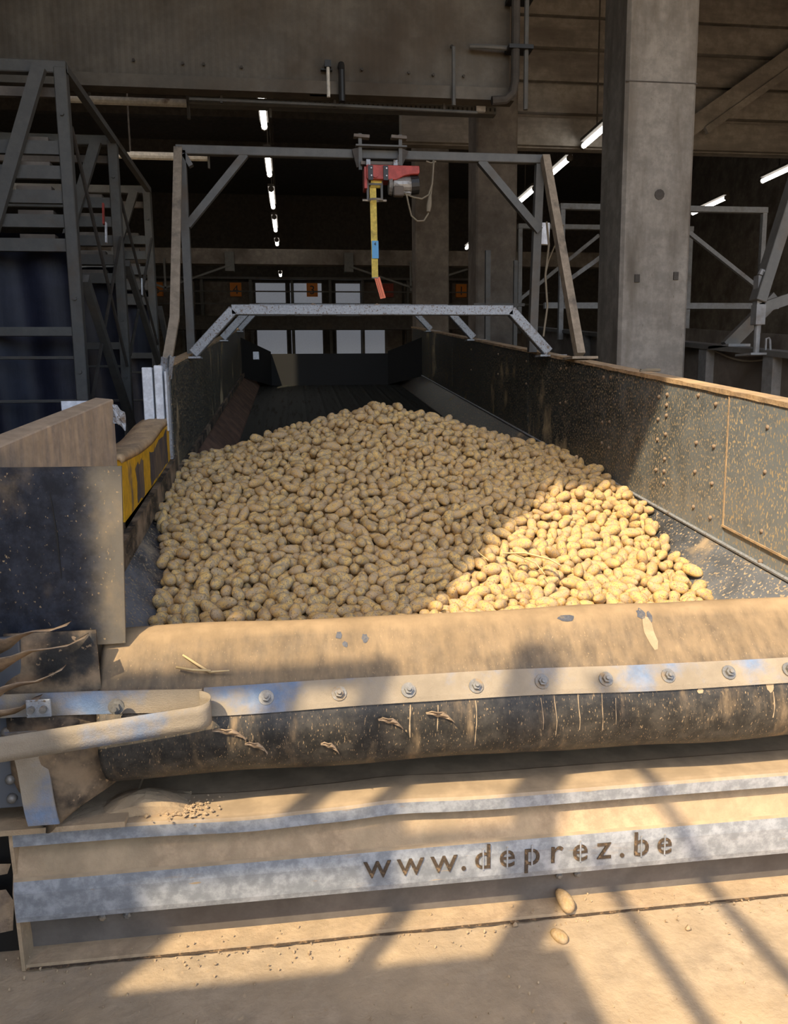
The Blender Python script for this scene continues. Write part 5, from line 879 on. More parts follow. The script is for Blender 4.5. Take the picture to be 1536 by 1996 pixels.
1496,1661,718,27,152,124,0,1674,1637,710,157,20,96,2,1429,1859,826,144,83,171,7,2172,1826,683,156,177,135,11,961,1855,793,15,16,7,11,1436,1900,840,172,93,31,7,2124,2146,767,169,0,54,9,2325,2381,761,136,163,45,2,774,2418,938,62,11,155,6,1953,2593,858,22,3,93,5,
604,370,309,31,16,59,9,1117,619,366,41,179,97,1,784,673,372,36,166,83,1,585,808,414,168,28,2,8,710,795,402,51,162,13,2,2241,790,416,15,107,18,0,923,888,436,123,11,116,1,713,986,462,25,86,3,1,1371,1008,483,132,8,143,0,778,1130,522,40,158,133,0,
1561,1123,519,121,169,35,6,1578,1419,632,54,166,144,4,1243,1468,666,45,8,39,8,1243,1563,704,80,171,27,10,585,2010,767,158,7,50,9,1332,2000,878,42,8,33,0,639,402,333,4,11,5,8,818,460,319,153,27,132,8,1327,531,340,63,32,7,11,1214,627,395,25,88,170,8,
371,707,386,44,21,49,8,1971,716,393,33,3,121,10,298,744,409,38,0,28,5,504,762,385,42,3,46,0,2224,862,443,103,169,3,6,686,948,473,97,172,169,7,944,935,479,52,156,157,4,1201,959,481,61,115,2,11,1592,968,463,16,97,179,7,1325,1117,558,1,176,50,4,
1862,1143,506,19,163,141,3,546,1209,537,46,11,112,4,680,1480,622,113,177,123,0,723,1477,644,22,151,34,10,1486,1459,659,119,158,147,5,171,1666,637,143,175,1,2,129,1727,642,127,35,47,10,1706,1674,704,179,12,82,2,2135,1757,664,52,164,175,3,794,1766,743,74,18,13,8,
1620,1753,749,150,9,41,8,2210,1811,671,1,124,123,0,919,1894,790,49,2,165,8,1197,1995,873,10,9,114,6,1283,2032,891,50,80,4,9,1621,2045,837,112,171,144,11,353,2097,765,13,158,21,3,423,2177,792,112,179,154,10,1009,2143,905,177,16,42,0,1320,274,330,95,13,168,5,
372,782,421,19,95,160,3,470,781,408,121,158,52,7,563,1047,500,4,171,66,0,2215,1180,524,138,168,70,11,1757,1195,548,134,170,159,7,1575,1328,613,52,177,51,3,2097,1448,611,26,3,53,2,963,1598,721,81,7,137,6,428,1746,693,93,179,0,4,1926,1819,730,99,166,143,6,
2079,1954,740,139,89,2,3,2005,2042,771,21,171,67,2,509,2056,786,155,9,46,0,344,2152,776,170,8,1,10,1875,2102,820,42,10,66,6,331,2201,772,174,176,20,4,1317,2129,951,18,173,52,11,1409,2171,943,125,171,41,0,750,2292,899,146,71,12,3,209,2573,770,1,20,26,1,
851,661,374,132,174,109,1,1922,694,356,155,81,11,0,950,760,399,21,3,57,3,1094,944,465,104,4,14,5,660,1068,473,102,174,165,11,1030,1042,498,9,173,25,5,1223,1069,505,4,89,1,1,2283,1062,477,145,157,54,6,628,1157,508,15,72,36,11,1252,1186,560,163,4,9,5,
1264,1694,745,175,9,114,1,2033,1968,728,41,164,142,5,823,2003,818,121,167,8,2,751,2065,821,165,10,169,9,1105,2070,894,123,0,109,3,1051,2123,896,28,82,19,6,1226,2152,941,33,171,66,1,1388,2228,938,166,9,150,0,1045,2374,980,99,176,144,6,1308,2412,1002,3,98,134,1,
1277,2507,1031,160,174,157,8,1417,276,332,46,6,147,0,508,327,323,51,177,136,5,2057,317,328,11,86,149,9,273,480,346,15,27,99,3,2160,452,348,138,105,2,11,318,532,338,168,63,121,6,756,622,360,116,173,122,8,990,740,415,160,164,115,1,1367,752,434,25,172,167,1,
1451,755,421,128,10,59,5,1231,796,452,136,175,54,1,1534,878,460,148,15,137,5,216,975,468,20,118,1,3,1789,941,461,156,53,146,4,1318,1201,563,10,106,39,4,500,1248,568,1,22,77,3,692,1335,582,62,152,146,2,789,1346,615,62,0,26,7,711,1905,775,23,114,26,1,
1523,1929,811,10,62,133,8,1779,1911,783,99,8,38,3,1615,2002,816,24,172,128,1,585,2074,780,130,156,18,4,2368,2090,690,35,147,38,9,1944,2135,796,7,78,21,11,813,2257,904,3,20,2,6,644,2394,898,28,178,86,1,1747,242,339,110,16,166,4,906,1178,543,37,154,176,7,
904,1369,631,0,173,137,4,85,1443,600,122,5,135,0,1915,1588,665,6,97,146,6,2091,1836,699,135,6,120,1,1530,1848,802,57,6,37,7,1322,1951,856,105,17,40,6,70,2072,695,17,55,23,6,785,2136,857,12,18,8,1,902,2064,876,167,74,176,3,1351,2103,929,0,87,31,3,
674,2217,862,153,96,157,5,1923,2310,848,161,61,34,3,928,2530,990,163,4,45,2,974,2498,987,120,176,56,6,136,2655,762,163,90,21,10,1108,369,311,133,168,120,1,735,431,303,120,4,144,9,534,489,310,86,3,8,4,1241,551,335,150,14,139,11,398,684,351,9,177,3,6,
1121,677,372,118,162,54,0,549,752,374,125,4,25,6,770,851,427,129,80,177,8,1352,884,443,165,171,61,9,208,953,426,21,24,7,0,410,919,442,10,166,162,0,520,932,439,116,14,168,5,662,934,438,14,174,30,0,1299,932,455,51,10,124,0,1286,982,479,106,8,178,5,
1762,1061,478,161,6,117,10,584,1145,499,34,178,125,11,1158,1164,547,75,19,12,0,1647,1194,530,103,2,27,9,1300,1242,565,124,160,131,0,1958,1452,592,65,3,19,8,1896,1516,616,56,5,165,5,2090,1541,596,136,179,27,2,1031,1783,794,11,159,149,9,921,1964,830,141,154,62,0,
1643,2102,841,6,80,12,1,1222,2313,984,76,0,12,11,1035,523,339,18,25,159,3,1079,511,341,46,1,121,2,1860,530,344,21,0,50,3,360,590,357,0,97,166,1,511,590,332,110,174,31,8,1683,575,371,147,0,13,8,2159,632,356,21,157,48,6,1341,708,411,114,172,119,0,
1899,664,381,44,7,161,3,365,847,415,172,17,125,1,942,846,431,125,176,27,6,1655,1015,499,134,10,116,6,2093,1068,470,44,28,35,6,359,1099,489,9,57,162,5,1391,1066,504,153,18,44,8,2028,1167,518,49,106,171,6,613,1237,542,98,171,141,0,1075,1165,574,177,17,159,11,
1186,1194,565,52,14,65,0,324,1285,546,17,28,24,1,2099,1286,552,158,95,19,0,1420,1408,625,159,5,51,11,1687,1395,628,76,167,0,1,234,1431,586,11,98,2,6,1277,1431,648,119,175,130,0,1660,1428,646,175,96,14,0,2300,1476,588,175,177,43,11,2367,1528,610,135,171,35,2,
892,1765,771,175,1,0,0,2127,1805,678,28,162,164,8,780,1918,769,78,14,4,2,1011,1838,793,47,114,19,3,1732,1976,785,15,6,8,10,1284,2134,930,167,175,36,3,320,2263,775,163,7,105,3,465,2291,814,165,78,141,5,451,2402,818,139,112,14,1,125,2460,738,172,13,92,9,
1059,183,347,15,165,72,9,1358,214,347,78,3,139,5,1060,251,334,156,153,78,0,2127,536,359,18,66,45,0,1807,846,447,37,2,164,6,1486,1202,571,70,176,47,0,2204,1300,569,177,89,41,3,726,1378,617,8,87,16,0,1119,1498,689,139,1,21,7,2205,1628,646,129,160,32,7,
337,1662,659,66,0,47,3,810,1717,748,158,15,10,11,667,1734,725,152,169,138,3,2137,2045,738,150,6,94,2,2298,2326,746,166,108,137,11,94,2414,743,94,8,6,5,930,2440,978,13,80,171,0,1809,2399,891,61,1,117,6,595,2593,886,176,4,146,5,981,494,318,152,3,101,8,
1748,488,329,158,150,116,8,1112,559,338,105,4,144,1,589,613,344,136,168,115,2,1251,622,352,172,3,114,0,1753,620,339,82,14,169,6,727,674,362,7,159,55,2,912,740,388,64,172,167,4,1229,735,409,129,6,114,3,1750,733,393,145,174,145,1,965,803,411,1,99,161,3,
1575,822,403,164,173,15,11,1894,887,424,7,177,82,8,789,948,441,46,6,139,11,838,983,463,98,176,4,0,1821,1052,474,85,17,155,3,1742,1244,550,46,12,161,0,1460,1435,629,176,169,82,2,1443,1474,656,161,174,139,1,790,1725,703,131,11,110,1,895,1709,715,168,2,82,1,
1101,1696,731,94,172,32,5,1311,1752,767,168,0,10,1,1667,1771,727,3,85,133,1,1082,1871,805,178,165,49,6,1660,2034,812,162,177,62,4,1240,2073,913,151,171,41,5,1452,2079,876,145,14,78,3,1520,2084,862,167,91,0,1,562,2176,793,125,173,63,0,940,2276,915,171,79,19,2,
1935,2369,834,131,69,165,9,447,330,322,154,2,106,8,1662,349,314,50,104,176,3,333,396,313,53,151,45,1,1610,387,337,110,4,127,1,566,467,329,151,105,175,10,633,526,343,16,178,162,0,2108,692,383,1,70,121,4,918,758,423,107,4,124,11,1900,764,397,179,111,43,4,
1405,895,450,3,156,154,10,2152,1014,455,33,146,60,6,1373,1147,548,99,170,29,10,1585,1180,539,33,17,68,4,2244,1203,530,7,171,74,4,784,1260,565,19,161,107,8,1201,1267,583,22,178,124,6,1984,1259,566,30,8,130,2,2233,1264,528,115,18,38,0,1009,1335,599,6,19,47,3,
1723,1335,578,8,75,6,4,420,1399,589,19,5,96,9,1000,1409,617,79,171,39,11,1470,1368,633,46,168,170,6,551,1498,639,161,97,159,3,665,1576,653,80,25,8,9,2363,1580,608,13,76,34,4,2189,1693,653,109,171,137,6,1772,1667,703,171,172,107,11,2189,1752,649,127,168,50,3,
936,1724,760,28,16,130,1,998,1750,772,12,20,2,10,1421,1768,785,52,2,42,0,2038,1811,690,129,62,177,4,781,1855,756,145,3,94,6,491,1916,724,65,11,1,0,852,1898,808,75,1,18,0,2048,1913,731,159,80,4,8,1005,1966,829,1,14,131,2,452,2126,765,38,118,170,0,
2073,2213,781,178,86,6,5,900,2221,901,159,10,16,4,1471,2242,935,10,5,63,0,1952,2238,818,88,1,177,0,2365,2289,719,11,22,146,4,658,2321,868,166,81,168,11,1217,2256,979,60,173,122,0,819,2356,928,123,165,10,4,1409,227,350,33,29,55,3,315,370,338,41,178,63,6,
834,840,449,134,69,1,6,1594,928,465,90,14,179,7,1622,1022,521,17,166,2,7,2145,1426,601,138,2,69,10,676,1885,753,172,94,35,11,2218,1855,680,170,100,171,2,230,1981,726,1,5,157,0,1836,1969,788,118,169,124,4,2125,1950,718,23,33,143,3,2334,2014,703,42,173,34,6,
310,2075,747,133,100,173,3,1660,2034,853,8,91,27,4,911,2157,882,15,32,78,3,2081,2259,793,156,167,176,3,2163,2167,758,120,160,135,7,625,2258,853,16,2,141,4,852,2237,909,154,16,107,6,1802,2272,869,104,12,167,9,1007,2602,1005,118,176,158,11,1619,2618,947,154,84,20,5,
237,306,327,4,177,68,5,355,437,303,107,3,165,0,598,429,304,85,4,178,0,1497,626,355,47,21,118,1,653,681,368,35,4,31,4,1183,679,378,161,177,25,9,1814,667,372,7,121,12,11,2179,686,352,158,2,41,11,1113,731,399,137,6,98,3,1435,731,387,153,0,19,3,
2009,753,385,21,170,149,8,2111,748,376,155,172,73,0,1122,801,413,96,172,27,0,1317,811,428,64,0,150,2,1626,803,410,49,5,19,6,1673,832,402,126,174,46,1,1944,800,402,87,5,174,1,411,852,409,143,179,54,0,609,924,444,41,25,17,0,1385,937,457,124,34,22,3,
1819,918,443,41,14,113,5,585,997,457,169,80,14,1,2191,978,441,25,170,114,11,598,1055,473,71,164,28,6,530,1124,491,151,179,18,8,1236,1103,530,134,162,154,0,2052,1138,489,17,177,24,11,896,1217,536,179,10,86,1,985,1208,550,26,3,108,0,470,1288,545,48,73,3,5,
728,1311,566,131,3,177,3,1758,1314,559,154,84,20,8,619,1380,575,53,1,52,2,2015,1395,562,173,96,140,0,1114,1423,626,137,120,25,10,1313,1409,632,149,8,105,6,207,1511,591,43,3,139,0,1036,1486,656,178,110,119,3,2073,1600,610,166,86,152,8,900,1656,698,147,174,15,4,
1150,1649,734,15,165,131,8,1431,1677,724,23,79,0,5,1094,1812,798,131,147,36,2,1141,1790,789,130,4,136,0,1282,1883,825,169,97,162,4,1839,1946,751,31,14,155,3,1005,2027,857,38,6,76,3,1774,2026,789,138,178,49,2,1412,2059,875,32,2,148,8,1427,2157,902,0,82,20,0,
1476,2151,888,60,176,21,3,1026,2186,921,75,2,2,6,1441,2206,928,169,112,50,8,1067,2260,942,58,22,126,3,1323,2264,964,151,91,3,5,369,2361,783,112,12,23,5,1105,2481,1007,177,77,159,8,706,282,319,134,161,1,1,822,284,322,32,22,11,10,832,341,317,29,176,96,5,
933,399,337,88,6,41,6,1657,514,347,179,87,5,8,434,556,356,90,0,146,1,245,645,368,125,9,141,6,1663,731,392,15,111,48,2,698,758,425,49,0,62,11,1061,816,430,27,86,161,1,1908,834,428,97,165,167,6,209,903,435,154,166,136,10,2094,877,422,105,3,138,9,
571,947,443,176,177,128,7,1129,990,477,176,85,141,0,2112,990,453,148,177,54,3,543,975,472,5,106,134,0,184,1111,476,152,158,165,10,281,1088,480,99,176,48,3,317,1092,482,54,162,139,11,1862,1059,489,156,157,69,9,2074,1102,478,29,7,94,6,2136,1092,502,31,8,82,0,
1450,1178,546,108,6,43,8,1719,1196,554,27,13,136,1,1917,1216,543,19,9,38,0,424,1261,544,176,154,7,3,1870,1278,555,61,147,7,8,1205,1310,610,63,7,52,2,336,1400,576,2,79,163,0,870,1410,614,2,162,18,2,886,1461,628,32,162,107,3,1314,1449,672,178,0,138,2,
2245,1540,600,128,35,23,3,143,1589,608,169,29,16,7,531,1542,654,173,100,40,2,2119,1680,649,170,116,126,4,1193,1701,752,13,80,40,0,1607,1684,725,113,1,129,1,524,1721,700,39,13,134,3,1069,1735,787,2,154,28,3,169,1875,677,114,18,7,10,240,1855,665,36,12,36,5,
434,1862,697,45,145,138,3,596,1841,717,92,16,18,4,916,1849,774,158,158,85,2,1186,1880,827,1,82,49,2,406,2031,743,157,20,87,6,851,2058,833,20,156,62,2,968,1999,838,24,167,92,3,235,2143,730,108,179,4,2,2255,2114,731,155,83,163,0,673,2160,846,15,35,118,0,
2006,2204,789,177,77,30,0,1121,2240,949,34,87,9,1,1619,2262,914,10,105,138,10,1557,2329,935,52,175,175,8,760,2367,903,160,170,90,0,1952,2483,838,59,16,128,5,925,2614,983,7,77,153,2,106,2700,738,153,172,73,5,1986,220,345,35,3,175,3,1375,270,336,112,165,152,11,
2219,903,444,164,162,102,7,1427,1193,585,163,5,8,0,194,1303,556,79,19,174,11,656,1653,697,42,179,3,6,488,1738,688,142,117,149,6,1671,1839,780,169,59,2,10,1951,1992,769,139,9,168,3,2332,2102,706,147,8,47,11,2350,2174,715,59,162,156,4,1648,2202,906,145,7,101,1,
482,2371,824,11,33,89,7,1299,2314,981,16,141,13,3,260,2592,780,4,2,33,10,539,2542,880,53,9,37,8,239,365,314,76,9,142,0,535,432,303,0,2,59,1,1152,491,318,128,13,119,2,1299,489,325,134,172,105,8,2201,483,322,78,164,3,11,340,576,321,28,0,158,6,
904,554,327,15,10,77,8,1043,569,332,156,4,99,8,1762,562,328,33,7,158,5,656,617,347,2,9,76,11,845,624,348,171,5,176,0,976,618,356,62,10,145,2,345,679,355,47,7,153,6,611,701,365,11,171,12,4,1040,694,387,161,87,156,9,1314,690,376,18,16,17,3,
1483,690,378,140,177,67,0,2132,676,348,161,166,92,3,460,735,365,68,7,123,1,727,737,389,153,57,164,3,1687,765,383,98,1,163,4,885,778,408,40,25,7,2,1517,827,421,0,3,0,6,1872,802,402,8,3,24,0,185,856,428,102,11,144,0,536,880,416,43,177,18,2,
1220,865,437,66,164,138,3,1430,865,425,124,163,23,3,274,1044,461,171,163,177,8,391,1082,466,170,82,19,0,1344,1056,490,22,11,178,11,1148,1128,530,28,168,167,7,1357,1105,528,43,8,64,5,1501,1123,505,16,165,20,4,1681,1112,501,23,85,20,9,781,1334,571,111,172,36,1,
831,1293,561,160,179,75,6,1291,1285,590,62,157,178,0,1356,1312,582,88,2,21,2,1841,1330,556,32,170,43,4,576,1384,574,49,6,107,7,2065,1401,559,141,169,66,9,1094,1484,660,5,88,159,4,1190,1473,661,28,175,150,0,1338,1502,669,29,2,18,3,1516,1499,644,146,171,61,3,
1542,1542,662,145,68,168,10,1820,1478,614,169,9,104,0,598,1558,632,19,18,135,4,1095,1535,668,27,3,86,8,1310,1549,679,145,169,73,0,1360,1566,686,153,168,41,11,1840,1572,639,157,165,85,9,691,1636,665,143,5,112,5,1096,1581,696,57,170,177,8,1573,1618,694,5,81,176,8,
1319,1690,743,14,86,31,9,1374,1722,737,174,94,140,8,981,1741,734,174,6,2,0,1974,1782,676,4,1,25,5,618,1805,710,5,160,100,10,1825,1861,725,178,85,7,5,1006,1887,800,73,11,35,1,1516,1887,788,110,8,173,1,374,1950,695,33,12,162,6,829,1936,784,25,27,81,4,
1151,1922,836,120,6,179,3,1535,1982,828,166,172,57,2,1635,1960,800,2,179,114,5,1430,2001,853,34,33,153,0,1579,2018,827,28,171,16,11,938,2049,849,67,175,45,8,863,2144,867,30,156,58,2,948,2101,871,43,1,159,11,1849,2145,810,166,156,9,5,970,2202,907,8,82,11,4,
1152,2277,975,30,166,138,0,1249,2231,961,67,151,162,6,1393,2349,972,45,22,4,3,1109,2422,1003,24,10,28,3,1054,2588,988,142,166,56,6,1596,262,333,156,171,113,5,1985,344,326,3,0,26,11,703,397,306,2,63,43,2,454,457,329,29,168,24,2,1704,473,337,54,166,64,11,
896,514,346,36,176,159,10,304,568,355,24,169,105,6,1463,649,369,159,31,48,6,1895,616,366,7,80,139,0,2225,665,361,166,178,142,1,2202,759,400,118,174,115,6,1010,817,413,23,3,175,7,1581,886,458,109,167,138,10,1546,958,473,10,8,54,4,2033,964,452,158,26,69,3,
499,987,477,173,77,27,11,690,1022,494,42,179,161,4,659,1089,509,82,21,18,6,1914,1069,486,101,164,149,3,243,1199,514,48,179,147,3,667,1139,516,141,158,35,10,867,1149,523,37,4,124,6,2225,1147,483,139,173,58,10,182,1282,527,14,23,50,6,644,1269,553,170,168,144,6,
2278,1247,539,62,26,36,8,432,1298,579,120,6,64,5,864,1310,591,53,173,140,0,1670,1295,589,4,91,17,1,1930,1346,574,163,172,31,3,2343,1311,570,120,9,178,3,2355,1399,578,136,11,55,11,147,1469,593,111,3,43,11,1353,1463,643,160,75,18,2,243,1541,618,88,164,13,7,
424,1500,604,179,0,34,0,972,1522,669,34,179,71,9,287,1599,627,3,81,151,2,419,1592,616,161,165,155,3,1469,1726,737,171,175,109,11,2255,1752,643,8,6,118,4,486,1812,684,179,15,26,4,1350,1764,798,2,97,138,11,1417,1843,787,175,73,155,6,1896,1858,739,175,175,50,7,
115,1927,667,140,7,80,8,385,1976,741,83,177,17,9,1057,1972,834,4,7,154,10,1749,2031,827,64,5,58,3,2261,2053,717,19,9,125,8,166,2139,719,171,177,65,1,1064,2083,890,68,176,19,1,1375,2162,920,147,9,130,0,205,2271,735,85,169,156,1,461,2223,811,111,176,150,0,
1286,2216,948,0,6,132,11,1128,2345,984,1,23,133,11,1583,2395,939,172,71,19,2,1356,2440,1004,69,164,22,2,1405,2487,989,48,13,49,11,1073,2538,994,164,88,171,4,479,263,333,165,173,7,3,1658,867,465,82,0,16,11,753,1155,549,8,38,151,3,2026,1551,639,167,105,140,11,
2269,1845,652,114,167,175,6,1028,1992,874,10,175,13,6,2127,2083,755,127,13,1,6,1477,2108,887,148,179,94,7,74,2208,726,109,156,161,6,185,2230,750,28,75,150,8,632,2169,843,68,14,128,11,1742,2254,886,168,13,71,10,1856,2404,872,117,179,115,4,198,2480,765,58,12,29,2,
1919,2534,857,2,82,49,2,2262,2582,780,57,3,128,9,1640,441,306,99,178,33,8,1687,436,307,3,9,27,0,1834,435,301,163,9,142,11,246,514,341,168,1,101,1,718,497,309,153,3,102,1,858,498,312,2,10,134,5,1904,498,320,78,172,176,9,258,567,330,15,169,76,5,
463,550,319,157,1,143,6,858,564,344,165,173,152,8,979,552,330,37,66,26,3,1633,561,334,109,1,30,8,1687,556,328,95,170,12,1,2059,574,327,50,167,64,2,1696,629,347,14,177,142,0,2010,631,341,91,15,153,1,2069,627,337,160,162,18,3,457,674,357,141,175,81,8,
982,666,382,102,156,151,2,1433,679,387,5,114,52,3,1542,708,375,2,3,25,0,2009,697,367,154,179,109,2,267,753,370,21,76,29,10,403,744,366,135,9,163,0,602,756,382,7,11,156,0,784,724,377,174,6,73,5,1187,767,403,86,0,28,2,1316,756,397,115,2,177,1,
1935,745,380,27,11,109,9,2057,745,380,65,178,56,4,2185,740,361,54,15,139,7,323,801,391,165,68,176,3,771,809,414,111,166,172,7,843,807,404,10,73,5,6,1764,804,405,176,166,14,1,2070,813,399,159,1,52,5,2120,798,381,11,2,172,10,285,872,410,175,17,95,0,
593,880,420,89,174,33,2,1281,872,440,159,174,71,8,1743,855,426,152,10,67,8,977,926,451,36,6,134,1,1242,917,451,18,80,0,11,1435,927,455,13,17,58,7,1498,929,458,89,173,17,8,1633,942,447,147,17,121,3,181,996,454,151,2,122,2,1100,1027,493,126,175,9,3,
2065,1018,456,6,0,130,2,524,1055,478,168,170,134,8,826,1066,486,105,167,21,2,1437,1073,496,174,7,113,6,1571,1051,488,89,172,149,10,2203,1032,460,137,7,29,2,402,1144,492,178,86,10,9,1750,1122,501,159,8,99,5,386,1195,491,129,7,75,6,591,1208,514,33,11,144,4,
653,1197,524,2,2,78,4,1350,1183,540,149,8,114,0,1684,1164,523,9,170,110,0,1819,1169,503,7,3,143,3,294,1265,515,8,9,72,9,393,1236,514,16,96,157,3,966,1265,569,51,70,173,4,1217,1224,559,15,8,168,11,1516,1250,559,47,178,68,0,1561,1222,542,9,69,1,7,
1611,1237,541,66,3,36,9,1678,1259,548,12,171,68,1,1822,1247,537,15,92,18,10,2078,1253,521,1,165,174,11,913,1302,583,137,5,49,5,1260,1326,603,10,2,2,0,1446,1335,592,43,1,32,5,1886,1328,563,158,98,154,8,103,1373,571,171,103,148,4,195,1390,543,157,108,169,0,
896,1369,588,41,84,173,1,1117,1336,613,168,7,49,1,1307,1367,614,11,105,8,10,1496,1382,605,51,22,124,4,1897,1380,566,13,9,6,1,2131,1373,559,145,171,98,5,2326,1373,557,59,176,144,0,425,1448,581,119,28,11,3,826,1439,617,173,170,19,8,1034,1430,624,177,168,50,4,
1384,1419,640,136,26,63,1,1905,1454,601,46,4,48,0,2013,1458,592,179,84,139,1,255,1519,584,16,13,52,8,318,1524,589,125,176,167,5,817,1491,640,47,169,56,3,1958,1517,602,179,165,77,0,2211,1515,580,163,10,52,5,334,1583,609,19,177,121,5,457,1566,604,3,6,106,5,
712,1592,646,142,2,136,6,943,1580,676,169,18,95,2,1036,1540,662,58,178,27,2,2020,1600,620,120,7,136,8,631,1610,647,75,161,24,0,1027,1580,697,145,103,161,4,1164,1607,718,89,2,39,10,1507,1631,692,14,97,178,11,279,1709,625,85,5,27,1,980,1699,724,33,178,4,5,
1037,1683,727,23,85,13,1,1571,1702,712,14,103,139,1,1642,1694,700,14,81,32,5,276,1761,644,164,172,169,9,551,1737,666,16,85,161,10,921,1755,729,107,4,8,6,1376,1773,764,8,170,70,1,1582,1769,722,83,2,149,2,2162,1795,641,50,161,14,10,317,1848,654,125,163,118,0,
798,1813,744,118,159,172,8,1546,1823,774,2,87,144,4,1713,1809,728,102,23,15,2,277,1911,668,166,170,102,5,419,1903,694,30,83,16,6,637,1871,723,15,9,162,2,1143,1846,809,141,179,7,2,1438,1881,794,118,13,160,11,1818,1910,741,10,10,172,4,673,1956,759,49,1,66,8,
887,1948,800,171,101,43,10,1238,1930,840,27,4,27,5,1298,1916,838,141,170,73,4,1578,1952,808,54,0,28,10,801,2089,821,2,2,92,3,1078,2164,906,133,177,161,0,1249,2188,958,7,125,3,3,1319,2173,937,172,161,70,8,1982,2259,787,158,13,93,8,888,2266,894,118,165,21,6,
998,2254,933,95,9,171,1,1374,2303,948,5,81,29,11,1468,2290,945,160,158,112,11,1520,2277,916,14,93,1,2,704,2336,866,121,1,155,2,1449,2439,976,169,6,87,1,1366,2513,1001,152,4,23,4,1394,2916,879,133,164,46,10,1591,3161,728,169,105,131,2,1167,399,318,147,162,173,1,
436,499,318,22,17,118,2,1210,526,336,25,130,54,3,1386,530,348,154,72,23,10,1033,605,360,92,161,3,1,1326,578,362,20,147,101,6,1614,594,361,79,170,171,11,1015,644,369,112,24,40,6,1578,651,366,2,20,38,6,222,729,373,10,1,45,7,357,763,389,177,96,35,4,
1789,764,392,71,171,37,2,2162,770,389,157,102,15,4,1860,841,417,7,112,28,0,2040,825,426,163,167,136,7,2224,846,404,12,104,8,6,353,892,447,165,1,15,4,1248,955,460,3,179,79,7,854,1024,479,165,0,171,10,1576,983,502,130,11,111,3,1692,1018,482,149,18,49,11,
1008,1083,504,21,177,124,3,2096,1144,496,163,12,39,6,368,1198,529,98,0,150,0,1797,1206,527,25,20,1,2,2113,1192,521,90,178,151,9,2302,1208,511,129,17,65,5,688,1287,552,24,11,89,10,527,1336,564,1,158,128,1,1399,1336,606,158,1,125,5,2240,1343,545,157,11,8,1,
1077,1393,607,115,6,143,0,1777,1407,588,170,109,47,7,2104,1407,587,174,74,156,6,2188,1407,566,149,179,167,0,552,1449,598,42,26,143,1,1573,1473,642,12,70,132,2,1604,1450,626,106,168,141,7,1146,1490,665,0,31,65,0,996,1559,680,161,6,160,3,1459,1572,686,132,10,131,1,
1732,1574,670,163,52,170,0,2060,1612,656,23,166,84,10,2289,1590,618,43,13,52,6,939,1627,693,82,1,19,9,1012,1641,705,149,93,178,2,1350,1653,725,6,91,14,1,1152,1715,745,61,171,55,0,2069,1712,674,11,108,34,2,2362,1760,637,129,42,148,10,297,1800,657,9,30,26,6,
1625,1833,783,173,79,151,2,1795,1870,762,115,173,138,3,2044,1858,704,150,110,177,6,419,1945,718,117,174,162,6,1071,1922,814,104,167,36,11,1467,1916,807,28,8,118,3,1722,1906,772,82,174,139,2,2194,1932,685,101,145,18,2,2317,1947,685,153,110,22,0,1413,1958,842,141,171,127,10,
1489,1965,835,173,169,84,10,2131,2008,699,119,179,43,4,220,2064,714,179,26,42,2,1382,2010,877,173,105,30,2,1466,2022,862,133,2,145,1,1563,2040,850,140,164,167,4,1851,2057,766,8,10,145,3,1927,2060,773,66,5,36,0,2305,2056,693,16,9,151,2,421,2114,743,175,84,138,3,
602,2153,813,133,166,111,3,1706,2086,847,136,13,146,4,2002,2151,765,14,76,146,10,1672,2206,852,160,168,103,7,2203,2179,736,155,2,40,5,2248,2206,730,4,25,136,5,1682,2260,888,51,179,114,1,2127,2294,780,177,8,0,8,278,2319,763,131,83,178,1,617,2319,840,20,8,26,10,
1106,2288,960,63,178,15,7,1439,2321,958,169,92,16,1,1796,2338,873,2,10,94,8,2014,2302,822,99,11,176,2,325,2401,787,141,13,168,6,409,2352,797,37,114,153,1,520,2362,843,134,17,38,7,621,2355,887,124,174,154,0,1271,2343,988,141,27,179,3,1434,2402,986,156,20,107,11,
2189,2406,765,55,152,130,5,2251,2393,748,119,168,173,1,528,2454,845,165,162,131,3,1899,2477,849,33,1,89,6,2165,2462,794,15,179,70,5,2256,2453,762,42,7,53,4,493,2531,849,63,3,21,5,580,2536,868,167,14,51,1,1209,2579,1031,152,69,21,5,1753,2540,913,15,171,69,10,
1034,2677,996,147,8,21,0,1115,2641,1015,135,4,53,11,1568,2937,856,46,13,118,2,906,813,422,41,14,164,0,339,1346,577,117,6,13,3,2277,1524,618,148,160,41,0,1844,1672,673,169,104,46,3,82,1825,654,149,1,159,4,77,1980,678,148,21,135,1,963,1964,824,160,58,151,7,
2181,1982,701,32,17,60,0,810,2045,824,54,25,17,3,71,2157,704,171,146,148,3,2040,2165,785,43,18,41,6,263,2243,754,157,166,167,6,228,2361,767,142,102,170,1,1999,2392,839,2,73,124,2,2105,2357,792,7,76,21,6,453,2502,823,16,175,51,11,1422,2541,996,67,0,43,0,
1813,2506,898,174,6,124,2,90,2555,741,121,7,119,9,645,2592,908,111,173,148,9,771,2598,933,16,3,128,2,2358,2565,759,115,0,63,1,1469,2660,984,56,5,135,2,2217,161,307,39,160,29,9,1166,223,281,160,171,155,6,232,252,307,173,109,17,1,554,267,285,123,4,114,1,
608,262,287,28,18,102,3,726,253,285,28,5,132,1,858,261,292,5,166,20,0,942,238,284,35,3,69,3,1000,246,290,139,168,171,0,1190,254,280,174,5,76,11,1381,251,290,160,71,11,2,1441,255,290,86,159,5,0,1585,255,277,158,4,125,4,2058,239,280,159,85,164,7,
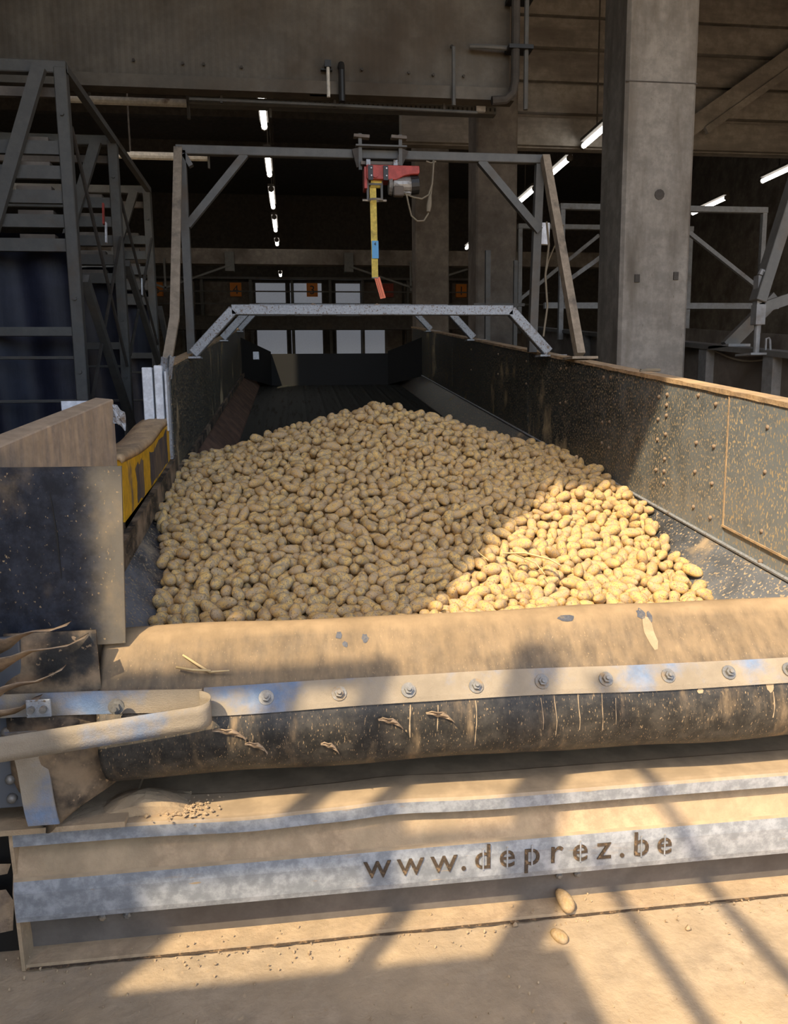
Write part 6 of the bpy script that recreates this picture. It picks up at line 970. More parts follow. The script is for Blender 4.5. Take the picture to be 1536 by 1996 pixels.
2141,252,282,3,88,1,1,2197,251,303,118,25,31,11,409,316,288,29,90,169,1,620,310,295,43,178,161,0,796,314,292,71,8,155,3,867,314,292,24,2,90,5,992,322,295,138,176,70,2,1111,324,295,37,82,12,3,1174,317,293,11,7,162,0,1238,321,306,142,14,15,9,
1376,302,295,26,169,172,2,1436,303,294,164,167,179,10,1563,303,287,124,178,20,0,1781,305,290,52,176,168,4,2014,326,297,4,145,17,10,2071,310,289,10,11,129,6,2129,302,288,55,179,60,2,291,373,298,153,5,160,5,423,371,301,158,7,94,2,549,370,302,152,176,174,8,
662,371,296,11,89,166,9,734,366,300,31,168,98,0,795,369,296,158,10,100,6,870,373,294,54,2,102,7,962,395,300,125,178,48,1,1167,367,299,144,74,178,4,1372,356,296,69,0,17,1,1435,360,304,161,70,45,8,1509,363,300,69,5,168,8,1629,375,299,125,179,31,2,
1681,386,300,149,1,14,10,1900,372,298,143,85,9,8,2187,373,302,163,8,61,10,490,443,304,107,175,51,6,784,418,305,73,177,139,3,1102,425,307,43,163,74,3,1182,432,308,60,7,166,1,1236,440,304,152,0,96,7,1378,447,307,124,0,155,3,1433,436,306,122,2,54,8,
1504,430,309,143,3,65,5,1742,439,301,176,6,170,11,1881,440,307,110,6,136,0,1939,418,311,10,57,161,3,2132,446,306,100,175,18,0,2189,432,308,151,172,21,1,347,491,315,4,177,173,9,396,521,316,10,110,2,3,784,508,317,161,12,85,10,928,508,322,25,14,112,0,
1051,491,308,171,3,97,7,1380,496,315,19,90,14,1,1512,515,317,158,84,6,11,1566,498,314,34,177,59,6,403,563,320,30,179,8,1,553,575,325,44,37,140,3,594,557,327,38,24,141,11,699,562,324,40,173,42,0,797,569,329,86,168,28,4,1168,545,336,78,18,171,6,
1516,557,328,19,173,179,0,2010,568,319,4,5,85,3,409,611,328,168,12,163,8,452,621,337,113,178,148,1,918,607,348,71,176,29,0,1070,649,361,4,179,11,11,1297,609,352,108,18,9,3,1362,620,355,149,167,38,0,1624,642,356,176,14,23,6,1827,638,335,176,0,27,11,
2118,628,339,67,178,136,3,1859,677,350,58,5,149,0,2088,691,348,29,174,51,0,318,735,366,18,175,36,0,853,717,376,17,175,10,0,1058,744,393,169,77,174,0,1493,742,389,159,169,89,3,1616,746,390,169,176,47,2,1833,751,382,127,172,16,4,1879,730,372,54,0,50,0,
276,816,397,15,14,118,0,396,802,393,99,20,147,2,458,820,388,172,168,57,11,638,790,391,171,77,6,3,1044,779,416,41,171,169,8,1181,815,418,39,18,105,0,1241,818,419,20,171,28,1,1369,806,424,103,177,148,2,1415,819,413,151,175,74,4,1825,821,406,47,9,153,3,
2212,808,387,172,92,152,3,228,873,404,165,5,34,2,476,871,418,102,174,1,6,982,861,427,18,2,61,4,1171,864,432,163,11,119,0,1565,858,418,26,78,10,11,1622,884,432,18,7,90,3,1697,886,427,4,71,29,6,1956,865,414,60,177,111,0,2046,871,415,55,176,113,2,
460,924,432,48,3,67,4,900,931,451,140,14,79,7,1161,951,464,159,4,82,3,1562,931,443,111,177,24,11,1944,935,439,175,87,34,0,2112,944,428,55,176,146,3,2189,923,428,26,5,33,0,2236,934,418,16,13,123,2,214,1035,437,65,1,68,3,331,978,445,146,106,19,3,
458,1014,451,4,76,170,4,541,1018,457,9,83,14,1,657,1016,452,178,87,14,11,905,991,476,13,176,63,0,974,1000,477,169,104,160,1,1169,1003,481,102,13,144,11,1441,1008,483,32,8,171,6,1560,1009,474,142,7,4,4,1611,1005,485,165,4,50,4,1666,983,463,161,179,83,2,
1724,1008,463,123,1,122,0,1808,992,455,170,80,22,2,2020,1002,458,141,156,161,6,2141,977,422,142,76,1,7,2244,992,433,118,2,152,4,166,1049,486,91,179,143,8,217,1082,460,24,84,12,5,330,1061,456,65,175,19,3,474,1049,466,55,178,161,0,703,1073,494,122,168,134,2,
957,1055,506,29,178,107,8,1111,1085,504,130,6,119,1,1278,1043,499,22,8,91,4,1520,1037,478,22,96,12,2,1626,1054,493,172,76,155,3,1956,1066,480,63,12,54,1,2057,1071,455,21,4,24,7,2144,1065,462,125,0,111,2,2259,1084,457,68,172,23,4,221,1149,482,170,70,44,1,
461,1117,488,82,166,24,9,721,1126,502,71,3,12,2,829,1144,504,103,10,151,4,982,1123,516,12,1,0,4,1111,1148,519,132,170,26,4,1604,1106,507,0,0,47,2,1813,1109,500,161,19,122,2,1904,1126,500,75,6,48,1,2124,1131,470,173,172,36,0,2266,1133,473,14,166,132,10,
332,1213,500,113,4,58,4,719,1172,512,16,85,8,0,779,1182,523,8,10,108,3,1054,1196,548,1,81,25,5,1112,1190,549,9,86,17,0,1401,1188,543,132,67,174,3,1546,1172,518,123,177,57,10,1753,1172,513,23,179,9,2,1913,1196,505,172,88,149,11,1953,1211,509,158,173,52,4,
2065,1196,490,15,179,94,11,2145,1213,493,168,172,50,5,2210,1208,497,102,10,134,6,2252,1196,482,1,76,46,0,2289,1170,488,146,7,120,7,210,1264,504,173,12,110,4,465,1235,513,145,9,1,8,521,1246,527,157,171,117,2,568,1267,528,73,2,51,6,692,1229,535,34,3,61,9,
796,1226,536,145,7,15,3,880,1266,558,165,178,46,4,1112,1247,575,47,23,123,0,1354,1266,561,86,175,23,4,1444,1236,557,169,6,10,1,1951,1269,533,29,3,0,3,2000,1285,536,79,174,159,1,2186,1269,508,132,2,95,0,2331,1232,538,32,72,156,1,105,1307,557,139,15,148,4,
533,1300,543,163,70,139,3,580,1316,553,38,171,63,1,1046,1311,586,4,9,85,10,1166,1298,595,37,22,5,6,1512,1301,580,6,1,16,2,1621,1296,570,124,24,19,5,1661,1317,562,156,5,129,7,2085,1333,542,8,11,145,6,2199,1315,527,120,5,68,2,724,1371,576,175,2,150,1,
772,1387,595,65,163,179,0,967,1351,602,2,117,64,0,1042,1367,603,151,178,144,3,1373,1380,616,86,176,20,0,1631,1398,597,8,169,62,11,1697,1369,593,166,96,35,9,1763,1371,574,172,93,171,0,1824,1389,581,106,8,1,2,1966,1406,566,8,4,131,3,270,1454,562,153,175,63,5,
601,1431,580,43,9,105,0,658,1427,595,169,12,106,4,714,1470,601,175,171,16,7,996,1468,633,13,171,47,0,1225,1410,624,161,84,7,11,1644,1452,615,172,5,141,4,1742,1462,613,140,8,77,11,2062,1451,582,2,118,23,0,2279,1435,558,57,168,161,4,385,1513,591,107,174,19,6,
468,1496,595,158,100,155,7,537,1508,601,130,175,34,4,725,1535,633,143,166,37,4,952,1490,640,34,1,157,10,1690,1483,620,175,3,121,5,1744,1521,623,70,0,55,1,2146,1520,597,70,5,9,5,110,1579,586,125,20,16,11,163,1582,573,172,178,21,1,387,1558,605,29,1,3,8,
636,1563,628,175,99,157,7,893,1588,666,168,15,116,7,1153,1526,670,176,179,92,7,1406,1572,686,163,0,68,11,1502,1561,674,61,167,34,1,1547,1585,674,19,91,158,3,1645,1569,647,21,161,42,6,1703,1541,652,176,176,163,1,1915,1558,619,176,85,168,3,2145,1567,604,138,66,10,2,
2198,1583,591,110,1,38,2,2255,1586,588,166,96,148,10,99,1638,608,6,7,136,1,260,1651,607,142,177,54,10,517,1604,630,126,8,129,0,560,1606,658,46,5,48,9,834,1656,692,162,173,23,2,1393,1628,713,36,162,20,8,1704,1620,666,65,7,170,11,1760,1638,663,79,11,135,0,
1846,1626,651,21,0,155,1,1939,1672,646,165,143,100,3,2024,1665,631,85,17,16,11,2191,1664,614,39,177,159,2,2253,1634,596,42,13,179,8,2334,1627,599,39,169,0,1,453,1708,649,167,104,139,9,537,1681,652,7,82,41,2,590,1671,653,62,7,170,0,655,1681,666,140,170,9,2,
710,1730,704,166,2,125,0,825,1699,703,12,171,118,11,1531,1734,731,7,2,128,1,1871,1710,665,160,87,168,5,1979,1732,657,163,5,15,0,2149,1720,627,142,0,41,9,2217,1719,621,115,179,39,4,2271,1714,612,43,176,47,2,345,1763,645,47,178,110,7,387,1788,655,13,4,130,2,
454,1776,671,155,8,77,2,676,1777,706,21,12,89,6,754,1754,712,179,69,62,6,859,1754,727,23,11,91,2,1052,1757,752,105,168,27,5,1103,1754,763,127,12,123,2,1727,1754,702,134,13,161,9,1836,1756,688,118,12,59,8,1895,1763,680,2,15,101,1,2026,1761,666,123,11,60,5,
2280,1787,623,179,76,48,4,267,1825,644,75,174,30,11,441,1820,683,46,3,13,3,843,1825,753,88,16,153,9,953,1789,751,172,1,166,1,1378,1819,782,166,175,102,7,1456,1816,769,154,179,100,3,1590,1821,755,155,178,136,9,1638,1821,744,163,179,82,3,1752,1852,736,134,7,105,6,
1987,1854,695,19,107,166,8,2186,1838,644,147,88,2,11,2334,1842,645,55,158,140,11,211,1906,667,159,168,144,4,352,1891,674,11,81,8,9,530,1879,701,157,2,6,11,833,1900,765,172,81,12,1,870,1871,766,39,79,9,3,1044,1872,796,172,71,50,6,1381,1856,805,129,3,119,6,
1636,1881,767,163,2,57,6,1694,1871,756,27,3,153,9,1760,1900,744,161,159,76,3,1899,1900,722,142,5,102,8,1958,1904,715,70,179,145,3,2072,1896,693,174,2,73,0,2289,1915,652,146,141,171,6,2334,1907,638,112,7,125,8,225,1957,659,14,66,40,7,326,1961,689,22,14,138,5,
630,1941,752,45,167,63,9,1106,1930,835,50,173,166,7,1689,1950,774,162,4,134,6,1897,1943,737,119,5,11,11,2067,1951,699,161,0,104,1,2222,1964,676,91,13,151,10,96,2023,661,170,103,166,1,326,2031,713,58,0,115,8,460,2017,732,166,12,169,10,509,2009,740,29,79,2,7,
670,2023,782,29,16,93,2,774,1995,787,11,170,18,6,886,2005,823,20,18,155,9,1245,1975,868,79,21,3,2,1364,1961,848,23,94,159,0,1708,2037,802,17,179,62,0,1818,2002,756,109,8,174,4,2017,2037,725,22,97,166,11,2076,2026,724,2,0,48,5,2168,2051,699,42,8,59,1,
2217,2030,689,31,2,41,9,254,2099,708,153,48,53,2,386,2089,730,135,170,51,8,454,2077,744,11,10,105,0,608,2129,780,8,3,179,0,643,2089,789,1,11,91,11,699,2092,801,136,177,56,3,1015,2068,863,29,79,177,10,1589,2078,854,8,78,24,10,1836,2099,783,162,5,100,1,
1896,2092,772,119,0,19,6,1963,2114,757,109,173,49,0,2174,2101,716,16,157,143,2,2257,2108,684,119,173,18,0,331,2148,733,59,178,64,5,388,2148,738,82,15,164,10,703,2140,812,24,170,175,7,760,2142,820,148,173,27,6,823,2173,860,64,3,145,2,1326,2126,904,171,97,16,0,
1600,2151,873,124,162,0,4,1642,2148,847,133,176,109,4,1710,2148,837,28,173,57,9,1970,2183,758,98,15,24,11,2098,2165,733,178,173,112,6,518,2219,791,55,173,16,1,584,2239,800,174,164,178,7,810,2219,875,26,173,105,5,869,2201,873,42,178,57,6,1180,2208,955,91,170,179,0,
1514,2230,914,18,176,132,10,1591,2238,884,17,9,142,3,1839,2207,818,86,167,26,5,2164,2228,728,144,9,84,0,524,2268,791,51,76,179,4,586,2275,824,165,2,14,0,787,2288,879,26,25,106,2,852,2294,894,29,8,97,4,1570,2280,899,80,3,44,3,1651,2299,890,10,83,21,5,
1787,2302,843,169,105,166,2,1856,2272,820,152,9,16,2,2028,2328,772,0,96,12,7,635,2365,848,39,168,173,1,849,2346,900,2,169,53,2,958,2360,947,27,9,5,2,1063,2317,959,168,11,152,6,1450,2382,955,0,84,30,1,1598,2356,922,146,165,179,6,1662,2371,898,63,4,121,2,
1721,2345,874,177,169,105,0,366,2420,790,106,166,139,8,500,2420,827,134,8,151,9,609,2414,864,19,6,170,5,742,2422,890,16,81,167,9,850,2416,927,125,2,141,5,1248,2428,1016,11,173,4,1,1394,2425,985,155,7,113,3,1520,2407,952,164,103,177,5,1565,2445,951,46,98,0,5,
1669,2441,905,32,174,88,4,737,2513,891,160,171,131,2,787,2517,909,97,176,147,5,933,2489,954,46,12,70,8,1029,2511,971,149,1,23,4,1190,2526,1016,75,171,4,2,1321,2528,1003,159,179,13,6,1489,2477,978,30,85,4,6,1576,2498,951,55,10,30,2,893,2541,937,34,79,173,9,
927,2577,953,36,7,89,2,1294,2570,1008,93,3,22,2,1631,2564,928,142,162,150,8,1083,2637,984,93,174,141,5,1424,2688,976,26,179,141,5,1297,2834,940,171,176,136,4,1420,2798,918,172,19,21,4,858,2900,832,153,3,47,0,1479,2912,857,93,17,24,1,823,3001,780,10,167,126,1,
1511,3042,787,99,162,176,3,1540,3089,759,0,10,62,11,1565,2957,821,15,10,125,11,1650,3040,758,148,4,83,3,1511,3227,707,14,170,61,0,1549,3261,687,152,7,177,2,1066,3349,678,175,96,18,3,2173,115,315,30,13,120,1,261,151,331,13,32,49,8,318,162,318,177,20,157,5,
445,164,307,0,90,0,9,701,165,305,164,90,154,8,754,167,308,5,108,152,8,803,151,305,144,6,127,0,898,168,308,108,173,144,8,1019,157,323,161,111,140,4,1152,155,297,144,173,57,8,1215,161,307,179,164,76,3,1294,146,312,151,177,139,8,1347,153,323,4,22,68,9,
1550,155,307,167,175,100,3,1597,162,312,53,14,153,1,1665,174,309,19,91,11,6,1837,147,324,42,169,119,5,1917,153,305,44,176,106,9,2160,173,327,24,168,166,2,241,202,321,147,91,179,9,336,218,318,63,167,21,2,385,214,310,142,20,145,6,441,215,315,17,86,12,2,
502,222,298,171,55,67,1,568,225,314,96,12,28,2,713,214,314,159,7,147,0,756,213,293,33,177,121,6,824,222,315,171,79,40,2,901,234,288,176,164,148,4,969,208,319,17,171,113,2,1028,207,313,124,168,16,2,1092,211,320,161,24,94,1,1149,212,318,150,16,98,2,
1216,225,315,100,175,18,8,1273,218,308,160,19,129,2,1335,230,305,39,8,84,3,1392,210,313,12,1,83,6,1463,219,313,161,101,177,1,1554,216,302,116,159,28,10,1607,219,313,172,88,17,3,1648,213,289,37,150,138,0,1732,209,321,134,2,66,0,1845,222,313,175,85,22,9,
1939,218,321,45,3,158,1,1992,208,303,166,88,150,6,2087,209,298,138,15,10,0,2156,220,322,68,160,167,6,272,244,319,171,171,37,7,316,264,319,150,166,169,8,365,281,326,21,87,167,8,425,268,322,23,98,155,3,598,274,329,90,2,8,1,656,249,317,4,99,47,0,
908,271,320,119,179,32,4,960,275,312,174,169,109,0,1093,279,306,56,58,175,2,1153,271,311,149,2,150,5,1197,276,308,13,99,0,7,1283,286,299,1,1,171,2,1487,276,290,49,11,72,2,1549,261,308,173,1,178,8,1653,296,318,90,5,142,0,1846,289,329,115,163,32,8,
1987,252,319,46,176,171,1,2037,278,295,46,159,148,6,2090,274,302,177,177,23,6,2153,268,325,95,169,176,3,315,319,316,112,1,148,3,652,326,326,169,2,50,4,755,331,315,60,10,23,0,949,329,321,53,168,150,4,1027,352,301,33,168,154,11,1291,351,295,35,123,13,7,
1597,334,309,168,72,143,11,1724,320,313,30,167,79,2,1782,346,310,6,166,2,1,2148,346,296,97,15,14,10,2212,332,317,4,14,1,7,460,409,320,71,172,176,11,885,413,306,92,17,11,3,1008,408,306,71,167,153,2,1066,396,327,163,103,176,2,1286,400,302,162,3,62,0,
1342,416,306,107,172,46,2,1785,415,304,151,166,103,3,764,469,320,173,175,73,2,892,464,314,1,28,116,11,1017,443,332,5,76,132,0,1123,449,333,18,6,68,3,1274,458,307,110,26,31,7,1460,467,334,123,171,23,3,1529,469,320,135,3,163,10,1604,456,328,33,175,122,3,
356,532,314,17,25,148,7,530,533,320,70,15,9,3,1437,532,327,36,101,13,2,1791,505,338,65,3,52,3,2076,511,344,128,178,124,4,2161,505,331,5,164,148,4,634,580,339,51,148,12,4,751,576,335,26,17,107,2,950,581,339,79,11,40,11,1401,591,338,28,169,54,4,
1827,589,351,167,171,177,9,1152,703,395,165,97,37,11,1716,706,380,140,178,67,0,2149,708,371,35,19,33,4,753,773,389,178,62,58,6,1265,776,411,57,5,120,3,1406,780,410,136,157,140,7,1525,780,410,169,6,30,6,627,829,424,120,3,137,8,877,891,444,150,17,35,8,
1137,915,473,151,75,0,11,1948,881,456,64,172,151,10,462,971,441,149,151,131,6,1063,1004,482,156,5,62,3,1470,1035,499,109,176,161,2,484,1082,486,137,31,44,6,611,1107,495,134,179,10,2,2211,1090,465,26,15,21,0,1070,1152,532,75,166,22,7,255,1240,513,85,163,172,4,
750,1221,540,48,158,38,2,864,1189,552,5,14,59,2,1375,1224,560,42,178,87,6,1497,1215,534,100,1,176,11,1872,1211,523,70,167,42,1,372,1283,532,14,74,145,1,1259,1235,574,11,166,136,1,1570,1265,564,33,93,175,0,1707,1293,559,179,117,49,6,2050,1294,539,32,176,137,4,
2165,1282,547,126,5,1,4,185,1346,554,146,100,179,6,240,1358,546,179,67,117,0,367,1312,569,160,89,14,0,477,1338,561,9,67,23,2,1082,1334,595,148,176,146,6,1338,1340,605,33,84,8,7,1535,1344,584,161,0,88,6,1624,1343,583,4,6,2,8,1969,1354,557,4,12,79,11,
2171,1330,556,165,19,43,4,220,1400,572,177,171,70,7,474,1412,564,81,169,37,6,670,1390,576,166,12,146,7,1739,1411,598,41,21,45,6,182,1470,575,50,10,60,11,946,1449,629,11,92,162,4,1405,1460,637,11,176,56,3,2053,1499,592,172,3,171,2,2173,1471,587,79,171,38,2,
2263,1477,572,158,28,177,4,2354,1470,590,84,166,25,8,912,1546,653,162,8,174,6,1834,1534,623,15,19,169,7,1982,1533,630,16,0,150,3,2047,1551,601,178,11,121,3,750,1616,665,55,2,126,8,842,1571,662,170,9,27,4,1338,1603,704,179,12,118,6,1976,1633,638,153,1,142,6,
2123,1606,613,18,41,55,8,134,1675,597,138,34,28,10,228,1677,636,164,179,143,3,416,1622,654,12,179,30,0,495,1656,638,85,179,6,3,511,1634,676,18,168,172,3,1803,1661,667,1,174,156,7,1874,1658,652,0,168,140,7,1985,1685,652,105,157,4,3,2240,1673,628,48,171,48,10,
2289,1660,608,179,23,142,7,2361,1664,619,14,65,155,6,495,1694,659,55,13,34,0,610,1696,685,83,174,137,8,665,1713,686,145,20,7,4,1422,1720,748,0,114,118,0,1934,1724,681,104,167,171,6,343,1805,656,76,160,151,4,598,1760,693,67,178,17,6,739,1796,721,141,0,100,11,
1863,1797,695,20,10,34,3,2246,1804,653,149,69,146,6,2366,1815,641,171,71,147,6,279,1848,687,28,10,41,0,354,1844,668,38,168,116,6,685,1852,728,89,4,144,7,1052,1827,801,6,146,173,3,1997,1885,729,169,106,2,0,2185,1878,658,159,178,106,2,2245,1883,652,54,163,13,1,
276,1944,702,162,83,4,2,549,1916,723,136,166,38,7,589,1926,724,165,6,119,11,1133,1883,818,139,6,101,11,1341,1870,809,28,9,142,3,1651,1927,777,100,12,32,3,2001,1933,719,159,19,22,2,2268,1943,679,113,147,0,7,118,1970,675,5,86,141,7,185,1990,685,169,15,178,1,
246,1988,680,173,167,125,4,550,1993,748,144,22,18,10,628,1997,764,115,11,57,7,713,1987,779,169,90,2,2,796,1958,789,161,3,117,6,847,1971,801,134,48,177,3,1787,1967,770,169,12,161,3,1914,1983,742,56,1,177,11,2361,2019,668,130,174,43,0,107,2064,689,70,117,179,7,
164,2071,697,145,7,5,0,496,2048,746,11,14,28,2,719,2039,797,165,11,59,8,1679,2080,823,162,170,116,3,2034,2069,748,27,11,77,0,548,2106,783,66,177,132,5,837,2112,842,15,81,141,6,891,2099,849,137,178,16,4,1567,2118,857,155,7,87,7,1889,2134,783,122,21,4,2,
2364,2139,698,38,170,0,3,163,2203,710,33,0,90,8,223,2202,724,71,178,127,0,279,2206,740,0,77,177,2,388,2191,763,29,12,21,2,515,2156,798,129,152,129,5,776,2178,862,9,148,166,8,1520,2173,895,158,3,53,11,1806,2156,825,6,73,163,4,1956,2216,783,159,10,61,4,
2118,2215,743,3,20,72,8,2367,2209,699,67,150,155,6,729,2247,846,49,154,38,7,1184,2262,954,165,0,37,6,1556,2235,906,70,159,23,11,2057,2300,782,134,11,103,11,2274,2278,727,4,60,13,2,151,2327,731,52,2,49,1,210,2330,736,168,15,5,8,1340,2310,969,155,168,94,7,
1497,2330,934,13,146,81,10,1614,2320,911,169,178,17,0,1847,2309,851,4,90,169,0,1888,2341,829,39,166,40,2,2131,2336,767,25,12,97,9,2209,2350,759,176,175,49,6,2256,2343,745,33,150,122,6,123,2383,719,122,14,20,0,170,2395,736,15,15,148,8,226,2404,761,103,164,1,0,
1013,2341,950,173,74,1,10,1626,2401,919,165,6,43,2,1722,2389,890,20,170,7,11,1879,2399,838,2,8,96,1,2074,2418,792,117,68,177,8,2133,2412,783,80,10,15,2,2344,2439,750,8,18,136,10,332,2518,794,162,166,64,2,400,2477,803,19,25,92,5,578,2458,844,177,99,166,3,
658,2439,883,16,84,25,3,772,2458,908,91,171,172,0,879,2455,944,16,2,61,1,1000,2454,969,168,14,107,4,1068,2423,987,98,10,140,3,1186,2460,1024,80,5,171,6,1623,2479,931,178,10,159,0,1717,2481,915,8,2,162,4,1763,2477,885,120,17,137,2,2037,2486,823,117,6,19,5,
252,2546,768,74,14,17,2,373,2555,802,65,170,8,3,731,2561,914,37,6,74,3,824,2530,936,177,102,172,10,1369,2571,1004,120,177,1,0,1781,2572,884,68,170,8,4,1948,2559,825,0,28,62,9,2165,2550,775,131,113,19,5,2320,2516,744,2,85,34,8,311,2614,778,175,6,16,10,
508,2606,834,170,25,25,1,1504,2651,969,167,81,32,11,564,2701,857,66,179,135,5,1241,2708,998,13,176,99,1,1397,2837,922,164,90,179,10,1259,2878,921,164,8,177,11,901,2869,862,56,177,58,5,1340,2927,883,162,10,0,2,1439,2937,859,15,97,27,6,1009,2966,838,36,0,170,6,
1195,2961,880,167,176,129,6,1290,2951,888,69,1,34,0,1525,3005,808,166,176,77,6,1527,2958,843,123,3,136,8,1603,2961,800,11,88,175,3,930,3161,733,43,3,139,1,1304,3228,751,28,178,92,11,1876,3176,651,2,18,116,1,1031,3306,695,134,162,157,1,1190,3295,728,176,178,100,4,
1304,3266,731,164,102,8,1,1587,3341,650,111,8,163,3,243,80,362,140,9,70,8,620,70,360,60,178,178,5,959,97,347,153,47,168,8,1389,73,347,47,5,172,8,1875,116,345,2,95,139,0,1960,111,331,18,16,77,1,199,126,348,154,0,177,11,344,126,337,18,5,10,1,
437,123,333,162,164,37,1,490,132,335,8,14,113,1,553,115,348,167,89,151,2,628,147,325,17,170,53,3,681,137,338,29,175,166,2,759,125,329,84,0,3,6,856,153,319,50,173,168,6,931,130,332,15,166,107,6,996,128,343,77,156,1,6,1065,127,332,27,7,167,0,
1120,136,333,27,169,71,2,1225,123,331,3,95,16,5,1398,135,333,7,0,47,4,1437,171,328,178,178,124,0,1625,129,334,173,9,143,0,1687,151,342,21,1,11,5,1737,137,315,57,20,131,2,1773,136,350,28,7,19,2,1920,170,341,118,2,10,4,1994,159,310,116,16,169,11,
2127,136,331,7,100,140,9,209,167,341,173,61,4,8,306,223,344,110,166,154,6,386,186,346,131,9,1,0,488,194,332,147,2,79,7,531,203,343,157,5,51,5,605,195,319,25,7,124,4,655,191,324,35,70,7,5,781,202,322,22,69,42,6,857,189,347,33,87,179,5,
925,222,336,8,10,105,1,1229,191,342,164,98,3,1,1305,199,329,175,1,98,6,1503,182,326,35,179,84,4,1625,184,338,102,38,2,6,1682,204,341,91,174,171,1,1793,187,328,170,16,125,1,1894,207,337,160,158,20,1,2110,197,334,152,179,112,6,2214,213,323,134,167,111,1,
536,275,325,105,176,128,0,762,258,326,176,3,27,5,1180,302,330,18,23,108,7,1515,227,333,135,6,156,8,1700,277,325,168,3,52,11,1898,287,328,157,1,152,0,2212,287,320,171,17,25,11,2227,405,340,44,62,173,10,527,496,345,0,179,23,7,983,714,383,60,2,149,7,
1187,913,454,25,68,168,3,2110,1027,483,154,91,172,6,1292,1103,568,153,54,14,7,1076,1238,594,27,7,122,4,1651,1467,654,59,11,18,7,861,1612,677,46,17,16,7,2052,1668,658,15,175,53,6,2308,1726,643,50,6,164,3,328,1853,701,19,55,165,10,875,1966,838,59,5,161,3,
2295,1996,693,94,178,44,11,556,2035,788,97,9,24,7,1874,2007,766,119,173,3,10,2298,2114,718,45,21,126,11,1554,2141,883,161,20,50,11,143,2240,725,48,152,128,3,529,2191,826,177,176,160,6,1479,2203,901,16,168,45,3,2293,2239,735,96,167,25,0,2338,2232,719,89,0,19,8,
74,2360,723,165,19,124,4,431,2273,790,47,109,167,7,505,2303,802,42,145,122,3,1958,2285,832,99,173,28,6,2061,2344,810,54,170,18,0,2249,2275,765,166,177,46,0,2334,2326,726,149,20,123,11,306,2365,781,172,84,40,7,710,2376,887,144,27,173,2,1545,2365,958,148,18,30,6,
1700,2408,913,14,8,101,7,1851,2360,857,11,2,107,11,2041,2393,821,4,85,33,9,239,2459,771,10,177,48,2,1458,2512,984,57,175,22,3,1683,2459,941,5,177,62,1,1960,2429,847,5,88,177,0,2019,2539,826,20,178,161,6,2105,2500,812,162,0,5,2,2223,2474,779,53,173,143,2,
2266,2514,769,73,14,15,4,354,2597,797,155,40,20,2,418,2586,821,178,4,72,10,465,2568,838,78,26,14,0,696,2528,900,166,49,16,6,1389,2609,992,30,24,147,0,1669,2585,944,158,174,136,5,1784,2665,889,56,1,152,2,1859,2608,872,116,169,144,2,1900,2628,856,120,6,124,4,
2076,2559,814,155,179,21,4,184,2653,764,145,175,134,1,277,2677,758,98,10,167,5,315,2671,792,15,176,142,8,388,2635,805,64,172,47,6,914,2677,944,177,161,159,6,987,2704,983,49,164,169,2,1110,2766,985,156,171,104,1,1344,2684,1012,160,20,70,5,1592,2700,953,112,11,128,8,
1700,2720,907,127,7,53,6,2115,2651,801,57,1,42,2,1080,2986,853,90,170,2,7,1194,3118,815,153,149,143,8]
PA = np.array(POT).reshape(NP, 7)
PP = PA[:, :3]/1000.+np.array([-.7, 2.3, .5]); PE = np.radians(PA[:, 3:6]*2.); PV = PA[:, 6]
PS = .9+.22*np.random.RandomState(12).uniform(size=NP)
VAR = [(.038,.023,.021,.10,.10),(.044,.022,.021,.22,.12),(.034,.024,.022,.05,.15),(.027,.022,.021,.0,.05),(.041,.020,.019,.30,.10),
 (.047,.024,.022,.15,.18),(.031,.021,.020,.10,.2),(.022,.019,.018,.0,.0),(.039,.025,.023,.05,.22),(.050,.023,.022,.25,.05),(.029,.024,.022,.08,.08),(.036,.020,.019,.18,.2)]
def ico(sub):
    bm = bmesh.new(); bmesh.ops.create_icosphere(bm, subdivisions=sub, radius=1)
    V = np.array([v.co[:] for v in bm.verts]); V /= np.linalg.norm(V, axis=1)[:, None]
    Fs = np.array([[v.index for v in f.verts] for f in bm.faces]); bm.free(); return V, Fs
def potato(i, sub):
    V, Fs = ico(sub); L_, W_, H_, b, tp = VAR[i]; g = np.random.RandomState(100+i); x, y, z = V.T; r = np.ones(len(V))
    for k in range(5):
        d = g.normal(size=3); d /= np.linalg.norm(d); r += g.uniform(-.10, .09)*np.exp((V@d-1)*g.uniform(3, 7))
    xs = np.sign(x)*np.abs(x)**.85
    P = np.stack([xs*L_*1.08, y*W_*(1-tp*xs), z*H_*(1-tp*xs)], 1)*r[:, None]; P[:, 1] += b*L_*(xs**2-.35)*.7
    return P, Fs
def rotm(e):
    cx, cy, cz = np.cos(e); sx, sy, sz = np.sin(e)
    return np.array([[cy*cz, sx*sy*cz-cx*sz, cx*sy*cz+sx*sz], [cy*sz, sx*sy*sz+cx*cz, cx*sy*sz-sx*cz], [-sy, sx*cy, cx*cy]])
shapes = [potato(i, 3) for i in range(12)]
pm = []
for i, (P, Fs) in enumerate(shapes):
    me = bpy.data.meshes.new('potato'); me.from_pydata(P.tolist(), [], Fs.tolist()); me.update(); me.polygons.foreach_set('use_smooth', [True]*len(me.polygons)); me.materials.append(m_pot); pm.append(me)
NI = 296
for i in range(NI):
    o = bpy.data.objects.new('potato', pm[PV[i]]); C.objects.link(o); o.location = PP[i]; o.rotation_euler = PE[i]; o.scale = (PS[i],)*3
    x, y, z = PP[i]; lit = x-.7536*y > -1.56
    if lit: tag(o, 'tan dusty potato in the sunlit front corner of the heap', 'potato', 'sunlit potatoes at the front of the heap')
    else: tag(o, 'brownish dusty potato in the shaded front of the heap', 'potato', 'shaded potatoes at the front of the heap')
VV = []; FF = []; TT = []; n0 = 0
small = [potato(i, 2) for i in range(12)]
gr = np.random.RandomState(8)
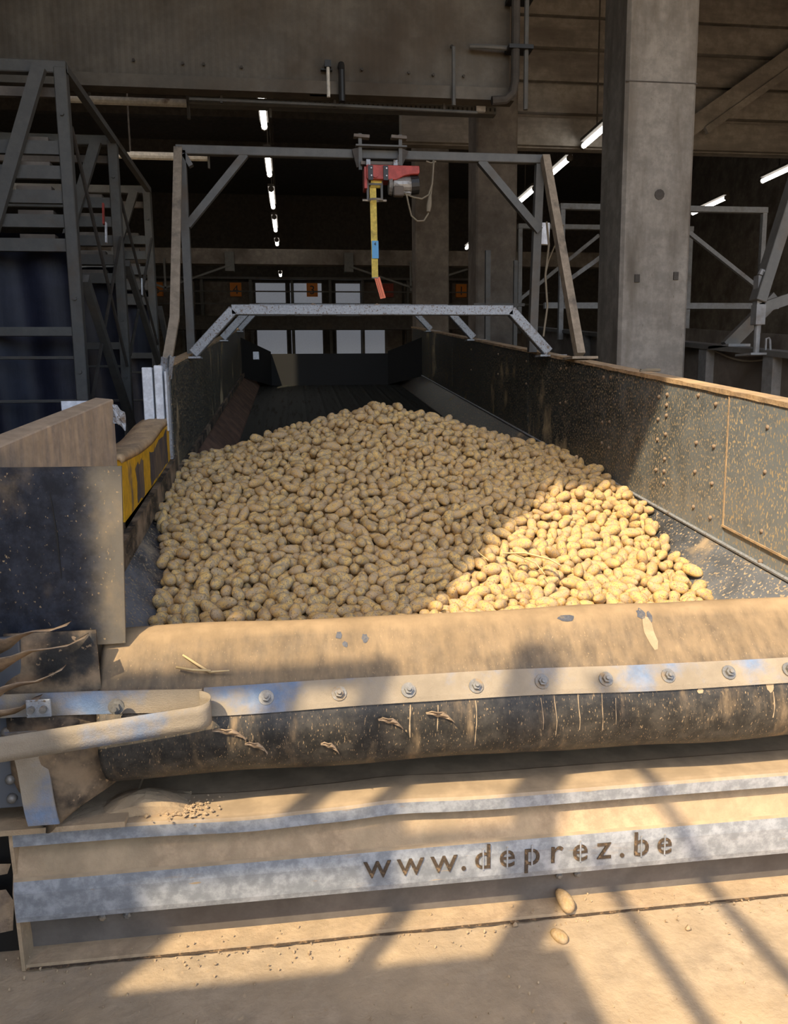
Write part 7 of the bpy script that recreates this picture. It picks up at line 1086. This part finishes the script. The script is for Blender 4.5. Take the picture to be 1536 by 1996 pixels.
for i in range(NI, NP):
    P, Fs = small[PV[i]]; VV.append(P*PS[i]@rotm(PE[i]).T+PP[i]); FF.append(Fs+n0); n0 += len(P); TT.append(np.full(len(P), gr.uniform()))
VV = np.concatenate(VV).astype('f4'); FF = np.concatenate(FF).astype('i4'); TT = np.concatenate(TT).astype('f4')
me = bpy.data.meshes.new('potato_heap'); me.vertices.add(len(VV)); me.vertices.foreach_set('co', (VV-np.array([.53, 4, .8], 'f4')).ravel())
me.loops.add(FF.size); me.loops.foreach_set('vertex_index', FF.ravel()); me.polygons.add(len(FF)); me.polygons.foreach_set('loop_start', np.arange(0, FF.size, 3, dtype='i4'))
me.polygons.foreach_set('use_smooth', np.ones(len(FF), bool)); me.update(calc_edges=True); at = me.attributes.new('tone', 'FLOAT', 'POINT'); at.data.foreach_set('value', TT)
me.materials.append(m_potm); o = bpy.data.objects.new('potato_heap', me); C.objects.link(o); o.location = (.53, 4, .8)
tag(o, 'the rest of the heap of potatoes rising towards the back of the hopper', 'potatoes', None, 'stuff')
m_core = plain('soil_gap_shade', srgb(98, 82, 64), .95)
# soil filling under the potatoes, darkened for the shade in the gaps
SX = np.linspace(XL+.02, XR-.02, 60); SY = np.linspace(2.345, 5.5, 80)
yc = [2.2,2.5,2.8,3.2,3.6,4.0,4.4,4.75,5.0,5.4,5.9,6.4]; hc = [.80,.82,.88,1.01,1.15,1.31,1.48,1.59,1.57,1.38,1.14,.95]
ye = [2.2,2.5,2.72,3.15,3.78,4.3,4.8,5.2,5.8,6.4]; he = [.79,.79,.81,.95,1.10,1.18,1.21,1.12,.95,.8]
rows = []
for y in SY:
    row = []
    for x in SX:
        u = min(1, abs(x-.53)/1.17); w = max(0, min(1, 1-math.sqrt(u*u+.006)+.077)); e = np.interp(y, ye, he); h = e+(np.interp(y, yc, hc)-e)*w
        zc_ = crease(y); hop = max(zc_-.22, zc_-.01-min(x-XL, XR-x))
        row.append((x, y, max(h-.10, hop-.03)))
    rows.append(row)
core = M().grid(rows, (0, 0, -.02)).build('soil_core', m_core); tag(core, 'loose dry soil under the potatoes, darkened for the shaded gaps', 'soil', None, 'stuff')
# loose potatoes in front
def loose(vi, loc, rot, sc, lab):
    me = pm[vi].copy(); me.materials.clear(); me.materials.append(m_potd); o = bpy.data.objects.new('potato', me); C.objects.link(o); o.location = loc; o.rotation_euler = rot; o.scale = sc; tag(o, lab, 'potato'); return o
loose(5, (.79, 2.13, .043), (.15, -.25, 1.75), (.85, 1, 1), 'loose potato lying on the base plate under the bumper rail')
loose(2, (.735, 2.02, .010), (0, .1, 2.0), (.9, .8, .8), 'dust covered potato half buried in the floor dust')
# straw
def straw(pts, r, lab): tag(M().tube(pts, r, 5).build('plant_stalk', m_straw, None, smooth=True), lab, 'stalk')
def ap_pt(x, z, d=.006): return (x, on_apron(z, x)-d, z+d)
straw([ap_pt(-.33, .885, .008), ap_pt(-.29, .862, .008), ap_pt(-.255, .842, .010), ap_pt(-.20, .84, .016)], [.003, .0045, .004, .002], 'thick dry stalk on the apron just above the strap')
straw([ap_pt(-.345, .855, .014), ap_pt(-.30, .845, .018), ap_pt(-.25, .84, .02)], [.004, .004, .003], 'short split stalk crossing the thicker stalk on the apron')
straw([(.80, 2.93, .985), (.88, 2.90, .99), (.96, 2.84, .975), (.995, 2.80, .955)], [.004, .005, .004, .003], 'pale dry stalk lying across the sunlit potatoes')
straw([(.84, 2.90, .985), (.90, 2.82, .965), (.915, 2.75, .935)], [.003, .003, .002], 'thin bent stalk hanging from the pale stalk on the potatoes')
straw([(.72, 3.05, 1.0), (.71, 2.98, .985), (.735, 2.9, .965)], [.002, .002, .002], 'hair thin stalk at the shade edge of the potatoes')
g = M()
for k in range(420):
    x, y, q = R.uniform(-.9, 1.9), R.uniform(1.45, 2.19) if k % 3 else R.gauss(2.08, .03), R.uniform(.0012, .0042)
    z = .003+(.018 if y > 2.115 else 0); p0 = Vector((x, y, z)); e = Vector((R.uniform(-1, 1), R.uniform(-1, 1), .3))*q
    g.tube([p0-e, p0+e*.3+Vector((0, 0, q)), p0+e], [q*.6, q, q*.4], 5)
o = g.build('soil_crumbs', m_mud); tag(o, 'fine crumbs of dry soil scattered over the floor', 'soil', None, 'stuff')
for i, (x, y, s, l) in enumerate(((.62, 2.09, .008, 'pale pebble at the crack before the base plate'), (.35, 2.15, .007, 'light pebble on the base plate'), (1.13, 2.0, .008, 'small pebble on the sunlit floor, right side'), (1.42, 2.17, .008, 'small clod on the base plate, far right'))):
    tag(M().tube([(x-s, y, s*.6), (x, y, s*.8+.004), (x+s, y, s*.5)], [s*.5, s, s*.4], 6).build('pebble', m_mud, None, smooth=True), l, 'pebble')
